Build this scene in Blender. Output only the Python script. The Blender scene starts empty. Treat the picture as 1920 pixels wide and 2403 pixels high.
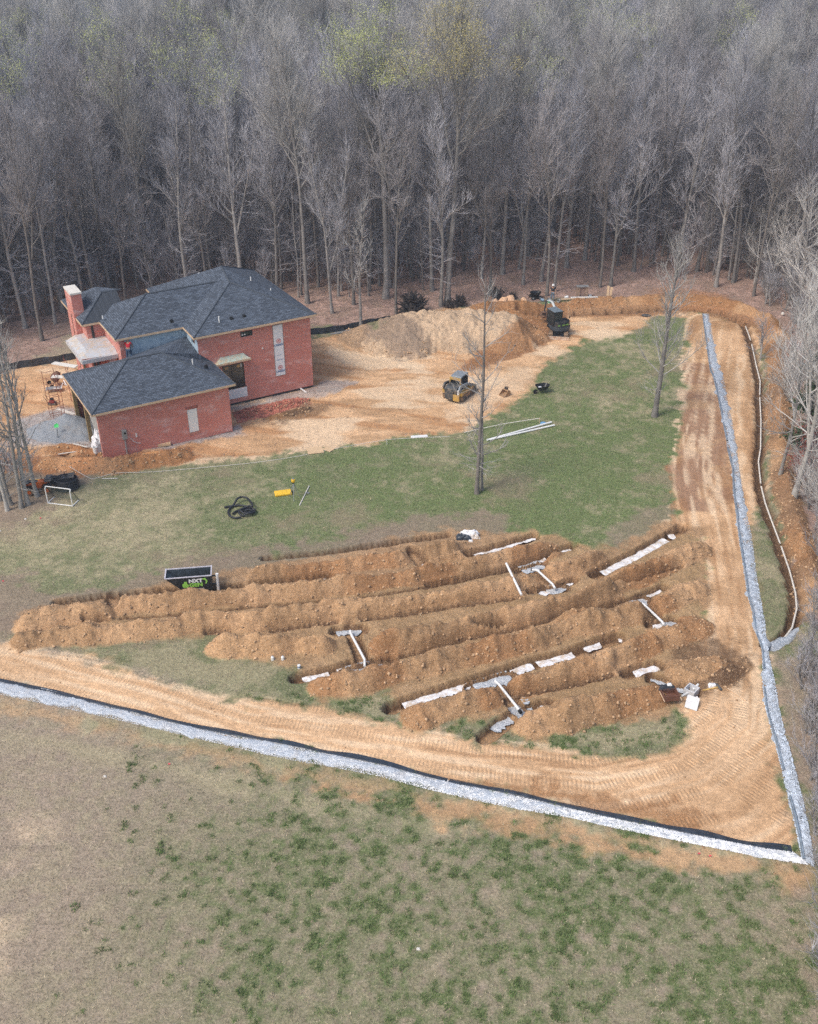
import bpy, math, random
import numpy as np
from mathutils import Vector, Matrix
rnd = random.Random(7)
RS = np.random.RandomState(11)
sc = bpy.context.scene
col = sc.collection
R = math.radians
# ------------------------------------------------------------------ camera model (photo pixels 1920x2403 -> world)
FPX, TH, CH = 2400.0, R(31.25), 36.0
def P(px, py, z=0.0):
    dx = (px-960)/FPX; dy = (py-1201.5)/FPX
    d = np.array([dx, math.cos(TH)-dy*math.sin(TH), -math.sin(TH)-dy*math.cos(TH)])
    return np.array([0, 0, CH]) + d*((z-CH)/d[2])
def PP(pts, z=0.0): return np.array([P(a, b, z)[:2] for a, b in pts])
def D(pts): return [(a*1.1143, b*1.1143) for a, b in pts]      # display px -> photo px

# ------------------------------------------------------------------ noise
_perm = RS.permutation(4096)
def _h(ix, iy): return _perm[(_perm[ix & 4095] + iy) & 4095] / 4096.0
def vnoise(x, y):
    ix = np.floor(x).astype(np.int64); iy = np.floor(y).astype(np.int64)
    fx = x-ix; fy = y-iy; fx = fx*fx*(3-2*fx); fy = fy*fy*(3-2*fy)
    a = _h(ix, iy); b = _h(ix+1, iy); c = _h(ix, iy+1); d = _h(ix+1, iy+1)
    return (a*(1-fx)+b*fx)*(1-fy)+(c*(1-fx)+d*fx)*fy
def fbm(x, y, s, o=4, g=.5):
    r = 0; a = 1; t = 0; c = math.cos(.6); q = math.sin(.6)
    x = x/s+31.7; y = y/s+12.3
    for i in range(o):
        r = r+a*vnoise(x, y); t += a; a *= g
        x, y = 2.03*(x*c-y*q)+17.1, 2.03*(x*q+y*c)+9.4
    return r/t
def sstep(a, b, x):
    t = np.clip((x-a)/(b-a), 0, 1); return t*t*(3-2*t)
def seg_dist(X, Y, pts):
    """distance to polyline, arc length, signed side"""
    best = np.full(X.shape, 1e9); S = np.zeros(X.shape); W = np.zeros(X.shape); acc = 0
    for i in range(len(pts)-1):
        ax, ay = pts[i]; bx, by = pts[i+1]; dx, dy = bx-ax, by-ay; L = math.hypot(dx, dy)
        if L < 1e-6: continue
        t = np.clip(((X-ax)*dx+(Y-ay)*dy)/(L*L), 0, 1)
        d = np.hypot(X-ax-t*dx, Y-ay-t*dy); m = d < best
        best = np.where(m, d, best); S = np.where(m, acc+t*L, S)
        W = np.where(m, np.sign((X-ax)*dy-(Y-ay)*dx), W); acc += L
    return best, S, W
def poly_sd(X, Y, pts):
    """signed distance, negative inside"""
    q = list(map(tuple, pts)); q.append(q[0])
    d, _, _ = seg_dist(X, Y, q)
    ins = np.zeros(X.shape, bool); n = len(pts)
    for i in range(n):
        x0, y0 = q[i]; x1, y1 = q[i+1]
        c = ((y0 > Y) != (y1 > Y)) & (X < (x1-x0)*(Y-y0)/((y1-y0) or 1e-9)+x0)
        ins ^= c
    return np.where(ins, -d, d)

# ------------------------------------------------------------------ object helpers
def setp(o, label=None, cat=None, group=None, kind=None):
    if label: o['label'] = label
    if cat: o['category'] = cat
    if group: o['group'] = group
    if kind: o['kind'] = kind
    return o
def mesh_np(name, verts, faces, mat=None, smooth=False, parent=None, uvs=None):
    me = bpy.data.meshes.new(name)
    verts = np.asarray(verts, np.float32)
    if isinstance(faces, np.ndarray):
        nf, k = faces.shape
        me.vertices.add(len(verts)); me.vertices.foreach_set('co', verts.ravel())
        me.loops.add(nf*k); me.loops.foreach_set('vertex_index', faces.ravel().astype(np.int32))
        me.polygons.add(nf); me.polygons.foreach_set('loop_start', np.arange(0, nf*k, k, dtype=np.int32))
        me.polygons.foreach_set('loop_total', np.full(nf, k, np.int32))
        me.update(calc_edges=True)
    else:
        me.from_pydata([tuple(map(float, v)) for v in verts], [], faces); me.update()
    if smooth: me.polygons.foreach_set('use_smooth', np.ones(len(me.polygons), bool))
    if uvs is not None:
        l = me.uv_layers.new(name='UVMap'); l.data.foreach_set('uv', np.asarray(uvs, np.float32).ravel())
    if mat: me.materials.append(mat)
    o = bpy.data.objects.new(name, me); col.objects.link(o)
    if parent is not None: o.parent = parent
    return o
def empty(name, loc, rz=0, **k):
    o = bpy.data.objects.new(name, None); col.objects.link(o); o.empty_display_size = .3
    o.location = [float(c) for c in loc]; o.rotation_euler = (0, 0, rz); setp(o, **k); return o
def copy_tree(o, parent=None):
    c = o.copy(); col.objects.link(c)
    if parent is not None: c.parent = parent
    for ch in list(o.children): copy_tree(ch, c)
    return c
class MB:
    """collects primitives into one mesh"""
    def __init__(s): s.v = []; s.f = []; s.uv = []
    def add(s, vs, fs, uv=None):
        b = len(s.v); s.v += [tuple(map(float, v)) for v in vs]
        for i, f in enumerate(fs):
            s.f.append([b+j for j in f])
            if uv is not None: s.uv += list(uv[i])
            else: s.uv += [(0, 0)]*len(f)
        return s
    def box(s, c, d, rz=0, M=None, taper=1.0):
        hx, hy, hz = d[0]/2, d[1]/2, d[2]/2; vs = []
        for z in (-hz, hz):
            k = taper if z > 0 else 1
            for x, y in ((-hx, -hy), (hx, -hy), (hx, hy), (-hx, hy)): vs.append(Vector((x*k, y*k, z)))
        m = Matrix.Translation(Vector([float(q) for q in c])) @ Matrix.Rotation(rz, 4, 'Z')
        if M is not None: m = M @ m
        return s.add([m @ v for v in vs], [(3, 2, 1, 0), (4, 5, 6, 7), (0, 1, 5, 4), (1, 2, 6, 5), (2, 3, 7, 6), (3, 0, 4, 7)])
    def b2(s, a, b):     # box from min corner to max corner
        a = [float(q) for q in a]; b = [float(q) for q in b]
        return s.box([(p+q)/2 for p, q in zip(a, b)], [abs(q-p) for p, q in zip(a, b)])
    def tube(s, pts, r, n=8, cap=True):
        pts = [Vector([float(c) for c in p]) for p in pts]; m = len(pts)
        rr = r if hasattr(r, '__len__') else [r]*m; vs = []; fs = []
        t0 = (pts[1]-pts[0]).normalized(); up = Vector((0, 0, 1)) if abs(t0.z) < .9 else Vector((1, 0, 0))
        a = t0.cross(up).normalized()
        for i in range(m):
            t = (pts[min(i+1, m-1)]-pts[max(i-1, 0)]).normalized()
            a = (a - t*a.dot(t)).normalized(); b = t.cross(a)
            for k in range(n):
                w = 2*math.pi*k/n; vs.append(pts[i]+(a*math.cos(w)+b*math.sin(w))*rr[i])
        for i in range(m-1):
            for k in range(n):
                k2 = (k+1) % n; fs.append((i*n+k, i*n+k2, (i+1)*n+k2, (i+1)*n+k))
        if cap: fs.append(tuple(range(n))[::-1]); fs.append(tuple((m-1)*n+k for k in range(n)))
        return s.add(vs, fs)
    def prism(s, prof, y0, y1, M=None):    # profile in xz, extruded in y
        n = len(prof); vs = [Vector((x, y0, z)) for x, z in prof]+[Vector((x, y1, z)) for x, z in prof]
        if M is not None: vs = [M @ v for v in vs]
        fs = [tuple(range(n)), tuple(range(2*n-1, n-1, -1))]+[((i+1) % n, i, n+i, n+(i+1) % n) for i in range(n)]
        return s.add(vs, fs)
    def sphere(s, c, r, n=8, m=6, sq=(1, 1, 1)):
        vs = [(c[0], c[1], c[2]-r*sq[2])]
        for i in range(1, m):
            a = math.pi*i/m
            for k in range(n):
                w = 2*math.pi*k/n; vs.append((c[0]+r*sq[0]*math.sin(a)*math.cos(w), c[1]+r*sq[1]*math.sin(a)*math.sin(w), c[2]-r*sq[2]*math.cos(a)))
        vs.append((c[0], c[1], c[2]+r*sq[2])); fs = []
        for k in range(n):
            k2 = (k+1) % n; fs.append((0, 1+k2, 1+k)); fs.append((len(vs)-1, 1+(m-2)*n+k, 1+(m-2)*n+k2))
            for i in range(m-2): fs.append((1+i*n+k, 1+i*n+k2, 1+(i+1)*n+k2, 1+(i+1)*n+k))
        return s.add(vs, fs)
    def quad(s, vs, uv=None): return s.add(vs, [tuple(range(len(vs)))], [uv] if uv else None)
    def build(s, name, mat, parent=None, smooth=False, bevel=0, **k):
        o = mesh_np(name, s.v, s.f, mat, smooth, parent, s.uv)
        if bevel:
            m = o.modifiers.new('b', 'BEVEL'); m.width = bevel; m.segments = 2; m.limit_method = 'ANGLE'
        setp(o, **k); return o

# ------------------------------------------------------------------ materials
MATS = {}
class NT:
    def __init__(s, name):
        s.m = bpy.data.materials.new(name); s.m.use_nodes = True; s.t = s.m.node_tree; s.t.nodes.clear()
        s.out = s.n('ShaderNodeOutputMaterial'); s.b = s.n('ShaderNodeBsdfPrincipled'); s.l(s.b.outputs[0], s.out.inputs[0])
        MATS[name] = s.m
    def n(s, t, **k):
        q = s.t.nodes.new(t)
        for a, b in k.items(): setattr(q, a, b)
        return q
    def l(s, a, b): s.t.links.new(a, b)
    def noise(s, vec, scale, detail=3, rough=.6):
        q = s.n('ShaderNodeTexNoise'); q.inputs['Scale'].default_value = scale; q.inputs['Detail'].default_value = detail
        q.inputs['Roughness'].default_value = rough
        if vec is not None: s.l(vec, q.inputs['Vector'])
        return q.outputs['Fac']
    def math(s, op, a, b=None, c=None):
        q = s.n('ShaderNodeMath', operation=op)
        for i, v in enumerate((a, b, c)):
            if v is None: continue
            if isinstance(v, (int, float)): q.inputs[i].default_value = v
            else: s.l(v, q.inputs[i])
        return q.outputs[0]
    def mr(s, v, a, b, c, d):
        q = s.n('ShaderNodeMapRange'); s.l(v, q.inputs[0])
        for i, x in enumerate((a, b, c, d)): q.inputs[i+1].default_value = x
        return q.outputs[0]
    def mix(s, f, a, b, bt='MIX'):
        q = s.n('ShaderNodeMix', data_type='RGBA', blend_type=bt)
        for i, v in ((0, f), (6, a), (7, b)):
            if isinstance(v, (int, float)): q.inputs[i].default_value = v
            elif isinstance(v, (tuple, list)): q.inputs[i].default_value = (*v[:3], 1)
            else: s.l(v, q.inputs[i])
        return q.outputs[2]
    def coords(s, w='Object'): return s.n('ShaderNodeTexCoord').outputs[w]
    def bump(s, h, dist=.02, st=1.0):
        q = s.n('ShaderNodeBump'); q.inputs['Strength'].default_value = st; q.inputs['Distance'].default_value = dist
        s.l(h, q.inputs['Height']); s.l(q.outputs[0], s.b.inputs['Normal'])
    def rough(s, v): s.b.inputs['Roughness'].default_value = v
def plain(name, c, rough=.6, metal=0, var=.25, scale=6, bump=0, dirt=None, dirtamt=.0):
    t = NT(name); co = t.coords(); n = t.noise(co, scale, 4)
    lo = tuple(x*(1-var) for x in c); hi = tuple(min(1, x*(1+var)) for x in c)
    c0 = t.mix(t.mr(n, .3, .7, 0, 1), lo, hi)
    if dirt:
        n2 = t.noise(co, scale*.4+1.3, 5, .7); c0 = t.mix(t.mr(n2, .5-dirtamt*.3, .62, 0, 1), c0, dirt)
    t.l(c0, t.b.inputs['Base Color']); t.rough(rough); t.b.inputs['Metallic'].default_value = metal
    if bump: t.bump(n, bump)
    return t.m
# ------------------------------------------------------------------ ground
def spread(a, b, d): return list(np.arange(a, b-1e-6, d))
def grow(a, b, d, g):
    r = []; x = a
    while x < b: r.append(x); x += d; d *= g
    r.append(b); return r
xs = spread(-24, 22, .1)
lx = grow(24, 60, .25, 1.0)+grow(60.3, 700, .6, 1.13); rx = grow(22, 60, .25, 1.0)+grow(60.3, 700, .6, 1.13)
xs = np.array([-q for q in lx[::-1]]+xs[1:]+rx)
ys = np.array(spread(-40, 18, 2)+spread(18, 34, .13)+spread(34, 58, .085)+spread(58, 104, .16)+spread(104, 125, .5)+grow(125, 1300, 1.2, 1.06))
ys = np.unique(np.round(ys, 4)); xs = np.unique(np.round(xs, 4))
X, Y = np.meshgrid(xs, ys)
def base_z(x, y):
    x = np.asarray(x, float); y = np.asarray(y, float)
    d = np.hypot(x+25, y-69)
    z = .5*np.exp(-(d/6.5)**2)
    z = z + sstep(135, 210, y)*(-6*sstep(-20, 30, -x-20+.0*y)) + sstep(230, 420, y)*14 + sstep(125, 200, y)*3.0*(fbm(x, y, 60, 2)-.5)
    return z
Z = base_z(X, Y)
def G(px, py, up=0.0):
    z = 0.0
    for _ in range(8):
        p = P(px, py, z+up); z = float(base_z(p[0], p[1]))
    return np.array([p[0], p[1], z])
C = lambda *c: np.array(c, float)
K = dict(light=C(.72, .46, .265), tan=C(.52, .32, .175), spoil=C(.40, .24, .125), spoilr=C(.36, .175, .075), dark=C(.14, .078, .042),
         red=C(.34, .135, .05), grass=C(.165, .185, .09), straw=C(.38, .33, .205), brown=C(.35, .275, .21), leaf=C(.32, .215, .18),
         pale=C(.78, .59, .40), grey=C(.37, .38, .40), green2=C(.105, .16, .05), pink=C(.32, .22, .17), mud=C(.27, .20, .155))
n1 = fbm(X, Y, 6.0, 4); n2 = fbm(X+50, Y, 1.6, 4); n3 = fbm(X, Y+90, .45, 3); n4 = fbm(X-70, Y+20, 14, 3)
U_ = 960+FPX*X/np.maximum(.1, (Y*math.cos(TH)+CH*math.sin(TH)))          # where each point shows in the photo (for zone layout)
def lerp(a, b, t): return a*(1-t)[..., None]+b*t[..., None]
def cst(k): return np.broadcast_to(K[k], X.shape+(3,)).copy()
# --- field below the drain: dry brown sward with green tufts
n5 = fbm(X+11, Y-7, .75, 3); n6 = fbm(X-3, Y+5, .30, 2)
tuft = sstep(.53, .68, n6*.60+n5*.26+n2*.14+.10*(n1-.5)+.04*sstep(-12, 6, X)-.06*sstep(-6, -16, X))
COL = lerp(cst('brown'), cst('straw'), sstep(.3, .8, n3)*.45)
COL = lerp(COL, cst('pale'), .55*sstep(.5, .75, n2)*sstep(-14.5, -17.5, X+3*(n1-.5))*sstep(33.5, 31, Y))
COL = lerp(COL, cst('grass'), (.72+.26*sstep(.33, .6, n1))*sstep(.14, .62, n2*.22+n5*.3+n6*.48)*sstep(-17, -5, X+3*(n1-.5)))
COL = lerp(COL, cst('green2'), .55*tuft*sstep(-17, -5, X+3*(n1-.5)))
GR = np.full(X.shape, .8)      # grassiness
RG = np.full(X.shape, .2)      # clod roughness
TRK = np.zeros(X.shape)        # cleat marks
TS = np.zeros(X.shape); TD = np.zeros(X.shape)
def zone(pts, colr, soft=.5, jit=.8, amt=1.0, gr=None, rg=None, px=True, nscale=None, z=0):
    global COL, GR, RG
    w = PP(pts, z) if px else np.array(pts)
    m = (X > w[:, 0].min()-3) & (X < w[:, 0].max()+3) & (Y > w[:, 1].min()-3) & (Y < w[:, 1].max()+3)
    if not m.any(): return np.zeros(X.shape)
    r = np.where(m.any(1))[0]; c = np.where(m.any(0))[0]; sl = (slice(r[0], r[-1]+1), slice(c[0], c[-1]+1))
    d = poly_sd(X[sl], Y[sl], w)+jit*2*((n2[sl]-.5)*1.2+(n3[sl]-.5)*.9+(n5[sl]-.5)*.6)
    t = (1-sstep(-soft, soft, d))*amt
    if isinstance(colr, str): colr = K[colr]
    COL[sl] = lerp(COL[sl], colr if getattr(colr, 'ndim', 1) == 1 else colr[sl], t)
    if gr is not None: GR[sl] = GR[sl]*(1-t)+gr*t
    if rg is not None: RG[sl] = RG[sl]*(1-t)+rg*t
    T = np.zeros(X.shape); T[sl] = t; return T
# lawn inside the drain
lawn = lerp(cst('straw')*1.0, cst('grass')*1.0, sstep(.30, .66, n1*.30+n2*.22+n5*.26+n6*.22+.22*sstep(-27, -5, X)-.07*sstep(8, 20, X)-.07))
lawn = lawn*1.06; lawn = lerp(lawn, cst('green2')*1.25, .60*sstep(.44, .66, n2*.25+n4*.3+n5*.25+n6*.2+.03*sstep(-16, -4, X))*sstep(-18, -6, X+3*(n1-.5)))
lawn = lerp(lawn, cst('pink'), .5*sstep(.52, .72, fbm(X+9, Y-30, 5, 4)*.7+n5*.3))
zone(D([(-400, 1345), (0, 1345), (640, 1480), (1440, 1600), (1560, 1100), (1480, 640), (1440, 600), (1300, 640), (900, 700), (0, 960), (-400, 1000)]), lawn, .3, .3, gr=.8, rg=.1)
# forest floor
leafc = lerp(cst('leaf'), cst('leaf')*1.45, sstep(.4, .7, n3)); leafc = lerp(leafc, cst('mud'), .5*sstep(.5, .7, n2))
FORE = D([(-2600, 900), (0, 790), (60, 760), (150, 700), (640, 690), (760, 690), (860, 668), (900, 655), (1050, 640), (1200, 630), (1420, 640), (1500, 655), (1600, 690), (1640, 790), (1650, 960),
          (1690, 1100), (1720, 1300), (1700, 1480), (1690, 1600), (1760, 1850), (1860, 2156), (4200, 2156), (5500, 500), (2500, 60), (-1500, 60)])
zone(FORE, leafc, .8, .9, gr=.15, rg=.7)
COL = np.where((Y > 118)[..., None], leafc, COL); GR = np.where(Y > 118, .1, GR)
# pinkish worn ground near the trenches' north edge and by the left copse
zone([(-200, 1330), (60, 1345), (130, 1400), (390, 1330), (560, 1290), (740, 1270), (900, 1235), (1080, 1200), (1180, 1215), (1230, 1270), (900, 1350), (300, 1420), (60, 1500), (-200, 1500)], 'mud', .5, .9, .75, gr=.5)
zone([(-300, 1060), (60, 1080), (240, 1120), (110, 1190), (60, 1230), (-300, 1300)], 'mud', .5, .9, .8, gr=.4)
zone([(1430, 1240), (1520, 1190), (1600, 1180), (1600, 1240), (1450, 1300)], 'mud', .4, .6, .6, gr=.5)
# clay yard
yard = lerp(cst('tan')*1.12, cst('light'), sstep(.35, .6, n1*.5+n2*.5)); yard = lerp(yard, cst('spoil'), .6*sstep(.52, .7, fbm(X*.6, Y*1.6, 2.2, 4)))
ys_ = fbm((X*.96+Y*.26)/9, (Y*.96-X*.26)/.75, 1, 4); yard = yard*(.84+.34*ys_)[..., None]; yard = lerp(yard, cst('spoilr')*1.25, .65*sstep(.52, .70, fbm((X*.9-Y*.3)/7+3, (Y*.95+X*.3)/.9, 1, 4)))
yard = lerp(yard, cst('pale'), .75*sstep(.55, .68, fbm(X*.5+4, Y*1.5-8, 3, 3)))
zone(D([(-300, 1010), (0, 1005), (90, 1000), (240, 1000), (350, 985), (480, 965), (640, 950), (790, 935), (870, 915), (980, 905), (1050, 870), (1110, 835), (1140, 790), (1150, 765), (1185, 740), (1250, 712), (1340, 695),
        (1380, 665), (1450, 668), (1450, 640), (1200, 640), (1130, 648), (1050, 640), (900, 655), (800, 690), (660, 712), (560, 720), (200, 740), (0, 790), (-300, 860)]), yard, .35, .6, gr=.0, rg=.5)
zone([(770, 810), (860, 830), (960, 845), (1010, 852), (1000, 868), (880, 866), (780, 845)], 'pale', .5, .6, .8)
zone([(1050, 900), (1180, 870), (1260, 860), (1255, 900), (1150, 960), (1060, 980), (1060, 940)], 'pale', .6, .9, .55)
zone([(1330, 782), (1400, 770), (1480, 780), (1440, 795), (1360, 795)], 'pale', .5, .6, .9)
# red, freshly dug clay
zone([(1090, 860), (1160, 800), (1215, 755), (1270, 715), (1330, 710), (1320, 760), (1290, 800), (1230, 830), (1150, 850), (1060, 880)], 'red', .5, .5, .9, gr=0, rg=1)
zone([(1270, 715), (1400, 702), (1600, 700), (1700, 712), (1790, 750), (1830, 810), (1790, 830), (1740, 770), (1640, 735), (1300, 745)], 'spoilr', .4, .5, .85, gr=0, rg=1)
zone([(1500, 690), (1560, 672), (1700, 690), (1760, 720), (1600, 730)], C(.42, .20, .09), .6, .8, .7, gr=0, rg=.7)
zone([(-200, 1060), (60, 1075), (230, 1092), (330, 1065), (450, 1050), (470, 1075), (360, 1105), (220, 1122), (-200, 1110)], 'red', .4, .5, .85, gr=0, rg=1)
# grey stone dust beside the garage
zone([(30, 1000), (140, 955), (220, 975), (255, 1075), (170, 1060), (40, 1055)], 'grey', .5, .5, .8, gr=0, rg=.6)
zone([(250, 1075), (300, 1050), (560, 1000), (575, 1020), (420, 1050), (300, 1072)], 'grey', .3, .4, .75, gr=0, rg=.5)
zone([(545, 960), (640, 930), (740, 905), (790, 890), (830, 900), (760, 930), (600, 960)], 'grey', .3, .6, .6, gr=0)
zone([(550, 970), (600, 955), (700, 935), (730, 945), (640, 975), (560, 990)], C(.42, .2, .13), .3, .5, .8, gr=0, rg=1)
zone([(600, 975), (720, 955), (800, 935), (780, 960), (660, 995)], 'dark', .4, .6, .6, gr=0)
# roads of packed clay with cleat marks
ROAD1 = [(-60, 1555), (300, 1640), (560, 1720), (800, 1755), (1100, 1800), (1400, 1830), (1600, 1790), (1700, 1680), (1720, 1500), (1690, 1300), (1650, 1100), (1660, 950), (1690, 760)]
def road(line_px, polys, colr, k):
    global TRK, TS, TD, COL
    w = PP(line_px); T = np.zeros(X.shape)
    for p, c, amt, gr in polys: T = np.maximum(T, zone(p, c, .35, .55, amt, gr=gr, rg=.35))
    m = T > .02; d, s, sg = seg_dist(X[m], Y[m], w); d = d*sg
    TS[m] = s; TD[m] = d; TRK[m] = T[m]*k
    st = vnoise(s*.09+5, d*2.3+40)*.55+vnoise(s*.5, d*5+90)*.45
    cc = COL[m]; cc = cc*(.80+.40*st)[:, None]
    cc = cc+(K['pale']*1.06-cc)*(.55*sstep(.50, .72, st))[:, None]
    cc = cc+(K['spoilr']-cc)*(.40*sstep(.42, .25, st))[:, None]
    COL[m] = cc
roadc = lerp(cst('light'), cst('tan'), sstep(.4, .7, n1)*.6)
roadr = lerp(cst('tan')*1.05, cst('light')*.95, sstep(.4, .65, n2)); roadr = lerp(roadr, cst('spoil'), .55*sstep(.5, .65, n1))
mudr = lerp(C(.33, .19, .125)+0*cst('tan'), cst('tan'), sstep(.45, .7, n2)*.7)
BT = D([(-300, 1300), (0, 1358), (100, 1375), (230, 1392), (430, 1462), (560, 1470), (640, 1490), (760, 1505), (850, 1530), (1000, 1555), (1180, 1575), (1280, 1600), (1400, 1590), (1445, 1560), (1440, 1490), (1500, 1450), (1640, 1500), (1645, 1650), (1690, 1800),
       (1500, 1765), (1400, 1745), (1300, 1725), (1150, 1690), (1000, 1655), (800, 1610), (600, 1570), (400, 1532), (200, 1482), (0, 1437), (-300, 1370)])
RT = D([(1450, 655), (1595, 690), (1600, 800), (1604, 960), (1600, 1050), (1585, 1130), (1590, 1280), (1612, 1370), (1640, 1500), (1500, 1560), (1420, 1480), (1480, 1300), (1480, 1130), (1400, 1115), (1425, 1060), (1412, 985), (1428, 930), (1442, 860)])
road(ROAD1, [(RT, roadr, 1, 0)], None, .8)
road(ROAD1, [(D([(1442, 760), (1500, 770), (1530, 900), (1545, 1000), (1545, 1080), (1440, 1080), (1412, 985), (1435, 880)]), mudr, .8, .1)], None, .8)
road([(-60, 1555), (300, 1640), (560, 1720), (800, 1755), (1100, 1800), (1400, 1830), (1600, 1790), (1720, 1690), (1740, 1500)], [(BT, roadc, 1, 0)], None, 1.0)
zone(D([(1500, 1500), (1600, 1540), (1640, 1700), (1500, 1740), (1380, 1700), (1440, 1560)]), roadr, 1.2, .8, .6)
zone(D([(1000, 1640), (1200, 1665), (1400, 1690), (1500, 1720), (1480, 1760), (1300, 1722), (1150, 1688), (1000, 1655)]), 'spoilr', .4, .9, .7, rg=.9)
zone(D([(1190, 1545), (1300, 1525), (1420, 1505), (1430, 1545), (1400, 1580), (1280, 1588), (1200, 1560)]), lerp(cst('grass'), cst('straw'), sstep(.4, .6, n2)*.8), .3, .6, .95, gr=.9, rg=.1)
# straw strip and wheel lines below the drain
zone(D([(-200, 1430), (0, 1465), (200, 1507), (400, 1554), (640, 1607), (800, 1637), (1000, 1687), (1200, 1725), (1400, 1768), (1600, 1808), (1700, 1822), (1690, 1860), (1500, 1815), (1350, 1790), (1100, 1740), (900, 1700), (600, 1640), (300, 1570), (0, 1510), (-200, 1480)]),
     lerp(cst('straw')*1.15, cst('tan'), sstep(.4, .6, n2)*.8), .5, .7, .8, gr=.4, rg=.3)
zone(D([(0, 1530), (300, 1590), (600, 1660), (900, 1722), (1000, 1748), (900, 1760), (600, 1690), (300, 1620), (0, 1560)]), cst('straw')*1.1, .5, .7, .6, gr=.5)
zone(D([(600, 1640), (1000, 1700), (1300, 1775), (1640, 1822), (1560, 1835), (1300, 1810), (1000, 1745), (800, 1700)]), lerp(cst('tan')*1.1, cst('spoil'), sstep(.4, .6, n2)*.6), .4, .7, .85, gr=.1, rg=.5)
zone(D([(1630, 1830), (1723, 1825), (1723, 1865), (1660, 1870)]), 'tan', .4, .5, .9, gr=0, rg=.6)
zone(D([(200, 1500), (500, 1568), (900, 1660), (900, 1680), (500, 1600), (200, 1530)]), 'grass', .4, .6, .35)
# strip right of the gravel drain
zone([(1760, 1250), (1835, 1290), (1860, 1400), (1850, 1470), (1800, 1500), (1780, 1440)], lerp(cst('grass'), cst('straw'), sstep(.4, .6, n2)), .4, .6, .7, gr=.8)
zone([(1815, 1560), (1960, 1480), (2050, 2400), (1920, 2400), (1900, 2060), (1840, 1700)], lerp(cst('brown')*.9, cst('grass'), sstep(.5, .62, n2)*.7), .6, .9, .8, gr=.7)
zone([(1800, 840), (1850, 1000), (1870, 1200), (1890, 1380), (1960, 1400), (1960, 840)], lerp(cst('leaf')*1.1, cst('mud'), sstep(.4, .6, n2)), .6, .9, .8, gr=.4)

# ---- spoil area: bare soil, heaps, trenches
zone([(30, 1500), (60, 1430), (230, 1400), (600, 1330), (900, 1270), (1060, 1235), (1160, 1250), (1260, 1240), (1330, 1265), (1450, 1290), (1560, 1225), (1640, 1240), (1665, 1350), (1650, 1500), (1640, 1620), (1560, 1700), (1420, 1700), (1230, 1735), (1160, 1700), (1000, 1690),
      (930, 1650), (900, 1640), (760, 1640), (700, 1580), (640, 1560), (520, 1540), (490, 1500), (300, 1510), (100, 1520)], lerp(cst('spoil'), cst('tan'), sstep(.45, .65, n2)*.7), .3, .5, .85, gr=0, rg=1)
zone([(1560, 1480), (1700, 1500), (1740, 1600), (1640, 1640), (1560, 1600)], 'dark', .6, 1.0, .75, gr=0, rg=1)
for pg in ([(380, 1500), (500, 1500), (560, 1545), (700, 1575), (720, 1640), (560, 1640), (400, 1600), (250, 1560)], [(830, 1640), (920, 1625), (960, 1690), (880, 1690), (790, 1660)], [(1120, 1705), (1180, 1680), (1190, 1730), (1120, 1740)]):
    zone(pg, lerp(cst('grass'), cst('straw'), sstep(.4, .6, n2)*.8), .3, .7, .85, gr=.8, rg=.1)
HEAP = np.zeros(X.shape); HC = np.zeros(X.shape+(3,)); HT = np.zeros(X.shape)
def heap(pts, w, h, seed=0, colr='spoil', px=True, lump=1.0, tex=2.0, z=0):
    global HEAP
    q = PP(pts, z) if px else np.array(pts)
    if w < 2 and seed < 20: q = q-np.array([0, .14])
    sl = (slice(max(0, np.searchsorted(ys, q[:, 1].min()-w*1.6)), np.searchsorted(ys, q[:, 1].max()+w*1.6)), slice(np.searchsorted(xs, q[:, 0].min()-w*1.6), np.searchsorted(xs, q[:, 0].max()+w*1.6)))
    x, y = X[sl], Y[sl]; d, s, sg = seg_dist(x, y, q)
    ln = vnoise(s/tex+seed*7.3, 0*s+seed)                       # dumps along the row
    gv = vnoise(s/.55+seed*3.7, sg*3.0+seed); big = w > 2
    if not big: w, h = w*.93, h*1.0
    ww = w*(.92+.3*lump*(ln-.5)+.40*(n2[sl]-.5)+(.0 if big else .16)*(gv-.5)); t = np.clip(1-d/ww, 0, 1)
    prof = np.minimum(1, t*1.12+.0)**.88
    hh = h*1.0*prof*(.84+.40*lump*(ln-.4)+.34*(n2[sl]-.5)+.34*(n3[sl]-.5)+.30*(n5[sl]-.5)+.18*(gv-.5))
    if big: hh = h*prof**.8*(.86+.25*(ln-.4)*lump+.22*(n2[sl]-.5)+.12*(n3[sl]-.5))
    if big: hh = hh*(.92+.22*(fbm(x, y, .9, 4)-.5))+.2*(fbm(x+5, y, 1.7, 3)-.5)*sstep(0, .5, hh)
    hh = np.where(t > 0, np.maximum(hh, 0), 0)
    k = K[colr] if isinstance(colr, str) else colr
    tt = sstep(0.0, .10, hh)*(hh >= HEAP[sl]-.02)
    cn = vnoise(s/1.7+seed*3.1, sg*d*.8+seed)*.5+n6[sl]*.25+n3[sl]*.25
    kc = k[None, None]*(.62+.78*cn)[..., None]
    kc = kc+(K['tan']*1.1-kc)*(sstep(.5, .8, vnoise(s/2.6+seed, d*0+3.3))*.8)[..., None]
    kc = kc+(K['spoilr']-kc)*(sstep(.48, .74, vnoise(s/1.9-seed*2, d*0+8.3))*.75)[..., None]
    if big: kc = k[None, None]*(.74+.5*cn)[..., None]
    COL[sl] = lerp(COL[sl], kc, tt); GR[sl] = GR[sl]*(1-tt); RG[sl] = RG[sl]*(1-tt)+tt
    HEAP[sl] = np.maximum(HEAP[sl], hh)
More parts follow.
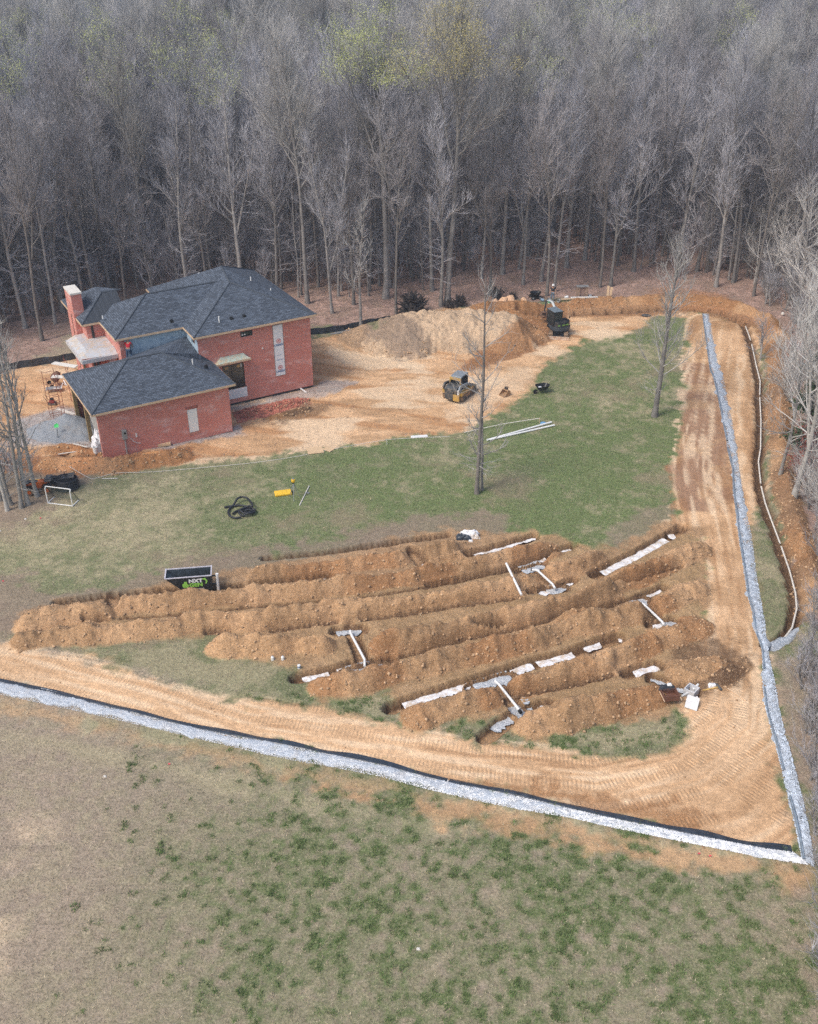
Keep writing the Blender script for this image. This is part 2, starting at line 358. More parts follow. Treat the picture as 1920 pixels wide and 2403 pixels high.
rows = [
 ([(612, 1350), (700, 1346), (800, 1330), (935, 1312)], .95, .85, 1), ([(1000, 1305), (1085, 1290)], 1.05, .95, 2),
 ([(75, 1462), (140, 1445), (240, 1440)], 1.15, .95, 3), ([(295, 1422), (420, 1414), (600, 1398), (760, 1384), (940, 1361), (1110, 1331), (1290, 1290)], .95, .88, 4),
 ([(60, 1505), (150, 1492), (300, 1485), (420, 1472)], 1.0, .8, 5), ([(450, 1462), (600, 1460), (770, 1438), (940, 1424), (1053, 1405), (1180, 1385), (1235, 1372)], .98, .95, 6),
 ([(1300, 1342), (1400, 1318)], 1.15, 1.0, 7), ([(1262, 1362), (1280, 1358)], .75, .6, 8),
 ([(515, 1520), (620, 1518), (762, 1516)], .9, .9, 9), ([(905, 1514), (980, 1502), (1090, 1480), (1250, 1446), (1360, 1418), (1425, 1392)], 1.05, 1.0, 10),
 ([(1440, 1372), (1530, 1340), (1640, 1290)], 1.1, .95, 11), ([(1545, 1420), (1630, 1380)], 1.1, .8, 12),
 ([(750, 1612), (850, 1598), (960, 1572), (1090, 1540), (1250, 1502), (1400, 1460), (1490, 1440)], 1.05, .95, 13),
 ([(985, 1680), (1080, 1655), (1150, 1635)], 1.05, .9, 14), ([(1225, 1612), (1340, 1580), (1450, 1545), (1520, 1510)], 1.15, 1.0, 15), ([(1560, 1490), (1630, 1470)], 1.4, .6, 16),
 ([(1245, 1698), (1330, 1680), (1440, 1655), (1530, 1630)], 1.2, 1.05, 17), ([(1600, 1575), (1680, 1560)], 1.1, .5, 18)]
for p, w, h, sd in rows: heap(p, w, h, sd, K['spoil'] if sd % 3 else K['spoil']*1.12)
# big mound of pale clay, spoil beside the drain trench, heap beyond the excavator trench
heap([(945, 800), (1010, 792), (1100, 788), (1175, 790)], 4.6, 3.0, 21, C(.58, .42, .28), lump=.2, tex=3)
heap([(860, 795), (960, 775)], 2.8, 1.5, 22, C(.40, .27, .17), lump=.6)
heap([(1050, 770), (1150, 735), (1250, 735)], 2.2, 1.3, 23, 'spoilr', lump=.7)
heap([(1350, 716), (1450, 712), (1600, 706), (1700, 715), (1790, 745), (1830, 790)], 1.2, .75, 24, 'spoilr')
heap([(1815, 800), (1825, 900), (1830, 1000), (1832, 1080), (1845, 1160), (1870, 1240), (1895, 1330), (1905, 1420)], 1.15, .75, 25, C(.27, .155, .085), lump=1.3, tex=1.2)
heap([(120, 1098), (250, 1106), (330, 1096), (420, 1075)], 1.2, .7, 26, C(.44, .17, .055))
heap([(20, 1080), (90, 1072), (170, 1066), (240, 1078)], .8, .35, 27, C(.42, .19, .08))
heap([(575, 972), (650, 955), (710, 942)], .8, .3, 28, C(.36, .13, .09))
heap([(640, 982), (720, 962)], .7, .25, 29, 'dark')
heap([(1690, 1590), (1740, 1560)], .9, .3, 30, 'dark')
Z = Z+HEAP
zone([(1085, 868), (1130, 835), (1200, 800), (1240, 765), (1265, 735), (1290, 720), (1330, 722), (1322, 765), (1295, 800), (1240, 825), (1160, 848), (1110, 872)], cst('spoilr')*(.7+.5*n2)[..., None], .4, .6, .9, gr=0, rg=1)
zone([(855, 770), (940, 745), (930, 790), (990, 810), (1000, 845), (930, 838), (860, 815)], cst('mud')*(.75+.4*n2)[..., None], .5, .9, .7, gr=0, rg=1)
zone([(830, 785), (900, 752), (960, 738), (985, 748), (930, 770), (880, 795)], 'grass', .4, .6, .8, gr=.8, rg=.3)
# trenches
CUT = np.zeros(X.shape)
def trench(pts, w=.9, dep=.68, off=True, slump=.26, floor='spoil', z=0, nr=.18, farr=.75):
    q = PP(pts, z)
    if off: q = q+np.array([.0, -w*.5])
    sl = (slice(np.searchsorted(ys, q[:, 1].min()-2), np.searchsorted(ys, q[:, 1].max()+2)), slice(np.searchsorted(xs, q[:, 0].min()-2), np.searchsorted(xs, q[:, 0].max()+2)))
    d, s, sg = seg_dist(X[sl], Y[sl], q); dd = d+.10*(n3[sl]-.5)+.12*(n2[sl]-.5)
    t = 1-sstep(w/2-.035, w/2+.035, dd)
    side = -(X[sl]*0+sg*d)                                        # + towards the near side
    rr_ = np.where(sg < 0, max(nr, farr), nr); near = np.where(dd < w/2+rr_, sstep(0, 1, (dd-w/2+.02)/(rr_+.02)), 1.0); mm_ = (dd < w/2+1.0)
    Z[sl] = np.where(mm_, base_z(X[sl], Y[sl])+(Z[sl]-base_z(X[sl], Y[sl]))*near, Z[sl])
    fl = -dep+.10*(n3[sl]-.5)+slump*sstep(.12, .5, np.where(sg > 0, d, -d)/w+.25*(n2[sl]-.5))
    Z[sl] = Z[sl]*(1-t)+(base_z(X[sl], Y[sl])+fl)*t
    k = K[floor]*.9; wl = sstep(w/2-.30, w/2-.06, dd)[..., None]        # floor colour blends to the dark soil tone along the cut walls
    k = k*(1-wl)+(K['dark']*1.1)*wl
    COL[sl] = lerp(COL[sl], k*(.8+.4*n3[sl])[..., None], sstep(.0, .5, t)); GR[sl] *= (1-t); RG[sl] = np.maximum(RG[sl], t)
    lip = sstep(.5, .15, np.abs(dd-w/2-.12))*(1-t)
    CUT[sl] = np.maximum(CUT[sl], t)
TR = dict(A=[(623, 1303), (760, 1290), (900, 1270), (1049, 1248)],
 B1=[(137, 1407), (247, 1390), (397, 1376), (507, 1373), (600, 1362), (776, 1343)], B2=[(1102, 1290), (1180, 1272), (1252, 1250)],
 C=[(1010, 1364), (1102, 1347), (1180, 1330), (1250, 1308), (1346, 1272)], D=[(1395, 1338), (1500, 1285), (1599, 1229)],
 D0=[(1245, 1380), (1300, 1368), (1350, 1352)], E=[(1400, 1424), (1444, 1408), (1500, 1392), (1557, 1369)], E0=[(698, 1578), (770, 1562), (826, 1547), (917, 1536)],
 F=[(919, 1645), (1010, 1615), (1150, 1573), (1250, 1542), (1339, 1519), (1444, 1482)], G0=[(1139, 1712), (1180, 1680), (1222, 1655), (1290, 1638)],
 G=[(1471, 1567), (1539, 1546)], H=[(1530, 1580), (1580, 1598), (1620, 1612)])
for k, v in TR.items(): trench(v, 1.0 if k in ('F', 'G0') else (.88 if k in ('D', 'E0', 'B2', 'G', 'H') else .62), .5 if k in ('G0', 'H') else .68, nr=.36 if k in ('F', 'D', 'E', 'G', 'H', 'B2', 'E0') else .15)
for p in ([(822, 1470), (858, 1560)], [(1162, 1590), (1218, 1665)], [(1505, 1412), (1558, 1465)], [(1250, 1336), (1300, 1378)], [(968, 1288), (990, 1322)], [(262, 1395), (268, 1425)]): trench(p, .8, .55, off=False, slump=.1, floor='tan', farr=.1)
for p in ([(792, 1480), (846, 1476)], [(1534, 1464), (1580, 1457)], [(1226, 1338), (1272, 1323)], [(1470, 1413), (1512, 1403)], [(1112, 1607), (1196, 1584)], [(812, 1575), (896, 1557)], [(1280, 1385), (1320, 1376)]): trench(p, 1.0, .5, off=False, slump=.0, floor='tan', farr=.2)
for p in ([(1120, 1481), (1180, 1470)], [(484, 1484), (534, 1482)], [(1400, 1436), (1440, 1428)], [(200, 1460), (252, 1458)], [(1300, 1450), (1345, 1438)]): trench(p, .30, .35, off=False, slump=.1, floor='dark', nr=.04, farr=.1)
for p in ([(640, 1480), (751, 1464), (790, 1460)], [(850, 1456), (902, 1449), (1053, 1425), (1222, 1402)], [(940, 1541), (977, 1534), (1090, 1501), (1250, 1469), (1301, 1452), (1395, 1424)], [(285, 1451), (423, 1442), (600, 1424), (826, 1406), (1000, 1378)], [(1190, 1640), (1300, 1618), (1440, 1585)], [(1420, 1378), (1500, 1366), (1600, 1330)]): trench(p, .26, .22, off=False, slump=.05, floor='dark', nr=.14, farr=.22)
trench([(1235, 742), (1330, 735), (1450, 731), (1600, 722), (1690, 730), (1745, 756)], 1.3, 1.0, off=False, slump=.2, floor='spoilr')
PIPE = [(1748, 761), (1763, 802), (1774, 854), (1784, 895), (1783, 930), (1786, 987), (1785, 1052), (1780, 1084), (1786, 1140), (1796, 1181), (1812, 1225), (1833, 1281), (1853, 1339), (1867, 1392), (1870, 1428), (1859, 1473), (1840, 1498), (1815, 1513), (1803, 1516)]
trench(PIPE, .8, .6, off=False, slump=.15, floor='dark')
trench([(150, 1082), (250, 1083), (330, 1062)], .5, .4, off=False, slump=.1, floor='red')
rough = RG*(.16*(n3-.5)+.14*(fbm(X, Y, .22, 2)-.5)*(.4+.6*(HEAP > .05)))*(Y < 112)*(1-.7*CUT)
Z = Z+rough
COL = COL*(.90+.20*fbm(X+3, Y+3, .3, 2))[..., None]
def HS(x, y):
    i = min(max(np.searchsorted(xs, x)-1, 0), len(xs)-2); j = min(max(np.searchsorted(ys, y)-1, 0), len(ys)-2)
    fx = (x-xs[i])/(xs[i+1]-xs[i]); fy = (y-ys[j])/(ys[j+1]-ys[j]); fx = min(max(fx, 0), 1); fy = min(max(fy, 0), 1)
    return float((Z[j, i]*(1-fx)+Z[j, i+1]*fx)*(1-fy)+(Z[j+1, i]*(1-fx)+Z[j+1, i+1]*fx)*fy)
def HSa(x, y):
    i = np.clip(np.searchsorted(xs, x)-1, 0, len(xs)-2); j = np.clip(np.searchsorted(ys, y)-1, 0, len(ys)-2)
    fx = np.clip((x-xs[i])/(xs[i+1]-xs[i]), 0, 1); fy = np.clip((y-ys[j])/(ys[j+1]-ys[j]), 0, 1)
    return (Z[j, i]*(1-fx)+Z[j, i+1]*fx)*(1-fy)+(Z[j+1, i]*(1-fx)+Z[j+1, i+1]*fx)*fy
def gridval(A, x, y):
    i = np.clip(np.searchsorted(xs, x), 0, len(xs)-1); j = np.clip(np.searchsorted(ys, y), 0, len(ys)-1); return A[j, i]
ny, nx = X.shape
idx = np.arange(nx*ny).reshape(ny, nx)
fc = np.stack([idx[:-1, :-1], idx[:-1, 1:], idx[1:, 1:], idx[1:, :-1]], -1).reshape(-1, 4)
def ground_mat():
    t = NT('ground'); ca = t.n('ShaderNodeAttribute', attribute_name='gcol'); pa = t.n('ShaderNodeAttribute', attribute_name='gpar'); ta = t.n('ShaderNodeAttribute', attribute_name='gtrk')
    sp = t.n('ShaderNodeSeparateColor'); t.l(pa.outputs['Color'], sp.inputs[0]); gr, rg, tk = sp.outputs[0], sp.outputs[1], sp.outputs[2]
    st = t.n('ShaderNodeSeparateXYZ'); t.l(ta.outputs['Vector'], st.inputs[0])
    co = t.coords()
    a = t.noise(co, 9, 4, .7); b = t.noise(co, 3.1, 4, .65); f = t.noise(co, 17, 3, .7); g9 = t.noise(co, 6.5, 3, .7)
    c = ca.outputs['Color']
    # grass: straw and green blades speckle
    spk = t.math('MULTIPLY', t.mr(a, .52, .66, 0, 1), gr); c = t.mix(t.math('MULTIPLY', spk, .55), c, (.46, .39, .28))
    spk2 = t.math('MULTIPLY', t.mr(a, .47, .36, 0, 1), gr); c = t.mix(t.math('MULTIPLY', spk2, .60), c, (.065, .075, .032))
    # clay: crumbs
    crm = t.math('MULTIPLY', t.mr(f, .53, .64, 0, 1), rg); c = t.mix(t.math('MULTIPLY', crm, .45), c, (.62, .47, .32))
    crd = t.math('MULTIPLY', t.mr(f, .47, .36, 0, 1), rg); c = t.mix(t.math('MULTIPLY', crd, .55), c, (.14, .08, .045))
    v = t.math('MULTIPLY', t.mr(b, .3, .7, .84, 1.16), t.mr(g9, .3, .7, .82, 1.18)); vv = t.n('ShaderNodeCombineColor'); [t.l(v, vv.inputs[i]) for i in range(3)]
    c = t.mix(1.0, c, vv.outputs[0], 'MULTIPLY'); t.l(c, t.b.inputs['Base Color']); t.rough(.95); t.b.inputs['Specular IOR Level'].default_value = .15
    # cleat marks of tracked machines: bands across the direction of travel
    lane = t.mr(t.math('SINE', t.math('MULTIPLY', st.outputs[1], 4.1)), -.2, .5, 0, 1)
    cle = t.math('MULTIPLY', t.math('SINE', t.math('MULTIPLY', st.outputs[0], 31.0)), t.math('MULTIPLY', lane, tk))
    h = t.math('ADD', t.math('MULTIPLY', a, .5), t.math('MULTIPLY', t.math('MULTIPLY', f, rg), .5))
    cle = t.math('MULTIPLY', cle, t.mr(b, .4, .6, .2, 1)); h = t.math('ADD', h, t.math('MULTIPLY', cle, .17)); t.bump(h, .10, 1.0)
    return t.m
def make_ground():
    o = mesh_np('ground', np.stack([X, Y, Z], -1).reshape(-1, 3), fc, ground_mat(), True) if 0 else mesh_np('ground', np.stack([X, Y, Z], -1).reshape(-1, 3), fc, ground_mat(), True)
    me = o.data
    for nm, A in (('gcol', COL), ('gpar', np.stack([GR, RG, TRK], -1))):
        at = me.attributes.new(nm, 'FLOAT_COLOR', 'POINT'); q = np.ones((nx*ny, 4), np.float32); q[:, :3] = np.clip(A, 0, 1).reshape(-1, 3); at.data.foreach_set('color', q.ravel())
    at = me.attributes.new('gtrk', 'FLOAT_VECTOR', 'POINT'); at.data.foreach_set('vector', np.stack([TS, TD, TS*0], -1).reshape(-1, 3).astype(np.float32).ravel())
    setp(o, 'clay yard, lawn, trenched ground and leaf covered forest floor', 'ground', kind='structure')
make_ground()
# ------------------------------------------------------------------ bare trees
def bark_mat(name, lo, hi, lichen=None, rough=.9):
    t = NT(name); co = t.coords(); oi = t.n('ShaderNodeObjectInfo')
    n = t.noise(co, 1.2, 4, .7); n2 = t.noise(co, 9, 3)
    c = t.mix(t.mr(n, .35, .65, 0, 1), lo, hi)
    if lichen: c = t.mix(t.math('MULTIPLY', t.mr(n2, .5, .65, 0, 1), .6), c, lichen)
    v = t.mr(oi.outputs['Random'], 0, 1, .72, 1.28); q = t.n('ShaderNodeCombineColor'); [t.l(v, q.inputs[i]) for i in range(3)]
    c = t.mix(1, c, q.outputs[0], 'MULTIPLY'); t.l(c, t.b.inputs['Base Color']); t.rough(rough); t.b.inputs['Specular IOR Level'].default_value = .2
    return t.m
M_BARK = bark_mat('bark_grey', (.19, .175, .165), (.34, .32, .30))
M_BARKD = bark_mat('bark_dark', (.14, .125, .115), (.25, .225, .205))
M_BARKL = bark_mat('bark_pale', (.28, .265, .245), (.46, .44, .41))
M_TWIG = bark_mat('twig_grey', (.37, .36, .385), (.54, .53, .56))
M_TWIGL = bark_mat('twig_pale', (.40, .38, .365), (.56, .54, .51))
M_TWIGD = bark_mat('twig_brown', (.34, .315, .315), (.48, .45, .455))
def leafm(name, a, b):
    t = NT(name); n = t.noise(t.coords(), 1.5, 3); t.l(t.mix(t.mr(n, .3, .7, 0, 1), a, b), t.b.inputs['Base Color']); t.rough(.7); return t.m
M_BUD = leafm('spring_leaf', (.46, .52, .14), (.62, .64, .24)); M_BUD2 = leafm('gold_leaf', (.46, .40, .14), (.60, .52, .22)); M_RED = leafm('red_bud', (.45, .07, .05), (.6, .14, .1))
M_PINE = leafm('pine_needle', (.03, .06, .025), (.06, .10, .04))
class Tubes:
    """batched tubes: every branch is a run of rings joined to the next"""
    def __init__(s, n): s.n = n; s.P = []; s.Rr = []
    def add(s, pts, rad): s.P.append(np.asarray(pts)); s.Rr.append(np.asarray(rad))
    def mesh(s):
        V = []; F = []; b = 0; n = s.n; w = np.arange(n)*2*math.pi/n
        for pts, rad in zip(s.P, s.Rr):
            m = len(pts); t = np.gradient(pts, axis=0); t /= np.linalg.norm(t, axis=1)[:, None]+1e-9
            ref = np.array([0, 0, 1.]) if abs(t[0, 2]) < .8 else np.array([1., 0, 0])
            a = np.cross(t, ref); a /= np.linalg.norm(a, axis=1)[:, None]+1e-9; c = np.cross(t, a)
            V.append((pts[:, None]+rad[:, None, None]*(a[:, None]*np.cos(w)[None, :, None]+c[:, None]*np.sin(w)[None, :, None])).reshape(-1, 3))
            i = np.arange(m-1)[:, None]*n+b; k = np.arange(n)[None]; k2 = (k+1) % n
            F.append(np.stack([i+k, i+k2, i+n+k2, i+n+k], -1).reshape(-1, 4)); b += m*n
        return np.concatenate(V), np.concatenate(F)
def limb(rs, p, d, L, r0, r1, seg, wob, up):
    pts = [p]; d = d/np.linalg.norm(d)
    for i in range(seg):
        d = d+rs.normal(0, wob, 3)+np.array([0, 0, up]); d /= np.linalg.norm(d); pts.append(pts[-1]+d*L/seg)
    return np.array(pts), np.linspace(r0, r1, seg+1)
def make_tree_data(seed, h=23, r=.22, clear=.5, spread=.30, nl=16, twigs=3.0, lean=(0, 0), fork=0, wob=.05, up=.10, tw=.014, ang=(.5, .95), tlen=1.0, dead=.0, br=.11):
    """returns trunk mesh data, crown mesh data, twig tips"""
    rs = np.random.RandomState(seed); T = Tubes(8); B = Tubes(5); W = Tubes(3)
    stems = []
    d0 = np.array([lean[0], lean[1], 1.0])
    pts, rad = limb(rs, np.array([0, 0, -.3]), d0, h*.97, r, .03, 12, wob*.6, .02)
    rad = r*(1-np.linspace(0, 1, 13))**.8+.025; rad[0] *= 1.5
    T.add(pts, rad); stems.append((pts, rad, clear))
    for f in range(fork):
        i = rs.randint(3, 7); a = rs.uniform(0, 6.28); dd = np.array([math.cos(a)*.35, math.sin(a)*.35, 1.0])
        q, rr = limb(rs, pts[i], dd, h*(.93-i/12.), rad[i]*.75, .03, 8, wob, .06); T.add(q, rr); stems.append((q, rr, .15))
    tips = []
    def sample(pts, rad, t):
        x = t*(len(pts)-1); i = min(int(x), len(pts)-2); f = x-i
        return pts[i]*(1-f)+pts[i+1]*f, rad[i]*(1-f)+rad[i+1]*f, pts[i+1]-pts[i]
    def twig(p, d, L):
        q = p+d*L*.5+rs.normal(0, .06, 3)*L; e = p+(d+np.array([0, 0, .25]))*L+rs.normal(0, .08, 3)*L
        W.add([p, q, e], [tw, tw*.8, tw*.25]); tips.append(e)
    def sub(pts, rad, L, lvl):
        nb = max(3, int(L*twigs*(1.15 if lvl else 1)))
        for k in range(nb):
            t = rs.uniform(.18, 1); p, rr, dd = sample(pts, rad, t); dd = dd/np.linalg.norm(dd)
            v = rs.normal(0, 1, 3); v -= dd*v.dot(dd); v /= np.linalg.norm(v)
            nd = dd*math.cos(.65)+v*math.sin(.65)+np.array([0, 0, .22]); nd /= np.linalg.norm(nd)
            if lvl == 0:
                l2 = L*rs.uniform(.28, .5)*(1.15-t*.6); q, r2 = limb(rs, p, nd, l2, max(rr*.55, tw*1.2), tw, 3, .12, .08)
                W.add(q, r2); sub(q, r2, l2, 1)
            else: twig(p, nd, tlen*rs.uniform(.5, 1.25))
    for pts, rad, cl in stems:
        tot = h if cl == clear else h*.5
        k = nl if cl == clear else max(4, nl//2)
        for j in range(k):
            t = cl+(1-cl)*((j+rs.uniform(0, 1))/k)**.9*.97; p, rr, dd = sample(pts, rad, t); a = rs.uniform(0, 6.28)
            an = rs.uniform(*ang)*(1.1-.45*t); dirv = np.array([math.cos(a)*math.sin(an), math.sin(a)*math.sin(an), math.cos(an)])
            L = h*spread*(1.15-.75*(t-cl)/(1-cl+1e-6))*rs.uniform(.65, 1.15)
            q, r2 = limb(rs, p, dirv, L, min(rr*.55, br), tw*1.3, 5, .10, up)
            B.add(q, r2); sub(q, r2, L, 0)
        for j in range(int(h*.5)):
            t = rs.uniform(.9, 1); p, rr, dd = sample(pts, rad, t); v = rs.normal(0, .35, 3)+np.array([0, 0, .8]); twig(p, v/np.linalg.norm(v), tlen*1.2)
    for j in range(int(dead)):       # bare low side shoots
        t = rs.uniform(.15, clear); p, rr, dd = sample(pts, rad, t); a = rs.uniform(0, 6.28); dirv = np.array([math.cos(a), math.sin(a), rs.uniform(-.1, .6)])
        q, r2 = limb(rs, p, dirv, rs.uniform(1, 2.6)*h/22, .03, .01, 4, .15, .03); W.add(q, r2)
        for z in range(4): twig(q[rs.randint(1, 5)], dirv/np.linalg.norm(dirv)+rs.normal(0, .4, 3), .7)
    tv, tf = T.mesh(); bv, bf = B.mesh(); wv, wf = W.mesh()
    cv = np.concatenate([bv, wv]); cf = np.concatenate([bf, wf+len(bv)])
    return (tv, tf), (cv, cf, len(bf)), np.array(tips)
def me_from(name, v, f, mats, split=None):
    me = bpy.data.meshes.new(name); me.vertices.add(len(v)); me.vertices.foreach_set('co', v.astype(np.float32).ravel())
    me.loops.add(f.size); me.loops.foreach_set('vertex_index', f.ravel().astype(np.int32)); me.polygons.add(len(f))
    me.polygons.foreach_set('loop_start', np.arange(0, f.size, 4, dtype=np.int32)); me.polygons.foreach_set('loop_total', np.full(len(f), 4, np.int32))
    for m in mats: me.materials.append(m)
    if split is not None:
        mi = np.zeros(len(f), np.int32); mi[split:] = 1; me.polygons.foreach_set('material_index', mi)
    me.polygons.foreach_set('use_smooth', np.ones(len(f), bool)); me.update(calc_edges=True); return me
def leaf_mesh(name, tips, n, size, mat, seed=1, top=.0):
    rs = np.random.RandomState(seed); zt = tips[:, 2]; tips = tips[zt > np.quantile(zt, top)]
    c = tips[rs.randint(0, len(tips), n)]+rs.normal(0, .28, (n, 3)); a = rs.normal(0, 1, (n, 3)); a /= np.linalg.norm(a, axis=1)[:, None]
    b = np.cross(a, rs.normal(0, 1, (n, 3))); b /= np.linalg.norm(b, axis=1)[:, None]; s = size*rs.uniform(.5, 1.3, (n, 1))
    v = np.stack([c-a*s, c-b*s*.5, c+a*s, c+b*s*.5], 1).reshape(-1, 3); f = np.arange(4*n).reshape(n, 4)
    return me_from(name, v, f, [mat])
class Kind: pass
def make_kind(seed, mt, mc, leaf=None, k0=None, **k):
    q = Kind(); tr, (cv, cf, nb), tips = make_tree_data(seed, **k)
    q.trunk = me_from('trunk', tr[0], tr[1], [mt]); q.crown = me_from('crown', cv, cf, [k0 or mt, mc], nb); q.foliage = None; q.h = k.get('h', 23); q.tips = tips
    if leaf: q.foliage = leaf_mesh('foliage', tips, leaf[1], leaf[2], leaf[0], seed, leaf[3] if len(leaf) > 3 else 0)
    return q
def plant(kind, name, x, y, z, s=1.0, rz=None, label=None, cat='tree', group=None, tilt=None):
    e = empty(name, (x, y, z), rnd.uniform(0, 6.28) if rz is None else rz, label=label, cat=cat, group=group); e.scale = (s, s, s*rnd.uniform(.94, 1.06))
    if tilt: e.rotation_euler = (tilt[0], tilt[1], e.rotation_euler[2])
    for nm, me in (('trunk', kind.trunk), ('crown', kind.crown), ('foliage', kind.foliage)):
        if me: c = bpy.data.objects.new(nm, me); col.objects.link(c); c.parent = e
    return e
F_ = []
for i in range(9):     # forest trees
    F_.append(make_kind(100+i, [M_BARK, M_BARK, M_BARKD][i % 3], [M_TWIG, M_TWIGD, M_TWIG][(i*2) % 3], h=rnd.uniform(18, 24), r=rnd.uniform(.12, .21), clear=rnd.uniform(.25, .5), spread=rnd.uniform(.17, .27), k0=M_BARK,
              nl=rnd.randint(20, 28), twigs=rnd.uniform(2.6, 3.4), fork=[0, 1, 2][i % 3], wob=rnd.uniform(.03, .06), tw=.0135, tlen=rnd.uniform(.9, 1.3), dead=18, ang=(.45, rnd.uniform(.9, 1.25)), up=rnd.uniform(.05, .13)))
PALE = [make_kind(140+i, M_BARKL if i == 0 else M_BARK, M_TWIGL, h=24, r=.20, clear=.46, spread=.27, nl=22, twigs=3.0, fork=i, k0=M_BARK, wob=.05, tw=.015, tlen=1.25, dead=8, ang=(.4, .9), up=.12) for i in range(3)]
SAP = [make_kind(160+i, M_BARK, M_TWIG, h=11, r=.07, clear=.35, spread=.24, nl=9, twigs=2.2, wob=.08, tw=.013, tlen=.8) for i in range(3)]
GRN = make_kind(170, M_BARK, M_TWIG, (M_BUD, 16000, .05, .4), h=24, r=.25, clear=.5, spread=.28, nl=18, twigs=2.6, fork=1, tw=.021, tlen=1.2)
GLD = make_kind(171, M_BARK, M_TWIGL, (M_BUD2, 14000, .05, .4), h=25, r=.25, clear=.5, spread=.26, nl=18, twigs=2.6, fork=1, tw=.021, tlen=1.2)
HAZ = make_kind(172, M_BARK, M_TWIG, (M_BUD, 4500, .048, .3), h=22, r=.2, clear=.5, spread=.28, nl=16, twigs=2.5, tw=.02, tlen=1.2)
# ---- the forest edge in world metres (x, y): trees stand beyond it
EDGE = [(-75, 78), (-52, 82), (-40, 88), (-30, 99), (-13, 101), (-6, 99.5), (0, 101), (5, 106), (15, 112), (22, 110), (31, 106), (37, 101), (46, 92), (60, 84)]
EX = np.array([e[0] for e in EDGE]); EY = np.array([e[1] for e in EDGE])
placed = []
FG = 'bare trees of the forest'
def ok(x, y, d):
    return all((x-a)**2+(y-b)**2 > d*d for a, b in placed)
def tree_px(kind, px, py, s=1.0, **k):
    p = G(px, py); placed.append((p[0], p[1])); return plant(kind, k.pop('name', 'bare_tree'), p[0], p[1], HS(p[0], p[1])-.05, s, **k)
# trees of the edge that stand out
tree_px(PALE[1], 722, 712, 1.0, rz=1.0, label='big pale forked tree rising behind the right end of the roof', group=FG)
tree_px(PALE[0], 362, 690, .98, rz=2.0, label='slim white barked tree rising behind the middle of the roof', group=FG)
tree_px(GRN, 905, 700, 1.10, rz=2.2, label='tall tree with fresh yellow green leaves high in the forest canopy', group=FG)
tree_px(GLD, 1050, 716, 1.10, rz=.5, label='tall tree with golden young leaves right of the green leafed one', group=FG)
tree_px(PALE[1], 1372, 610, 1.02, rz=3.0, label='tall tree with wide pale crown behind the excavator', group=FG)
tree_px(F_[2], 1149, 692, .98, rz=.3, label='dark trunked tree above the small dump cart by the clay heap', group=FG)
tree_px(F_[5], 1283, 694, .92, rz=1.3, label='dark trunk standing behind the man at the trench', group=FG)
tree_px(F_[0], 1300, 684, 1.0, rz=2.3, label='grey trunk close behind the excavator arm', group=FG)
tree_px(F_[8], 1408, 674, .96, rz=4.3, label='thick dark tree above the block pallet at the forest edge', group=FG)
tree_px(F_[7], 1720, 662, .95, rz=5.0, label='dark leaning tree alone on the leaf covered slope', group=FG)
tree_px(F_[4], 1668, 616, 1.0, rz=1.0, label='grey trunk uphill behind the dark leaning tree', group=FG)
SM = make_kind(180, M_BARK, M_TWIGL, h=12.5, r=.13, clear=.25, spread=.20, nl=16, twigs=2.3, tw=.016, tlen=.8, ang=(.5, 1.0))
tree_px(SM, 848, 784, 1.0, rz=1.0, label='small bare tree at the end of the silt fence beside the clay mound')
for px, py, k, s in ((1035, 719, 3, .95), (1227, 668, 1, 1), (1269, 660, 6, 1), (1433, 672, 4, .8), (930, 735, 8, .9), (780, 735, 1, .9), (830, 715, 2, 1), (650, 690, 6, 1), (130, 760, 0, 1), (60, 770, 3, 1), (100, 800, 5, .95)):
    tree_px(F_[k], px, py, s, label='tall bare grey brown tree in the forest behind the building site', group=FG)
for px, py in ((110, 640), (330, 655), (450, 640), (560, 650), (1240, 600)): tree_px(HAZ, px, py, 1.08, name='bare_tree', label='tall forest tree with a faint yellow green budding crown', group='budding trees of the forest')
n_ind = 24; far = []
frs = np.random.RandomState(5); cand = []
for _ in range(26000):
    y = frs.uniform(78, 300); x = frs.uniform(-1, 1)*(.47*y+14)
    cand.append((x, y))
grid = {}
def gk(x, y): return (int(x//4), int(y//4))
for a in placed: grid.setdefault(gk(*a), []).append(a)
sel = []
for x, y in cand:
    e = np.interp(x, EX, EY)
    if y < e: continue
    if x > 36 and y < 110 and frs.rand() < .6: continue
    dmin = 3.15 if y < 150 else 3.1+(y-150)*.008
    if y < e+4: dmin *= .85
    g = gk(x, y); bad = False
    for i in (-1, 0, 1):
        for j in (-1, 0, 1):
            for (a, b) in grid.get((g[0]+i, g[1]+j), ()):
                if (a-x)**2+(b-y)**2 < dmin*dmin: bad = True; break
    if bad: continue
    grid.setdefault(g, []).append((x, y)); sel.append((x, y))
sel.sort(key=lambda p: p[1]+.15*abs(p[0]))
print('forest trees', len(sel))
NI = 254
for i, (x, y) in enumerate(sel[:NI]):
    q = frs.rand(); k = F_[frs.randint(9)] if q < .80 else (PALE[frs.randint(1, 3)] if q < .92 else SAP[frs.randint(3)])
    if 150 < y and frs.rand() < .10: k = HAZ
    plant(k, 'bare_tree', x, y, HS(x, y)-.1, frs.uniform(.82, 1.06), label='tall bare grey brown tree in the forest behind the building site', group=FG)
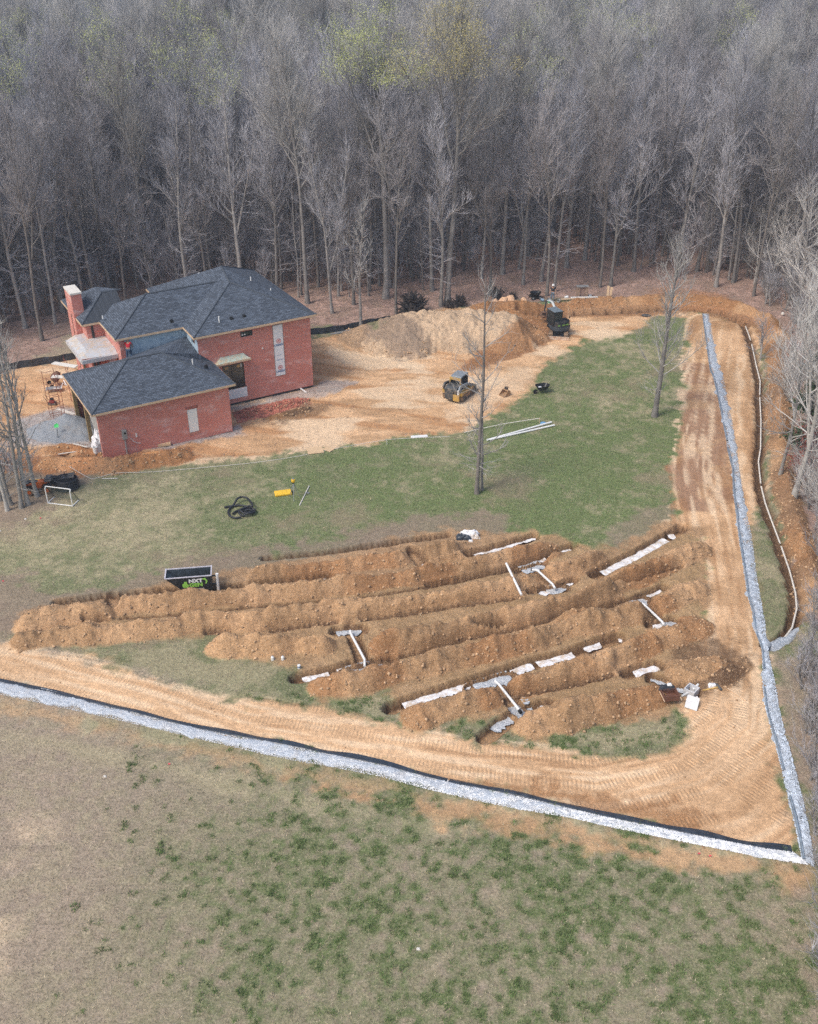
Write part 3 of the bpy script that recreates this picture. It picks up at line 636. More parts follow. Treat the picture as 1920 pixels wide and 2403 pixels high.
def forest_mass(name, pts, kinds, smin, smax, label, seed):
    """one object: points that carry instances of whole trees"""
    n = len(pts); me = bpy.data.meshes.new(name); me.vertices.add(n); me.vertices.foreach_set('co', np.asarray(pts, np.float32).ravel()); rs = np.random.RandomState(seed)
    for nm, tp, val in (('kind', 'INT', rs.randint(0, len(kinds), n)), ('sc', 'FLOAT', rs.uniform(smin, smax, n).astype(np.float32)), ('rz', 'FLOAT', rs.uniform(0, 6.28, n).astype(np.float32))):
        a = me.attributes.new(nm, tp, 'POINT'); a.data.foreach_set('value', val)
    o = bpy.data.objects.new(name, me); col.objects.link(o); setp(o, label, 'forest', kind='stuff')
    ng = bpy.data.node_groups.new(name, 'GeometryNodeTree'); ng.interface.new_socket('Geometry', in_out='INPUT', socket_type='NodeSocketGeometry'); ng.interface.new_socket('Geometry', in_out='OUTPUT', socket_type='NodeSocketGeometry')
    N = ng.nodes.new; L = ng.links.new; gi = N('NodeGroupInput'); go = N('NodeGroupOutput'); jn = N('GeometryNodeJoinGeometry')
    def attr(nm, tp):
        q = N('GeometryNodeInputNamedAttribute'); q.data_type = tp; q.inputs['Name'].default_value = nm; return q.outputs['Attribute']
    ka, sa, ra = attr('kind', 'INT'), attr('sc', 'FLOAT'), attr('rz', 'FLOAT'); cx = N('ShaderNodeCombineXYZ'); L(ra, cx.inputs[2])
    for i, k in enumerate(kinds):
        j2 = N('GeometryNodeJoinGeometry')
        for ob in k:
            oi = N('GeometryNodeObjectInfo'); oi.transform_space = 'ORIGINAL'; oi.inputs['As Instance'].default_value = True; oi.inputs['Object'].default_value = ob; L(oi.outputs['Geometry'], j2.inputs[0])
        gti = N('GeometryNodeGeometryToInstance'); L(j2.outputs[0], gti.inputs[0])
        cm = N('FunctionNodeCompare'); cm.data_type = 'INT'; cm.operation = 'EQUAL'; L(ka, cm.inputs[2]); cm.inputs[3].default_value = i
        ip = N('GeometryNodeInstanceOnPoints'); L(gi.outputs[0], ip.inputs['Points']); L(cm.outputs[0], ip.inputs['Selection']); L(gti.outputs[0], ip.inputs['Instance']); L(cx.outputs[0], ip.inputs['Rotation']); L(sa, ip.inputs['Scale'])
        L(ip.outputs[0], jn.inputs[0])
    L(jn.outputs[0], go.inputs[0]); m = o.modifiers.new('trees', 'NODES'); m.node_group = ng
    return o
def parts_of(kind):
    return [o for o in col.objects if o.type == 'MESH' and o.data in (kind.trunk, kind.crown, kind.foliage)][:1] and \
        [next(o for o in col.objects if o.data is d) for d in (kind.trunk, kind.crown, kind.foliage) if d is not None and any(o.data is d for o in col.objects)]
far = sel[NI:]
UND = [make_kind(190+i, M_BARK, [M_TWIG, M_TWIGD, M_TWIG][i], h=[7, 9, 5][i], r=.045, clear=.12, spread=.34, nl=15, twigs=2.8, wob=.09, tw=.014, tlen=.8, ang=(.5, 1.1), k0=M_TWIG) for i in range(3)]
UND += [make_kind(195+i, M_BARK if i else M_BARKD, M_TWIG, h=[15, 18][i], r=[.075, .10][i], clear=.35, spread=.15, nl=12, twigs=2.2, wob=.05, tw=.013, tlen=.8, ang=(.6, 1.1), dead=10) for i in range(2)]
up_ = []
for _ in range(16000):
    y = frs.uniform(88, 215); x = frs.uniform(-1, 1)*(.47*y+10); e_ = np.interp(x, EX, EY)
    if y < e_+1.0 or frs.rand() > (.75 if x < 20 else .45)*min(1, (y-e_)/7): continue
    up_.append((x, y, HS(x, y)-.05))
up_ = up_[:5600]; q0 = up_[:5]
for (x, y, z), k, lb in zip(q0, UND, 'abcde'): plant(k, 'sapling', x, y, z, 1, label='thin bare sapling in the undergrowth of the forest', cat='sapling', group='saplings of the undergrowth')
forest_mass('undergrowth', up_[5:], [parts_of(k) for k in UND], .6, 1.25, 'undergrowth of thin bare saplings between the forest trunks', 8)
if far: forest_mass('distant_forest', [(x, y, HS(x, y)-.1) for x, y in far], [parts_of(k) for k in F_+[PALE[1], PALE[2], HAZ, PALE[2]]], .85, 1.1, 'mass of bare grey treetops filling the distance', 3)
# ------------------------------------------------------------------ brick house (local frame: x along the front, y away, z up)
HPSI = R(30); HO = P(546.3, 1012.9)
HM = Matrix.Translation(Vector((HO[0], HO[1], 0))) @ Matrix.Rotation(HPSI, 4, 'Z')
def brick_mat():
    t = NT('brick'); uv = t.n('ShaderNodeTexCoord').outputs['UV']; co = t.coords()
    b = t.n('ShaderNodeTexBrick'); b.inputs['Scale'].default_value = 1; b.inputs['Brick Width'].default_value = .21; b.inputs['Row Height'].default_value = .075; b.inputs['Mortar Size'].default_value = .009
    b.inputs['Color1'].default_value = (.58, .140, .095, 1); b.inputs['Color2'].default_value = (.69, .20, .14, 1); b.inputs['Mortar'].default_value = (.66, .52, .48, 1); b.inputs['Bias'].default_value = -.1
    t.l(uv, b.inputs['Vector']); mp = t.n('ShaderNodeMapping'); t.l(uv, mp.inputs[0]); mp.inputs['Scale'].default_value = (.6, 1.5, 1); mp.inputs['Rotation'].default_value = (0, 0, .25)
    n = t.noise(mp.outputs[0], 1.1, 5, .7); n2 = t.noise(co, 13, 3); n3 = t.noise(mp.outputs[0], .45, 3)
    c = t.mix(t.math('MULTIPLY', t.mr(n, .52, .64, 0, 1), t.mr(n2, .40, .6, .1, .7)), b.outputs['Color'], (.82, .64, .62))
    c = t.mix(t.mr(n3, .35, .65, 0, .35), c, (.44, .125, .09)); t.l(c, t.b.inputs['Base Color']); t.rough(.85); t.bump(b.outputs['Fac'], .006); return t.m
def shingle_mat():
    t = NT('shingle'); uv = t.n('ShaderNodeTexCoord').outputs['UV']
    b = t.n('ShaderNodeTexBrick'); b.inputs['Scale'].default_value = 1; b.inputs['Brick Width'].default_value = .34; b.inputs['Row Height'].default_value = .15; b.inputs['Mortar Size'].default_value = .022; b.inputs['Mortar Smooth'].default_value = .3
    b.inputs['Color1'].default_value = (.035, .047, .068, 1); b.inputs['Color2'].default_value = (.12, .15, .20, 1); b.inputs['Mortar'].default_value = (.028, .034, .044, 1); t.l(uv, b.inputs['Vector'])
    n = t.noise(uv, 1.3, 4, .7); n2 = t.noise(uv, 9, 2); c = t.mix(t.mr(n, .3, .7, .0, .25), b.outputs['Color'], (.085, .10, .125)); c = t.mix(t.mr(n2, .5, .7, 0, .35), c, (.15, .175, .21))
    t.l(c, t.b.inputs['Base Color']); t.rough(.88); t.bump(b.outputs['Fac'], .012); return t.m
M_BRICK = brick_mat(); M_SH = shingle_mat()
M_FASC = plain('fascia_wood', (.62, .45, .30), .8, var=.12); M_CAP = plain('ridge_cap', (.06, .072, .09), .9); M_BLACK = plain('black_frame', (.012, .012, .013), .4)
M_TAR = plain('foundation_tar', (.022, .022, .025), .6, var=.3); M_WHITE = plain('white_pvc', (.80, .80, .79), .35, var=.04); M_CONC = plain('concrete', (.46, .45, .43), .9, var=.15, bump=.01)
M_STONE = plain('cast_stone', (.70, .66, .60), .8, var=.1, scale=4); M_WOODP = plain('treated_post', (.26, .19, .09), .8, var=.2, scale=9); M_METALG = plain('grey_metal', (.34, .35, .36), .45, .3, var=.1)
M_COPPER = plain('aged_canopy', (.42, .56, .50), .7, var=.25, scale=5, dirt=(.55, .42, .28), dirtamt=.4); M_DARK = plain('dark_interior', (.035, .03, .027), .9)
M_TPO = plain('porch_roof_sheet', (.55, .56, .58), .55, .2, var=.1, scale=2, dirt=(.62, .5, .38), dirtamt=.1); M_WRAPW = plain('white_wrap', (.80, .80, .83), .6, var=.05)
def wrapblue():
    t = NT('house_wrap'); uv = t.n('ShaderNodeTexCoord').outputs['UV']; b = t.n('ShaderNodeTexBrick'); t.l(uv, b.inputs['Vector']); b.inputs['Scale'].default_value = 1; b.inputs['Brick Width'].default_value = .16; b.inputs['Row Height'].default_value = .10; b.inputs['Mortar Size'].default_value = .02
    for i in ('Color1', 'Color2'): b.inputs[i].default_value = (.10, .20, .32, 1)
    b.inputs['Mortar'].default_value = (.40, .52, .62, 1); ck = t.n('ShaderNodeSeparateXYZ'); t.l(uv, ck.inputs[0])
    mx = t.math('GREATER_THAN', t.math('FRACT', t.math('MULTIPLY', ck.outputs[0], 1.15)), .62); my = t.math('GREATER_THAN', t.math('FRACT', t.math('MULTIPLY', ck.outputs[1], 1.9)), .62)
    c = t.mix(t.math('MULTIPLY', t.math('MULTIPLY', mx, my), .8), (.40, .52, .62), b.outputs['Color']); n = t.noise(uv, 2, 3); c = t.mix(t.mr(n, .4, .7, 0, .25), c, (.6, .66, .7))
    t.l(c, t.b.inputs['Base Color']); t.rough(.55); return t.m
M_WRAP = wrapblue()
def glass_mat():
    t = NT('window_glass'); t.b.inputs['Base Color'].default_value = (.03, .035, .035, 1); t.rough(.06); t.b.inputs['Specular IOR Level'].default_value = .6; return t.m
M_GLASS = glass_mat()
house = empty('brick_house', (HO[0], HO[1], 0), HPSI, label='unfinished red brick house with dark slate grey shingle hip roofs in the clay yard', cat='house')
def wall(mb, p0, p1, z0, z1, holes=(), thick=0):
    """wall between plan points p0, p1, holes as (s0, s1, z0, z1) along the wall"""
    L = math.hypot(p1[0]-p0[0], p1[1]-p0[1]); ux, uy = (p1[0]-p0[0])/L, (p1[1]-p0[1])/L
    S = sorted({0, L, *[h[0] for h in holes], *[h[1] for h in holes]}); Zs = sorted({z0, z1, *[h[2] for h in holes], *[h[3] for h in holes]})
    off = rnd.uniform(0, 3)
    for a, b in zip(S, S[1:]):
        for c, d in zip(Zs, Zs[1:]):
            m, q = (a+b)/2, (c+d)/2
            if any(h[0] < m < h[1] and h[2] < q < h[3] for h in holes): continue
            mb.quad([(p0[0]+ux*a, p0[1]+uy*a, c), (p0[0]+ux*b, p0[1]+uy*b, c), (p0[0]+ux*b, p0[1]+uy*b, d), (p0[0]+ux*a, p0[1]+uy*a, d)], [(a+off, c), (b+off, c), (b+off, d), (a+off, d)])
    for h in holes:      # reveals
        nx, ny = -uy*.12, ux*.12
        c4 = [(h[0], h[2]), (h[1], h[2]), (h[1], h[3]), (h[0], h[3])]
        for i in range(4):
            (a, c), (b, d) = c4[i], c4[(i+1) % 4]; A = (p0[0]+ux*a, p0[1]+uy*a, c); B = (p0[0]+ux*b, p0[1]+uy*b, d)
            mb.quad([A, B, (B[0]+nx, B[1]+ny, B[2]), (A[0]+nx, A[1]+ny, A[2])], [(0, 0), (.2, 0), (.2, .1), (0, .1)])
GU, GE = -10.05, 4.06
MU0, MV0, MU1, ME = -.6, 4.46, 9.07, 6.46
W1 = MB(); wall(W1, (GU, 0), (0, 0), -.3, GE-.02, [(10.05-3.42, 10.05-2.63, .72, 2.68)]); wall(W1, (0, 0), (0, MV0), -.3, GE-.02); wall(W1, (GU, 7.5), (GU, 6.9), -.1, GE); wall(W1, (0, 7.5), (GU, 7.5), -.1, GE)
wall(W1, (GU, .25), (GU, 0), -.1, GE); W1.build('garage_wall', M_BRICK, house)
W2 = MB(); wall(W2, (MU0, MV0), (MU1, MV0), .18, ME, [(3.0+.6-.02, 4.0+.6, 5.66, 6.12), (1.2+.6, 3.04+.6, 1.5, 3.56)]); wall(W2, (MU1, MV0), (MU1, 16.8), .18, ME); wall(W2, (MU1, 16.8), (MU0, 16.8), 0, ME); W2.build('main_wall', M_BRICK, house)
W3 = MB(); wall(W3, (MU0, 7.14), (MU0, MV0), 4, ME, [(7.14-5.9, 7.14-5.1, 5.45, 6.2)]); wall(W3, (-5.55, 7.14), (MU0, 7.14), 4.2, ME); W3.build('house_wrap', M_WRAP, house)
W4 = MB(); wall(W4, (-5.96, 7.14), (-5.55, 7.14), 0, ME); wall(W4, (-5.96, 11.55), (-5.96, 7.14), 0, ME); wall(W4, (-7.35, 11.55), (-5.96, 11.55), 0, ME); wall(W4, (-7.35, 17.8), (-7.35, 11.55), 0, ME); wall(W4, (-3, 17.8), (-7.35, 17.8), 0, ME); W4.build('rear_wall', M_BRICK, house)
MB().b2((-6.98, 11.46, 0), (-6.80, 11.54, ME-.1)).build('downspout_gap', M_BLACK, house)
W5 = MB(); W5.b2((MU0, MV0+.015, -.3), (MU1-.015, MV0+.2, .18)); W5.b2((MU1-.19, MV0+.2, -.3), (MU1-.015, 16.7, .18)); W5.b2((GU+6, -.012, -.3), (-.1, .05, .06)); W5.build('foundation', M_TAR, house)
# blocks behind openings
I = MB(); I.b2((GU+.15, .2, -.2), (-.15, 7.3, .03)); I.quad([(-9.6, 3, .1), (-1, 7.3, .1), (-1, 7.3, 3.9), (-9.6, 7.3, 3.9)]); I.build('garage_floor', M_CONC, house)
MB().b2((.6, 5.4, .3), (4.6, 5.5, 6.3)).build('interior_partition', plain('stud_partition', (.12, .10, .08), .9), house)
def window(x0, x1, z0, z1, y, mull=(), parent=house, fw=.055):
    f = MB(); f.b2((x0, y, z0), (x0+fw, y+.07, z1)); f.b2((x1-fw, y, z0), (x1, y+.07, z1)); f.b2((x0+fw, y, z1-fw), (x1-fw, y+.07, z1)); f.b2((x0+fw, y, z0), (x1-fw, y+.07, z0+fw))
    for m in mull: f.b2((m-.03, y+.001, z0+fw), (m+.03, y+.069, z1-fw))
    o = f.build('window', M_BLACK, parent); MB().b2((x0+fw, y+.03, z0+fw), (x1-fw, y+.04, z1-fw)).build('pane', M_GLASS, o); return o
w_ = window(2.98, 4.0, 5.66, 6.12, MV0+.01); [MB().b2((a, MV0+.035, 5.78), (a+.12, MV0+.038, 5.9)).build('sticker', M_WHITE, w_) for a in (3.1, 3.3)]
w_ = window(1.2, 3.04, 1.5, 3.56, MV0+.03, (1.98,)); mb_ = plain('brown_sticker', (.5, .3, .1), .7); [MB().b2((a, MV0+.05, 3.18), (a+.28, MV0+.055, 3.41)).build('sticker', mb_, w_) for a in (1.45, 2.45)]
MB().b2((2.78, MV0+.05, 3.15), (2.86, MV0+.055, 3.45)).build('sticker', M_WHITE, w_)
MB().b2((1.0, MV0-.04, .58), (3.12, MV0-.003, 1.42)).build('foam_panel', M_WRAPW, house, label='white board under the big window')
MB().b2((1.1, MV0-.05, 1.43), (3.1, MV0+.02, 1.5)).build('window_sill', M_BLACK, house)
# tall covered window with print
pn = MB(); pn.b2((5.77, MV0-.035, 1.74), (6.57, MV0-.004, 6.1)); pn = pn.build('window_cover', M_WRAPW, house, label='tall white covered window strip with printed logos')
pf = MB()
for x0, x1, z0, z1 in ((5.72, 5.766, 1.7, 6.14), (6.574, 6.62, 1.7, 6.14), (5.766, 6.574, 1.70, 1.738), (5.766, 6.574, 6.102, 6.14)): pf.b2((x0, MV0-.02, z0), (x1, MV0-.003, z1))
pf.build('window_trim', M_METALG, house)
def text_mesh(name, body, size, mat, parent, M, ext=.004, bold=0, sx=1.0, align='CENTER'):
    cu = bpy.data.curves.new(name, 'FONT'); cu.body = body; cu.size = size; cu.extrude = ext; cu.offset = bold; cu.align_x = align; cu.align_y = 'CENTER'; cu.resolution_u = 3
    to = bpy.data.objects.new('tmp', cu); col.objects.link(to); dg = bpy.context.evaluated_depsgraph_get(); me = bpy.data.meshes.new_from_object(to.evaluated_get(dg)); bpy.data.objects.remove(to)
    me.name = name; me.transform(M @ Matrix.Diagonal((sx, 1, 1, 1))); me.materials.clear(); me.materials.append(mat); o = bpy.data.objects.new(name, me); col.objects.link(o); o.parent = parent; return o
FR = Matrix.Rotation(math.pi/2, 4, 'X')
M_LB = plain('print_blue', (.12, .2, .36), .6); M_LR = plain('print_red', (.62, .10, .08), .6)
for z in (4.62, 2.32):
    text_mesh('lettering', 'UMBER', .25, M_LB, pn, Matrix.Translation((6.17, MV0-.038, z-.22)) @ FR, bold=.006)
    rg = MB(); n = 20
    for k in range(n):
        a, b = 2*math.pi*k/n, 2*math.pi*(k+1)/n; r0, r1 = .155, .205
        rg.quad([(6.17+r0*math.cos(a), MV0-.04, z+.12+r0*math.sin(a)), (6.17+r1*math.cos(a), MV0-.04, z+.12+r1*math.sin(a)), (6.17+r1*math.cos(b), MV0-.04, z+.12+r1*math.sin(b)), (6.17+r0*math.cos(b), MV0-.04, z+.12+r0*math.sin(b))])
    rg.build('logo_ring', M_LR, pn); text_mesh('logo_mark', 'M', .24, M_LR, pn, Matrix.Translation((6.17, MV0-.038, z+.12)) @ FR, bold=.008)
[MB().b2((a, MV0-.037, zz), (b, MV0-.035, zz+.04)).build('small_print', M_LB, pn) for a, b, zz in ((6.0, 6.34, 3.5), (5.9, 6.45, 3.1))]
# garage window (covered white)
pn = MB(); pn.b2((-3.40, .02, .76), (-2.65, .06, 2.64)); pn.build('garage_window', M_WHITE, house, label='white covered window of the garage wall')
MB().b2((-3.5, -.04, .62), (-2.55, .03, .715)).build('window_sill', plain('brick_sill', (.45, .2, .15), .85), house); MB().b2((-3.52, -.02, 2.69), (-2.53, -.002, 2.9)).build('lintel', plain('brick_soldier', (.38, .12, .09), .85), house)
# canopy over the big window
c = MB(); c.add([(.62, MV0-.5, 3.86), (3.5, MV0-.5, 3.86), (3.5, MV0-.5, 4.0), (.62, MV0-.5, 4.0), (.62, MV0-.003, 3.86), (3.5, MV0-.003, 3.86), (3.1, MV0-.003, 4.34), (1.1, MV0-.003, 4.34), (1.0, MV0-.25, 4.2), (3.15, MV0-.25, 4.2)],
 [(0, 1, 2, 3), (3, 2, 9, 8), (8, 9, 6, 7), (0, 4, 5, 1), (1, 5, 6, 9), (1, 9, 2), (0, 3, 8), (0, 8, 7, 4)]); c.build('window_canopy', M_COPPER, house)
MB().b2((.6, MV0-.53, 3.84), (3.52, MV0-.503, 3.98)).build('canopy_fascia', M_FASC, house)
# --- roofs
def face(mb, pts, ang=None):
    v = [Vector(p) for p in pts]; n = (v[1]-v[0]).cross(v[2]-v[0]).normalized()
    if n.z < 0: v = v[::-1]; n = -n
    e = Vector((0, 0, 1)).cross(n)
    e = e.normalized() if e.length > 1e-3 else Vector((1, 0, 0)); u = n.cross(e); mb.quad([tuple(q) for q in v], [(q.dot(e), q.dot(u)) for q in v])
def roof(name, faces, eaves, caps, **k):
    m = MB()
    for f in faces: face(m, f)
    o = m.build(name, M_SH, house, **k)
    fb = MB()
    for a, b in eaves:
        a, b = Vector(a), Vector(b); d = (b-a).normalized(); n = Vector((d.y, -d.x, 0))*.02
        lo = Vector((0, 0, -.17)); hi = Vector((0, 0, -.015)); vs = []
        for s in (-1, 1): vs += [a+n*s+lo, b+n*s+lo, b+n*s+hi, a+n*s+hi]
        fb.add([tuple(q) for q in vs], [(0, 1, 2, 3), (7, 6, 5, 4), (0, 4, 5, 1), (3, 2, 6, 7), (0, 3, 7, 4), (1, 5, 6, 2)])
    fb.build('fascia', M_FASC, o)
    cb = MB()
    for a, b in caps: cb.tube([(a[0], a[1], a[2]+.0), (b[0], b[1], b[2]+.0)], .07, 6)
    cb.build('ridge_cap', M_CAP, o); return o
e1 = GE+.04
FL, FRt, BL, A, B = (-10.47, -.37, e1), (.47, -.37, e1), (-10.47, 7.9, e1), (-6.35, 3.78, 6.0), (-3.75, 3.78, 6.0)
N1, N2, N3, ER = (-5.94, 7.13, 4.72), (MU0-.01, 7.13, 5.54), (MU0-.01, MV0-.01, 5.02), (.47, MV0-.012, e1)
N3b = (MU0+.5, MV0-.012, 4.8)
roof('garage_roof', [(FL, FRt, B, A), (FL, A, BL), (BL, A, N1), (A, B, N2, N1), (B, N3, N2), (B, FRt, ER, N3)], [(FL, FRt), (BL, FL), (FRt, ER)], [(FL, A), (FRt, B), (A, B), (A, BL)])
e2 = ME+.06
a1, a2, a3 = (-.97, 4.09, e2), (9.52, 4.09, e2), (4.2, 9.2, 8.6)
T_, R2, L2 = (4.75, 12.5, 8.95), (9.52, 17.15, e2), (-.6, 17.15, e2)
roof('main_roof', [(a1, a2, a3), (a2, R2, T_, a3), (R2, L2, T_), (a1, a3, T_), (a1, T_, L2)], [(a1, a2), (a2, R2), (L2, a1), (R2, L2)], [(a1, a3), (a2, a3), (a3, T_), (T_, R2)])
m1, m2, m3, m4, m5 = (-6.32, 6.79, e2), (-.9, 6.79, e2), (-2.5, 10.45, 8.40), (3.9, 10.45, 8.40), (-6.32, 14.1, e2)
roof('middle_roof', [(m1, m2, m4, m3), (m1, m3, m5), (m5, m3, m4, (3.9, 14.1, e2))], [(m1, m2), (m5, m1)], [(m1, m3), (m3, m4)])
f1, f2, f3, f4, f5 = (-7.72, 11.2, e2), (-6.1, 11.2, e2), (-5.2, 13.75, 8.0), (-3.6, 13.75, 8.0), (-7.72, 17.9, e2)
roof('rear_roof', [(f1, f2, (-4, 11.2, e2), (-4, 13.7, 8), f4, f3), (f1, f3, (-5.2, 15.4, 8.0), f5), (f3, f4, (-2.0, 17.9, e2), f5, (-5.2, 15.4, 8.0))], [(f1, f2), (f5, f1)], [(f1, f3), (f3, f4)])
# vents and pipes on the roofs
def roof_xy(px, py, z): 
    p = HM.inverted() @ Vector(P(px, py, z)); return p
for px, py, z, hh in ((514.5, 753, 7.1, .38), (589, 660, 8.1, .38), (636, 687, 7.4, .38), (468, 648, 8.0, .3), (452.5, 853, 5.2, .35), (241, 744, 7.0, .12)):
    p = roof_xy(px, py, z); MB().tube([(p.x, p.y, z-.15), (p.x, p.y, z+hh)], .05, 8).build('vent_pipe', M_WHITE, house)
for px, py, z in ((543, 747, 7.05), (573, 741, 7.05), (512, 676, 8.1), (484, 860, 4.85), (403, 753, 7.1), (409, 806, 5.4)):
    p = roof_xy(px, py, z); MB().b2((p.x-.13, p.y-.13, z-.12), (p.x+.13, p.y+.13, z+.06)).tube([(p.x, p.y, z+.05), (p.x, p.y, z+.14)], .08, 8).build('roof_vent', M_BLACK, house)
# chimney
ch = MB(); x0, x1, y0, y1 = -7.82, -6.98, 13.05, 15.1
for p0, p1 in (((x0, y0), (x1, y0)), ((x1, y0), (x1, y1)), ((x1, y1), (x0, y1)), ((x0, y1), (x0, y0))): wall(ch, p0, p1, 0, 8.42)
ch = ch.build('chimney', M_BRICK, house); MB().b2((x0-.05, y0-.05, 8.42), (x1+.05, y1+.05, 8.56)).build('chimney_cap', M_STONE, ch); MB().b2((x0-.02, y0+.9, 0), (x0-.003, y0+1.02, 6.6)).build('chimney_joint', M_BLACK, ch)
# porch
pr = MB(); z = 4.82; q = [(-8.75, 8.35), (-5.98, 8.1), (-5.98, 11.5), (-7.0, 13.0), (-8.75, 13.0)]
top = [(-8.1, 9.2, z+.32), (-5.98, 8.9, z+.32), (-5.98, 11.5, z+.36), (-7.2, 12.9, z+.36), (-8.1, 12.9, z+.34)]
pr.add([(a, b, z) for a, b in q]+top, [(0, 1, 6, 5), (1, 2, 7, 6), (4, 0, 5, 9), (5, 6, 7, 8, 9), (3, 4, 9, 8), (4, 3, 2, 1, 0)])
pr = pr.build('porch_roof', M_TPO, house); pf = MB(); pf.b2((-8.78, 8.05, z-.32), (-5.98, 8.14, z)); pf.b2((-8.84, 8.14, z-.32), (-8.76, 13.0, z)); pf.build('fascia', plain('zinc_fascia', (.60, .61, .62), .5, .2, var=.08), pr)
MB().b2((-8.7, 8.2, 0), (-8.56, 8.34, z-.32)).build('porch_post', M_WOODP, house); MB().b2((-6.6, 8.2, 0), (-6.2, 8.6, z-.32)).build('porch_column', M_BRICK, house)
MB().b2((-7.9, 8.25, 1.2), (-7.75, 8.4, z-.32)).build('porch_post', M_BLACK, house)
for y in (2.9, 6.5): MB().b2((-10.28, y-.13, -.1), (-10.02, y+.13, GE-.1)).build('garage_post', M_WOODP, house)
MB().b2((-10.26, .14, 3.76), (-10.06, 7.6, 4.04)).build('garage_beam', M_WOODP, house)
# meter box, conduit, vent, pipe stub
mt = MB().b2((-8.5, -.16, 1.52), (-8.14, -.003, 2.28)).build('meter_box', M_METALG, house, bevel=.015); MB().tube([(-8.28, -.16, 2.02), (-8.28, -.20, 2.02)], .08, 10).build('meter_socket', M_BLACK, mt)
MB().tube([(-8.34, -.08, 1.55), (-8.34, -.08, .35), (-8.36, -.12, .1), (-8.45, -.35, -.1), (-8.55, -.8, -.2)], .055, 8).build('conduit', M_METALG, house)
MB().tube([(-7.9, -.02, 1.5), (-7.75, -.05, 1.2), (-7.5, -.04, .98), (-7.2, -.03, .88)], .018, 6).build('cable', M_WHITE, house); MB().b2((-7.5, -.06, 1.45), (-7.4, -.003, 1.75)).build('dryer_vent', M_WHITE, house)
MB().tube([(7.85, MV0+.1, .16), (8.05, MV0-.75, .03)], .06, 8).build('drain_stub', M_WHITE, house); MB().tube([(4.75, MV0-.06, 4.4), (4.75, MV0+.01, 4.4)], .07, 8).build('wall_vent', M_WHITE, house)
def hl(x, y, z): return HM @ Vector((x, y, z))
# wrapped material in the garage mouth
def crumple(name, w, d, h, mat, seed, n=12):
    rs = np.random.RandomState(seed); vs = []; fs = []
    for i in range(n+1):
        for j in range(n+1):
            u, v = i/n, j/n; e = min(u, v, 1-u, 1-v)*4; k = rs.uniform(.75, 1.1) if 0 < i < n and 0 < j < n else 1
            vs.append(((u-.5)*w*(1+.06*rs.randn()), (v-.5)*d*(1+.06*rs.randn()), h*min(1, e)**.5*k if e > 0 else 0))
    for i in range(n):
        for j in range(n): fs.append((i*(n+1)+j, (i+1)*(n+1)+j, (i+1)*(n+1)+j+1, i*(n+1)+j+1))
    return mesh_np(name, vs, fs, mat)
o = crumple('wrapped_pallet', 1.6, 1.3, 1.5, M_WRAPW, 3); o.location = hl(-9.6, 1.4, .45); o.rotation_euler[2] = HPSI; setp(o, 'white plastic wrapped stack in the open garage mouth between the wooden posts', 'pallet')
# ------------------------------------------------------------------ roofer
def skin_person(name, joints, edges, mats, label, loc, rz, parts):
    """one skinned body; joints {name:(x,y,z,r)}"""
    e = empty(name, loc, rz, label=label, cat='person')
    def sk(nm, js, es, mat, sub=2, parent=e):
        ks = list(js); me = bpy.data.meshes.new(nm); me.from_pydata([js[k][:3] for k in ks], [(ks.index(a), ks.index(b)) for a, b in es], [])
        o = bpy.data.objects.new(nm, me); col.objects.link(o); o.parent = parent; m = o.modifiers.new('s', 'SKIN'); me.skin_vertices or None
        for i, k in enumerate(ks):
            r = js[k][3]; me.skin_vertices[0].data[i].radius = r if isinstance(r, tuple) else (r, r)
        me.skin_vertices[0].data[0].use_root = True; o.modifiers.new('u', 'SUBSURF').levels = sub; o.modifiers[-1].render_levels = sub; me.materials.append(mat); return o
    return e, sk
M_SKIN = plain('skin', (.45, .26, .17), .6, var=.08); M_HAIR = plain('dark_hair', (.02, .016, .013), .7); M_REDS = plain('red_shirt', (.55, .015, .03), .8, var=.15); M_JEANS = plain('blue_jeans', (.035, .07, .13), .85); M_BOOT = plain('boots', (.05, .035, .025), .7)
M_BSHIRT = plain('charcoal_shirt', (.035, .04, .05), .85); M_GJEANS = plain('faded_jeans', (.16, .21, .27), .85); M_GLOVE = plain('white_glove', (.75, .75, .74), .7)
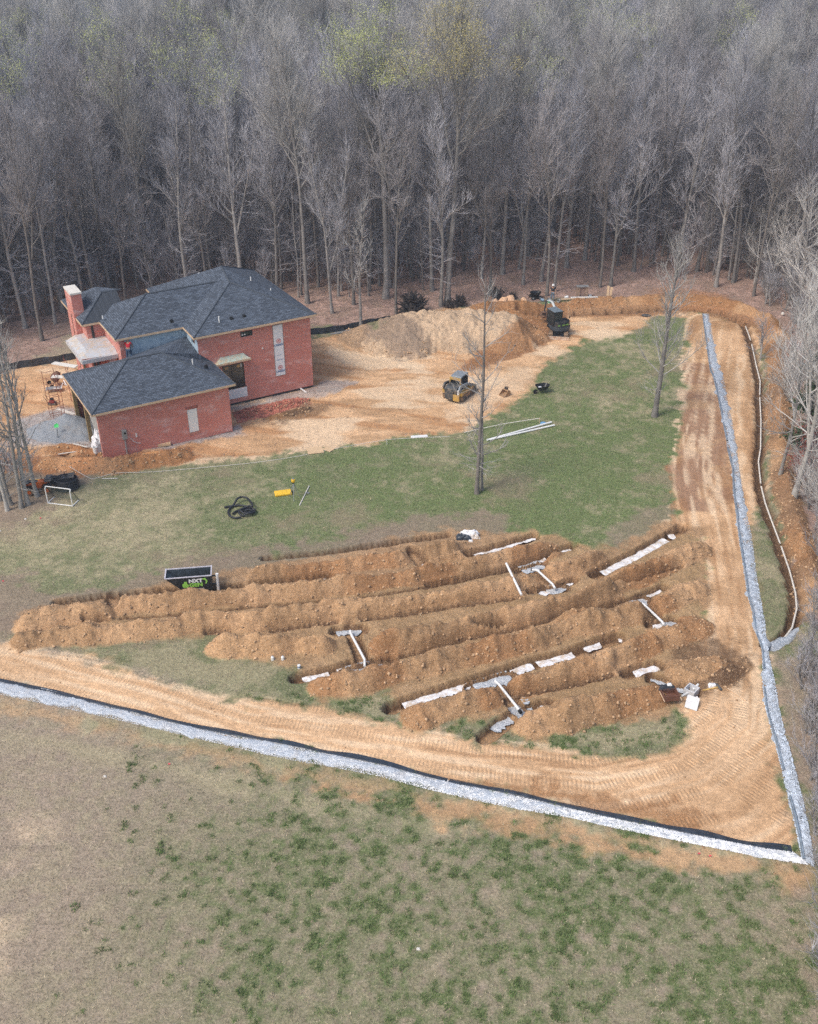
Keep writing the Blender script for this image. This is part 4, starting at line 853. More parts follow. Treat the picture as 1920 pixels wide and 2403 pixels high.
def person(name, label, loc, rz, shirt, pants, hat=None, glove=None, bend=.35, armf=.45, spread=.16):
    e, sk = skin_person(name, None, None, None, label, loc, rz, None)
    b = bend; hz = .93; sh = (0, .50*math.sin(b), hz+.50*math.cos(b)); hd = (0, sh[1]+.20*math.sin(b+.35), sh[2]+.22*math.cos(b+.2))
    J = {'pelvis': (0, 0, hz, (.15, .12)), 'chest': (0, .32*math.sin(b), hz+.32*math.cos(b), (.175, .125)), 'sh': (sh[0], sh[1], sh[2]-.03, (.12, .10)), 'neck': (0, (sh[1]+hd[1])/2, (sh[2]+hd[2])/2, .055), 'head': (hd[0], hd[1], hd[2], (.085, .10)), 'top': (0, hd[1]+.02, hd[2]+.11, (.07, .08))}
    E = [('pelvis', 'chest'), ('chest', 'sh'), ('sh', 'neck'), ('neck', 'head'), ('head', 'top')]
    for s, n in ((-1, 'l'), (1, 'r')):
        J['hip'+n] = (s*.10, 0, hz-.06, .105); J['kn'+n] = (s*spread, .10*(1 if s > 0 else .3), .50, .075); J['an'+n] = (s*(spread+.03), -.04, .09, .05); J['toe'+n] = (s*(spread+.05), .15, .04, .045)
        J['shd'+n] = (s*.19, sh[1], sh[2]-.02, .07); J['el'+n] = (s*.29, sh[1]+armf*.4, sh[2]-.26, .048); J['wr'+n] = (s*.26, sh[1]+armf, sh[2]-.46, .034); J['hand'+n] = (s*.25, sh[1]+armf+.07, sh[2]-.53, (.042, .025))
        E += [('pelvis', 'hip'+n), ('hip'+n, 'kn'+n), ('kn'+n, 'an'+n), ('an'+n, 'toe'+n), ('sh', 'shd'+n), ('shd'+n, 'el'+n), ('el'+n, 'wr'+n), ('wr'+n, 'hand'+n)]
        for f in range(4):      # fingers
            J['f%d%s' % (f, n)] = (s*.25+(f-1.5)*.022, sh[1]+armf+.12+(.012 if f in (1, 2) else 0), sh[2]-.60, .009); E.append(('hand'+n, 'f%d%s' % (f, n)))
        J['th'+n] = (s*.25-s*.05, sh[1]+armf+.10, sh[2]-.54, .010); E.append(('hand'+n, 'th'+n))
    body = sk('body', J, E, M_SKIN)
    up = lambda q, k: (q[0], q[1], q[2], tuple(a*k for a in q[3]) if isinstance(q[3], tuple) else q[3]*k)
    S = {k: up(J[k], 1.18) for k in ('pelvis', 'chest', 'sh', 'shdl', 'shdr')}
    for n in 'lr': S['slv'+n] = tuple(np.array(J['shd'+n][:3])*.35+np.array(J['el'+n][:3])*.65)+(.068,)
    sk('shirt', S, [('pelvis', 'chest'), ('chest', 'sh'), ('sh', 'shdl'), ('sh', 'shdr'), ('shdl', 'slvl'), ('shdr', 'slvr')], shirt)
    Pn = {'pelvis': up(J['pelvis'], 1.12)}
    for n in 'lr': Pn['hip'+n] = up(J['hip'+n], 1.15); Pn['kn'+n] = up(J['kn'+n], 1.2); Pn['an'+n] = up(J['an'+n], 1.45)
    sk('trousers', Pn, [(a, b) for n in 'lr' for a, b in (('pelvis', 'hip'+n), ('hip'+n, 'kn'+n), ('kn'+n, 'an'+n))], pants)
    for n in 'lr':
        a, t = J['an'+n], J['toe'+n]; MB().sphere((t[0], (a[1]+t[1])/2+.02, .055), .075, 10, 6, (.75, 1.9, .8)).build('boot', M_BOOT, e, smooth=True)
        if glove: h = J['hand'+n]; MB().sphere(h[:3], .06, 8, 6).build('glove', glove, e, smooth=True)
    if hat: MB().sphere((0, hd[1]+.02, hd[2]+.10), .135, 12, 8, (1, 1.1, .75)).b2((-.11, hd[1]+.04, hd[2]+.05), (.11, hd[1]+.24, hd[2]+.07)).build('cap', hat, e, smooth=True)
    else: MB().sphere((0, hd[1]-.01, hd[2]+.08), .115, 12, 8, (1, 1.05, .85)).build('hair', M_HAIR, e, smooth=True)
    # face
    fy = hd[1]+.09; MB().sphere((0, fy+.02, hd[2]+.015), .018, 6, 4).build('nose', M_SKIN, e); [MB().sphere((q, fy, hd[2]+.045), .011, 6, 4).build('eye', M_HAIR, e) for q in (-.035, .035)]
    return e
def ph(px, py, z): return P(px, py, z)
q = hl(-5.62, 6.72, 0); person('person', 'roofer in a red shirt and blue jeans bending over on the garage roof', (*P(305, 845, 4.66)[:2], 4.66), HPSI-.5, M_REDS, M_JEANS, glove=M_GLOVE, bend=.30, armf=.28)
# ------------------------------------------------------------------ machines
M_XB = plain('excavator_paint', (.018, .022, .026), .45, var=.15, dirt=(.08, .06, .05), dirtamt=.0); M_XG = plain('excavator_grey', (.055, .065, .078), .5, var=.15); M_LIME = plain('lime_print', (.30, .62, .10), .5, var=.02)
M_STEEL = plain('bare_steel', (.45, .47, .50), .35, .6, var=.1); M_WOODB = plain('muddy_blade', (.62, .50, .40), .8, var=.15, scale=3, dirt=(.45, .28, .19), dirtamt=.1); M_TRK = plain('rubber_track', (.10, .08, .065), .9, var=.3, scale=8, dirt=(.35, .22, .13), dirtamt=.5)
M_YEL = plain('machine_yellow', (.52, .32, .06), .5, var=.12, dirt=(.42, .28, .16), dirtamt=.3); M_GRIME = plain('grimy_black', (.06, .065, .07), .7, var=.45, scale=7, dirt=(.20, .16, .12), dirtamt=.0); M_CABG = plain('cab_grey', (.22, .25, .28), .6, var=.15)
def track(name, L, w, h, x, parent, mat):
    n = 10; pr = [(-L/2+h/2+h/2*math.cos(a), h/2+h/2*math.sin(a)) for a in [math.pi/2+math.pi*i/n for i in range(n+1)]]+[(L/2-h/2+h/2*math.cos(a), h/2+h/2*math.sin(a)) for a in [-math.pi/2+math.pi*i/n for i in range(n+1)]]
    # profile is along y: build prism in x then rotate
    M = Matrix(((0, 1, 0, 0), (1, 0, 0, 0), (0, 0, 1, 0), (0, 0, 0, 1)))
    m = MB(); m.prism(pr, x-w/2, x+w/2, M)
    per = [(y, z) for y, z in pr]
    for i in range(int(L/.12)):
        for zz in (0.0, h): m.box((x, -L/2+h/2+.12*i, zz), (w*.96, .05, .05))
    for s in (0, 1):
        for k in range(4): a = (-.5+.33*k)*math.pi/1.0; c = (L/2-h/2) if s else -(L/2-h/2); g = 0 if s else math.pi; m.box((x, c+(h/2)*math.cos(a*.8+g)*1.02, h/2+(h/2)*math.sin(a*.8+g)*1.02), (w*.96, .06, .06))
    o = m.build(name, mat, parent)
    for k in range(5):
        yy = -L/2+h/2+(L-h)*k/4; r = h*.34 if k in (0, 4) else h*.2; zz = h/2 if k in (0, 4) else h*.26
        MB().tube([(x-w/2-.03, yy, zz), (x+w/2+.03, yy, zz)], r, 14).build('wheel', M_GRIME if mat is M_TRK else M_XB, o)
    return o
p = G(1309, 785); ex = empty('compact_excavator', (p[0]+.1, p[1]+.15, HS(p[0], p[1]+.3)), R(-10), label='black compact excavator with lime green lettering digging the trench at the forest edge', cat='excavator')
for x in (-.72, .72): track('track', 2.3, .38, .52, x, ex, M_TRK)
MB().b2((-.55, -.7, .3), (.55, .7, .62)).tube([(0, 0, .6), (0, 0, .72)], .45, 18).build('undercarriage', M_XB, ex)
bl = MB(); bl.prism([(-1.62, .02), (-1.55, .02), (-1.50, .2), (-1.56, .40), (-1.66, .42), (-1.62, .2)], -1.02, 1.02, Matrix(((0, 1, 0, 0), (1, 0, 0, 0), (0, 0, 1, 0), (0, 0, 0, 1)))).build('dozer_blade', M_WOODB, ex)
MB().b2((-.42, -1.55, .15), (-.30, -.6, .32)).b2((.30, -1.55, .15), (.42, -.6, .32)).b2((-.42, -1.0, .16), (.42, -.9, .3)).build('blade_arm', M_XB, ex)
ex.scale = (1, 1, .86)
up = empty('upper_body', (0, 0, .72), R(35)); up.parent = ex
UBASE = Matrix.Translation((0, 0, .72)) @ Matrix.Rotation(R(35), 4, 'Z')
def ub(mb, name, mat, parent=ex, **k):
    mb.v = [tuple(UBASE @ Vector(v)) for v in mb.v]; return mb.build(name, mat, parent, **k)
bpy.data.objects.remove(up)
n = 12; prof = [(-.92, .35)]+[(.92*-math.cos(math.pi*i/n), -.35-.62*math.sin(math.pi*i/n)) for i in range(n+1)]+[(.92, .35)]
def slab(prof, z0, z1, s=1.0):
    m = MB(); k = len(prof); m.add([(x, y, z0) for x, y in prof]+[(x*s, y*s, z1) for x, y in prof], [tuple(range(k))[::-1], tuple(range(k, 2*k))]+[(i, (i+1) % k, k+(i+1) % k, k+i) for i in range(k)]); return m
ub(slab(prof, 0, .42), 'counterweight', M_XG, bevel=.03)
ub(slab([(x*.97, y*.97) for x, y in prof], .43, .95, .94), 'engine_cover', M_XB, bevel=.03)
ub(MB().b2((-.9, .3, .0), (.9, .75, .3)), 'deck', M_XB)
cb = MB(); X0, X1, Y0, Y1, Z0, Z1 = -.92, .02, -.42, .85, .42, 1.98
for a, b in ((X0, Y0), (X1-.08, Y0), (X0, Y1-.08), (X1-.08, Y1-.08)): cb.b2((a, b, Z0), (a+.08, b+.08, Z1))
cb.b2((X0, Y0+.08, Z0), (X0+.05, Y1-.08, Z0+.35)); cb.b2((X0+.08, Y0, Z0), (X1-.08, Y0+.05, Z0+.42)); cb.b2((X0-.02, Y0-.04, Z1), (X1+.02, Y1+.05, Z1+.09)); cab = ub(cb, 'cab', M_XB); 
ub(MB().b2((X0+.0, Y0-.02, Z1+.092), (X1, Y1+.03, Z1+.12)), 'cab_roof', plain('cab_roof_grey', (.16, .20, .23), .5), cab)
ub(MB().b2((X0+.02, Y0+.08, Z0+.36), (X0+.03, Y1-.08, Z1-.003)), 'side_glass', M_GLASS, cab); ub(MB().b2((X0+.09, Y0+.02, Z0+.43), (X1-.09, Y0+.03, Z1-.003)), 'rear_glass', M_GLASS, cab); ub(MB().b2((X0+.09, Y1-.04, Z0+.1), (X1-.09, Y1-.03, Z1-.003)), 'front_glass', M_GLASS, cab)
ub(MB().b2((X0+.25, Y0+.25, Z0+.02), (X1-.2, Y0+.75, Z0+.5)), 'seat', M_BLACK, cab)
tx = Matrix.Translation((.06, -.955, .70)) @ Matrix.Rotation(math.pi/2, 4, 'X')
text_mesh('lettering', 'NXT GEN', .17, M_LIME, ex, UBASE @ tx, bold=.004)
for s in (-1, 1):
    m = MB()
    for k in range(2): m.add([(s*.60+.06, -.92, .62+.12*k), (s*.78+.06, -.83, .62+.12*k), (s*.78+.06, -.83, .655+.12*k), (s*.60+.06, -.92, .655+.12*k)], [(0, 1, 2, 3)] if s > 0 else [(3, 2, 1, 0)])
    m.v = [(a, b-.035, c) for a, b, c in m.v]
    ub(m, 'lime_stripe', M_LIME)
ub(MB().tube([(.45, -.55, .9), (.45, -.55, 1.15)], .05, 8), 'exhaust', M_BLACK); ub(MB().tube([(.8, -.3, .9), (.86, -.3, 1.1)], .02, 6).box((.87, -.3, 1.16), (.03, .12, .16)), 'mirror', M_BLACK)
# boom, stick and bucket reach over the trench
M_BOOM = plain('boom_grey', (.42, .46, .48), .5); bm = MB(); bp = [(.32, .75, .35), (.32, 1.2, 1.5), (.32, 1.95, 2.15), (.32, 2.9, 2.05)]
bm.tube(bp, [.15, .15, .14, .10], 4); ub(bm, 'boom', M_BOOM)
st = MB(); st.tube([(.32, 2.7, 2.25), (.32, 3.0, 1.95), (.32, 3.25, .55)], [.10, .11, .07], 4); ub(st, 'stick', M_XG)
ub(MB().tube([(.32, .9, .95), (.32, 1.75, 1.75)], .05, 8), 'boom_cylinder', M_STEEL); ub(MB().tube([(.32, 1.6, 2.3), (.32, 2.7, 2.35)], .05, 8), 'stick_cylinder', M_STEEL)
ub(MB().prism([(3.0, .55), (3.35, .6), (3.62, .3), (3.55, -.05), (3.2, -.2), (3.0, .05), (3.25, .1), (3.3, .32)], .05, .6, Matrix(((0, 1, 0, 0), (1, 0, 0, 0), (0, 0, 1, 0), (0, 0, 0, 1)))), 'bucket', plain('muddy_bucket', (.2, .12, .08), .8))
# compact track loader
a = R(-30); q = P(1057, 944); q = q+np.array([math.cos(a+math.pi/2), math.sin(a+math.pi/2), 0])*1.45
cl = empty('track_loader', (q[0], q[1], HS(q[0], q[1])+.0), a, label='muddy yellow and black tracked skid steer loader parked on the clay yard', cat='loader')
cl.scale = (.93, .93, .93)
for x in (-.80, .80): track('track', 2.35, .40, .66, x, cl, M_TRK)
SW = Matrix(((0, 1, 0, 0), (1, 0, 0, 0), (0, 0, 1, 0), (0, 0, 0, 1)))
MB().b2((-.58, -1.2, .22), (.58, 1.2, .7)).build('frame', M_GRIME, cl)
MB().prism([(-1.55, .35), (-1.62, 1.25), (-1.3, 1.42), (-.5, 1.4), (-.5, .35)], -.6, .6, SW).build('engine_hood', M_GRIME, cl, bevel=.03)
MB().prism([(-1.68, .30), (-1.72, 1.12), (-1.6, 1.12), (-1.57, .30)], -.48, .30, SW).build('rear_door', M_GRIME, cl, bevel=.02)
MB().prism([(-1.70, .26), (-1.74, .86), (-1.6, .86), (-1.59, .26)], .32, .92, SW).build('rear_panel', M_YEL, cl, bevel=.02)
MB().prism([(-1.3, .62), (-1.3, 1.0), (1.0, .82), (1.0, .68)], .60, .98, SW).build('side_fender', M_YEL, cl); MB().prism([(-1.3, .62), (-1.3, 1.0), (1.0, .82), (1.0, .68)], -.98, -.60, SW).build('side_fender', M_YEL, cl)
cb = MB(); 
for x in (-.50, .42):
    for y in (-.55, .72): cb.b2((x, y, 1.0), (x+.08, y+.08, 2.0))
cb.b2((-.5, -.55, .9), (.5, .8, 1.02)); cb = cb.build('cab', M_BLACK, cl)
MB().prism([(-.62, 2.0), (-.55, 2.12), (.7, 2.14), (.86, 2.0)], -.52, .52, SW).build('cab_roof', M_CABG, cb, bevel=.03)
for x in (-.49, .475):
    m = MB()
    for k in range(6): m.b2((x, -.45+.2*k, 1.03), (x+.015, -.42+.2*k, 1.99))
    for k in range(5): m.b2((x+.003, -.47, 1.15+.18*k), (x+.012, .72, 1.17+.18*k))
    m.build('side_mesh', M_GRIME, cb)
MB().b2((-.41, -.50, 1.3), (.41, -.49, 1.95)).build('rear_glass', M_GLASS, cb); MB().b2((-.41, .75, 1.05), (.41, .76, 1.99)).build('front_glass', M_GLASS, cb); MB().b2((-.25, -.3, 1.03), (.25, .2, 1.5)).build('seat', M_GRIME, cb)
MB().b2((-.56, -.75, 1.78), (.56, -.60, 2.0)).b2((.46, -.76, 1.2), (.56, -.62, 1.78)).b2((-.56, -.76, 1.2), (-.46, -.62, 1.78)).build('rear_guard', M_YEL, cl, bevel=.015)
for x in (-.78, .78):
    o = MB().prism([(-1.35, 1.0), (-1.5, 1.35), (-1.25, 1.62), (.3, 1.38), (1.25, .8), (1.6, .35), (1.45, .3), (1.05, .68), (.2, 1.2), (-1.1, 1.35)], x-.07, x+.07, SW).build('lift_arm', M_GRIME if x < 0 else M_CABG, cl)
    MB().tube([(x, -1.2, 1.05), (x, .3, 1.2)], .045, 8).build('lift_cylinder', M_STEEL, o)
MB().b2((.72, -1.66, .9), (.82, -1.5, 1.3)).build('tail_light', M_WHITE, cl); MB().b2((.86, .1, 1.34), (.875, .75, 1.44)).build('white_decal', M_WHITE, cl); MB().tube([(-.3, -1.1, 1.4), (-.3, -1.1, 1.7)], .05, 8).build('exhaust', M_GRIME, cl)
MB().prism([(1.45, .08), (1.5, .75), (1.62, .72), (1.62, .16), (2.15, .06), (2.15, .02), (1.5, .02)], -.95, .95, SW).build('bucket', M_GRIME, cl)
# loose digging bucket
p = G(1184, 928); b = empty('digging_bucket', (p[0], p[1], HS(p[0], p[1])), R(40), label='small muddy digging bucket lying loose on the clay right of the loader', cat='bucket')
m = MB(); m.prism([(-.38, .0), (.25, .0), (.40, .18), (.36, .42), (.1, .5), (.05, .44), (.28, .34), (.3, .18), (.2, .06), (-.38, .04)], -.3, .3); m.prism([(-.38, .0), (.25, .0), (.40, .18), (.36, .42), (.1, .5), (-.3, .1)], -.33, -.302); m.prism([(-.38, .0), (.25, .0), (.40, .18), (.36, .42), (.1, .5), (-.3, .1)], .302, .33)
m.build('shell', plain('clay_caked', (.36, .22, .12), .85), b); MB().b2((.08, -.12, .5), (.3, -.08, .72)).build('hitch', M_GRIME, b); MB().b2((.08, .08, .5), (.3, .12, .72)).build('hitch', M_GRIME, b)
# wheelbarrow-like tub on legs
def barrow(px, py, rz, lab, cart=False):
    p = G(px, py); e = empty('dump_cart' if cart else 'wheelbarrow', (p[0], p[1], HS(p[0], p[1])), rz, label=lab, cat='cart' if cart else 'wheelbarrow'); n = 16
    m = MB(); rings = []
    for z, k, inn in ((.38, .66, 0), (.72, 1.0, 0), (.72, .95, 1), (.42, .60, 1)):
        rings.append([(k*.62*math.copysign(abs(math.cos(t))**.6, math.cos(t)), k*.42*math.copysign(abs(math.sin(t))**.6, math.sin(t)), z) for t in [2*math.pi*i/n for i in range(n)]])
    vs = sum(rings, []); fs = [(i+k*n, (i+1) % n+k*n, (i+1) % n+(k+1)*n, i+(k+1)*n) for k in range(3) for i in range(n)]+[tuple(range(n))[::-1], tuple(range(3*n, 4*n))]
    m.add(vs, fs).build('tub', M_BLACK, e, smooth=False)
    if cart:
        for x, y in ((-.38, -.38), (-.38, .38), (.38, -.38), (.38, .38)):
            w = MB().tube([(x, y-.05, .19), (x, y+.05, .19)], .19, 14).build('wheel', M_BLACK, e); MB().tube([(x, y-.055, .19), (x, y+.055, .19)], .1, 12).build('rim', M_METALG, w)
        MB().b2((-.45, -.3, .2), (.45, .3, .26)).build('chassis', M_BLACK, e); MB().tube([(.45, 0, .25), (1.0, 0, .6), (1.15, 0, .62)], .02, 6).build('handle', M_BLACK, e)
    else:
        MB().tube([(.62, -.04, .2), (.62, .04, .2)], .2, 14).build('wheel', M_BLACK, e)
        for s in (-1, 1): MB().tube([(.62, s*.06, .2), (0, s*.24, .38), (-.95, s*.3, .55)], .022, 6).build('handle', M_GRIME, e); MB().tube([(-.25, s*.24, .4), (-.35, s*.26, .0), (-.5, s*.26, .0)], .018, 6).build('leg', M_GRIME, e)
    return e
e = barrow(1272, 922, R(200), 'black wheelbarrow with a white bag in it at the edge of the grass'); o = crumple('cement_bag', .34, .28, .12, M_WRAPW, 8, 6); p = G(1268, 918); o.location = (e.location.x-.2, e.location.y, e.location.z+.46); setp(o, 'small pale bag lying in the black wheelbarrow', 'bag')
barrow(1256, 701, R(195), 'black four wheeled garden dump cart standing on the leaf litter left of the man', True)
# rock hopper with the lettering
p = G(448, 1392); hx = empty('stone_hopper', (p[0]-.05, p[1]+.4, HS(p[0], p[1]+1.6)-.05), R(8), label='black steel hopper with green lettering standing behind the trench spoil', cat='hopper')
M_HB = plain('hopper_black', (.018, .02, .022), .45, var=.3); M_HE = plain('worn_rim', (.52, .50, .55), .6, var=.2); M_HI = plain('hopper_inside', (.055, .07, .085), .5, var=.5, scale=3)
L_, W_, Hh = 2.75, 1.0, 1.25
def hop(off, y): return [(-L_/2+off, Hh), (L_/2-.05-off, Hh), (L_/2-.1-off, .05), (-.18+off, .05)]
m = MB()
for y0, y1 in ((-W_/2, -W_/2+.03), (W_/2-.03, W_/2)): m.prism(hop(0, 0), y0, y1)
m.add([(-L_/2, -W_/2+.03, Hh), (-L_/2, W_/2-.03, Hh), (-.18, W_/2-.03, .05), (-.18, -W_/2+.03, .05)], [(0, 1, 2, 3)]); m.add([(L_/2-.05, -W_/2+.03, Hh), (L_/2-.05, W_/2-.03, Hh), (L_/2-.1, W_/2-.03, .05), (L_/2-.1, -W_/2+.03, .05)], [(3, 2, 1, 0)]); m.b2((-.2, -W_/2+.03, .04), (L_/2-.1, W_/2-.03, .08))
m.build('hopper_shell', M_HB, hx)
r = MB(); r.b2((-L_/2-.02, -W_/2-.03, Hh+.002), (L_/2-.03, -W_/2+.04, Hh+.05)); r.b2((-L_/2-.02, W_/2-.04, Hh+.002), (L_/2-.03, W_/2+.03, Hh+.05)); r.b2((L_/2-.09, -W_/2-.03, Hh+.052), (L_/2-.02, W_/2+.03, Hh+.09)); r.b2((-L_/2-.04, -W_/2-.03, Hh+.052), (-L_/2+.04, W_/2+.03, Hh+.08)); r.build('rim', M_HE, hx)
m = MB(); m.add([(-L_/2+.06, -W_/2+.035, Hh-.03), (-L_/2+.06, W_/2-.035, Hh-.03), (-.14, W_/2-.035, .10), (-.14, -W_/2+.035, .10)], [(3, 2, 1, 0)]); m.add([(-L_/2+.07, W_/2-.034, Hh-.01), (L_/2-.06, W_/2-.034, Hh-.01), (L_/2-.11, W_/2-.034, .1), (-.14, W_/2-.034, .1)], [(3, 2, 1, 0)]); m.build('liner', M_HI, hx)
for z in (.45, 1.05): MB().b2((L_/2-.1, -.30, z), (L_/2+.3, -.2, z+.06)).build('bracket', M_HB, hx)
MB().tube([(L_/2+.25, -.25, 0), (L_/2+.25, -.25, .35), (L_/2+.27, -.25, 1.2)], [.1, .09, .09], 10).build('discharge_chute', M_WHITE, hx)
MB().b2((.1, -.4, -.5), (.25, .4, .04)).b2((.9, -.4, -.5), (1.05, .4, .04)).build('skid', M_HB, hx)
TM = lambda x, z: Matrix.Translation((x, -W_/2-.006, z)) @ Matrix.Rotation(math.pi/2, 4, 'X')
text_mesh('lettering', 'NXT', .34, M_WHITE, hx, TM(.38, .97), bold=.018, sx=1.15); text_mesh('lettering', 'GEN', .34, M_LIME, hx, TM(.38, .68), bold=.018, sx=1.15); text_mesh('lettering', 'EXCAVATION', .09, M_WHITE, hx, TM(.4, .65), bold=.003, sx=1.1) if 0 else None
text_mesh('phone_number', '615-683-2544', .17, M_WHITE, hx, TM(.35, .36), bold=.009, sx=1.0)
m = MB(); m.prism([(a, b-.16) for a, b in [(-.42, .78), (-.34, .70), (-.12, .70), (-.05, .78), (-.05, .88), (-.12, .93), (-.14, 1.12), (-.30, 1.12), (-.33, .98), (-.42, .95)]], -W_/2-.012, -W_/2-.004); m.build('logo', M_LIME, hx)
m = MB(); m.prism([(a, b-.17) for a, b in [(.78, 1.28), (.95, 1.32), (1.07, 1.1), (1.02, .92), (.92, .9), (.98, 1.08), (.92, 1.2), (.78, 1.2)]], -W_/2-.012, -W_/2-.004); m.build('logo', M_LIME, hx)
# man at the trench
p = P(1296, 706); person('person', 'man in white cap, dark shirt and jeans standing beside the trench above the excavator arm', (p[0], p[1], HS(p[0], p[1])), R(170), M_BSHIRT, M_GJEANS, hat=M_WHITE, bend=.08, armf=.12, spread=.12)
# ------------------------------------------------------------------ pipes in the trenches
def pipe(name, pts, r, mat, label, group=None, zo=None, caps=None, cat='pipe'):
    w = [P(a, b, z) for a, b, z in pts]; o = MB().tube(w, r, 10).build(name, mat, smooth=False, label=label, cat=cat, group=group); return o
GP = 'white pipes of the drain field'
pipe('drain_pipe', [(1188, 1322, .95), (1224, 1396, .72)], .072, M_WHITE, 'straight white pipe lying across two spoil heaps left of the elbowed one', GP)
o = pipe('drain_pipe', [(1248, 1337, -.12), (1262, 1339, -.12), (1297, 1371, -.12), (1303, 1381, -.12)], .072, M_WHITE, 'white elbowed pipe just right of the pipe lying across the heaps', GP); MB().tube([P(1246, 1336.6, -.12), P(1248.5, 1337.1, -.12)], .09, 10).build('coupling', M_BLACK, o)
pipe('drain_pipe', [(822, 1480, -.1), (824, 1488, -.1), (856, 1548, -.1), (856, 1564, -.1)], .072, M_WHITE, 'white elbowed pipe in the cross trench near the middle of the heaps', GP)
o = pipe('drain_pipe', [(1506, 1415, -.1), (1514, 1421, -.1), (1554, 1459, -.1), (1559, 1467, -.1)], .072, M_WHITE, 'white elbowed pipe in the rightmost cross trench', GP)
o = pipe('drain_pipe', [(1162, 1598, -.1), (1170, 1605, -.1), (1214, 1660, -.1), (1220, 1669, -.1)], .072, M_WHITE, 'white elbowed pipe in the cross trench nearest the gravel road', GP); MB().tube([P(1218.5, 1667, -.1), P(1223, 1673, -.1)], .092, 10).build('coupling', M_BLACK, o)
for a, b, lab in (((1143, 1035), (1294, 993), 'upper of two long white pipes lying together on the lawn'), ((1150, 1034), (1301, 1000), 'lower of two long white pipes lying together on the lawn')):
    w0, w1 = G(*a), G(*b); MB().tube([(w0[0], w0[1], HS(*w0[:2])+.09), (w1[0], w1[1], HS(*w1[:2])+.09)], .075, 10).build('white_pipe', M_WHITE, label=lab, cat='pipe', group='long pipes on the lawn')
# corrugated white drain in the right hand trench
segs = [(0, 1, 0), (1, 4, .12), (4, 8, .05), (8, 11, .04), (11, 18, .03)]
labs = ['short white drain pipe at the far end of the side trench', 'white drain pipe second from the far end of the side trench', 'long white drain pipe curving past the big tree in the side trench', 'white drain pipe in the middle bend of the side trench', 'white drain pipe curving round to the gravel drain at the near end']
pw = [np.array([*P(a, b, -.35)[:2], -.35]) for a, b in PIPE]
for (i0, i1, gap), lab in zip(segs, labs):
    q = [v.copy() for v in pw[i0:i1+1]]; q[0] = q[0]+(q[1]-q[0])*gap; q[-1] = q[-1]+(q[-2]-q[-1])*.1
    MB().tube(q, .055, 8).build('drain_pipe', M_STONE, label=lab, cat='pipe', group='white pipes in the side trench')
# ------------------------------------------------------------------ sheets and gravel
def gravel_mat(name, lo, hi, sc_=22):
    t = NT(name); co = t.coords(); v = t.n('ShaderNodeTexVoronoi'); v.inputs['Scale'].default_value = sc_; t.l(co, v.inputs['Vector'])
    sp = t.n('ShaderNodeSeparateColor'); t.l(v.outputs['Color'], sp.inputs[0]); c = t.mix(sp.outputs[0], lo, hi); d = t.mr(v.outputs['Distance'], 0, .75, 1, .62); q = t.n('ShaderNodeCombineColor'); [t.l(d, q.inputs[i]) for i in range(3)]
    n = t.noise(co, 1.2, 4, .7); c = t.mix(1, c, q.outputs[0], 'MULTIPLY'); c = t.mix(t.mr(n, .5, .72, 0, .35), c, (.36, .27, .2)); t.l(c, t.b.inputs['Base Color']); t.rough(.9); t.bump(v.outputs['Distance'], .03); return t.m
M_GRAV = gravel_mat('gravel_pale', (.52, .58, .66), (.86, .91, .98)); M_GRAVT = gravel_mat('gravel_trench', (.50, .55, .61), (.84, .88, .93), 20); M_GRAVB = gravel_mat('gravel_blue', (.36, .42, .50), (.72, .78, .86), 18); M_DUST = gravel_mat('stone_dust', (.30, .33, .37), (.44, .47, .51), 30)
M_SHEET = plain('geotextile_white', (.80, .81, .85), .8, var=.06, scale=3, bump=.02, dirt=(.60, .50, .40), dirtamt=.12); M_PLAS = plain('black_plastic', (.035, .045, .062), .32, var=.4, scale=3, bump=.05)
def strip_px(name, L, Rr, mat, zfun, label, cat, kind=None, n=6, jit=.05, group=None, crown=.08, step=.18, rs=None):
    """ribbon between two edge lines given in photo pixels"""
    rs = np.random.RandomState(rs if rs is not None else len(name)+len(L)); A = PP(L); B = PP(Rr)
    def res(a, m):
        s = np.r_[0, np.cumsum(np.hypot(*np.diff(a, axis=0).T))]; t = np.linspace(0, s[-1], m); return np.stack([np.interp(t, s, a[:, 0]), np.interp(t, s, a[:, 1])], -1)
    m = max(3, int(np.hypot(*np.diff(A, axis=0).T).sum()/step)); A, B = res(A, m), res(B, m); d = (B-A); d /= np.linalg.norm(d, axis=1)[:, None]
    ja, jb = [np.convolve(rs.normal(0, 1, m+4), [.25, .5, .5, .5, .25], 'valid')*jit for _ in range(2)]; A = A+d*ja[:, None]; B = B+d*jb[:, None]
    vs = []; fs = []
    for i in range(m):
        for j in range(n+1):
            t = j/n; p = A[i]*(1-t)+B[i]*t; vs.append((p[0], p[1], zfun(p[0], p[1])+crown*math.sin(math.pi*t)**.7+rs.normal(0, .018)-(0.08 if j in (0, n) and kind == 'stuff' else 0)))
    for i in range(m-1):
        for j in range(n): fs.append((i*(n+1)+j, (i+1)*(n+1)+j, (i+1)*(n+1)+j+1, i*(n+1)+j+1))
    o = mesh_np(name, vs, np.array(fs)[:, ::-1] if True else fs, mat, True); setp(o, label, cat, group, kind); return o
zs_ = lambda x, y: float(base_z(x, y))+.03
LU = D([(a, b-2) for a, b in [(-60, 1428), (0, 1439), (100, 1457), (200, 1484), (300, 1509), (400, 1534), (500, 1554), (600, 1572), (700, 1592), (800, 1613), (900, 1640), (1000, 1660), (1060, 1673), (1150, 1694), (1300, 1729), (1400, 1750), (1500, 1770), (1600, 1790), (1672, 1800)]])
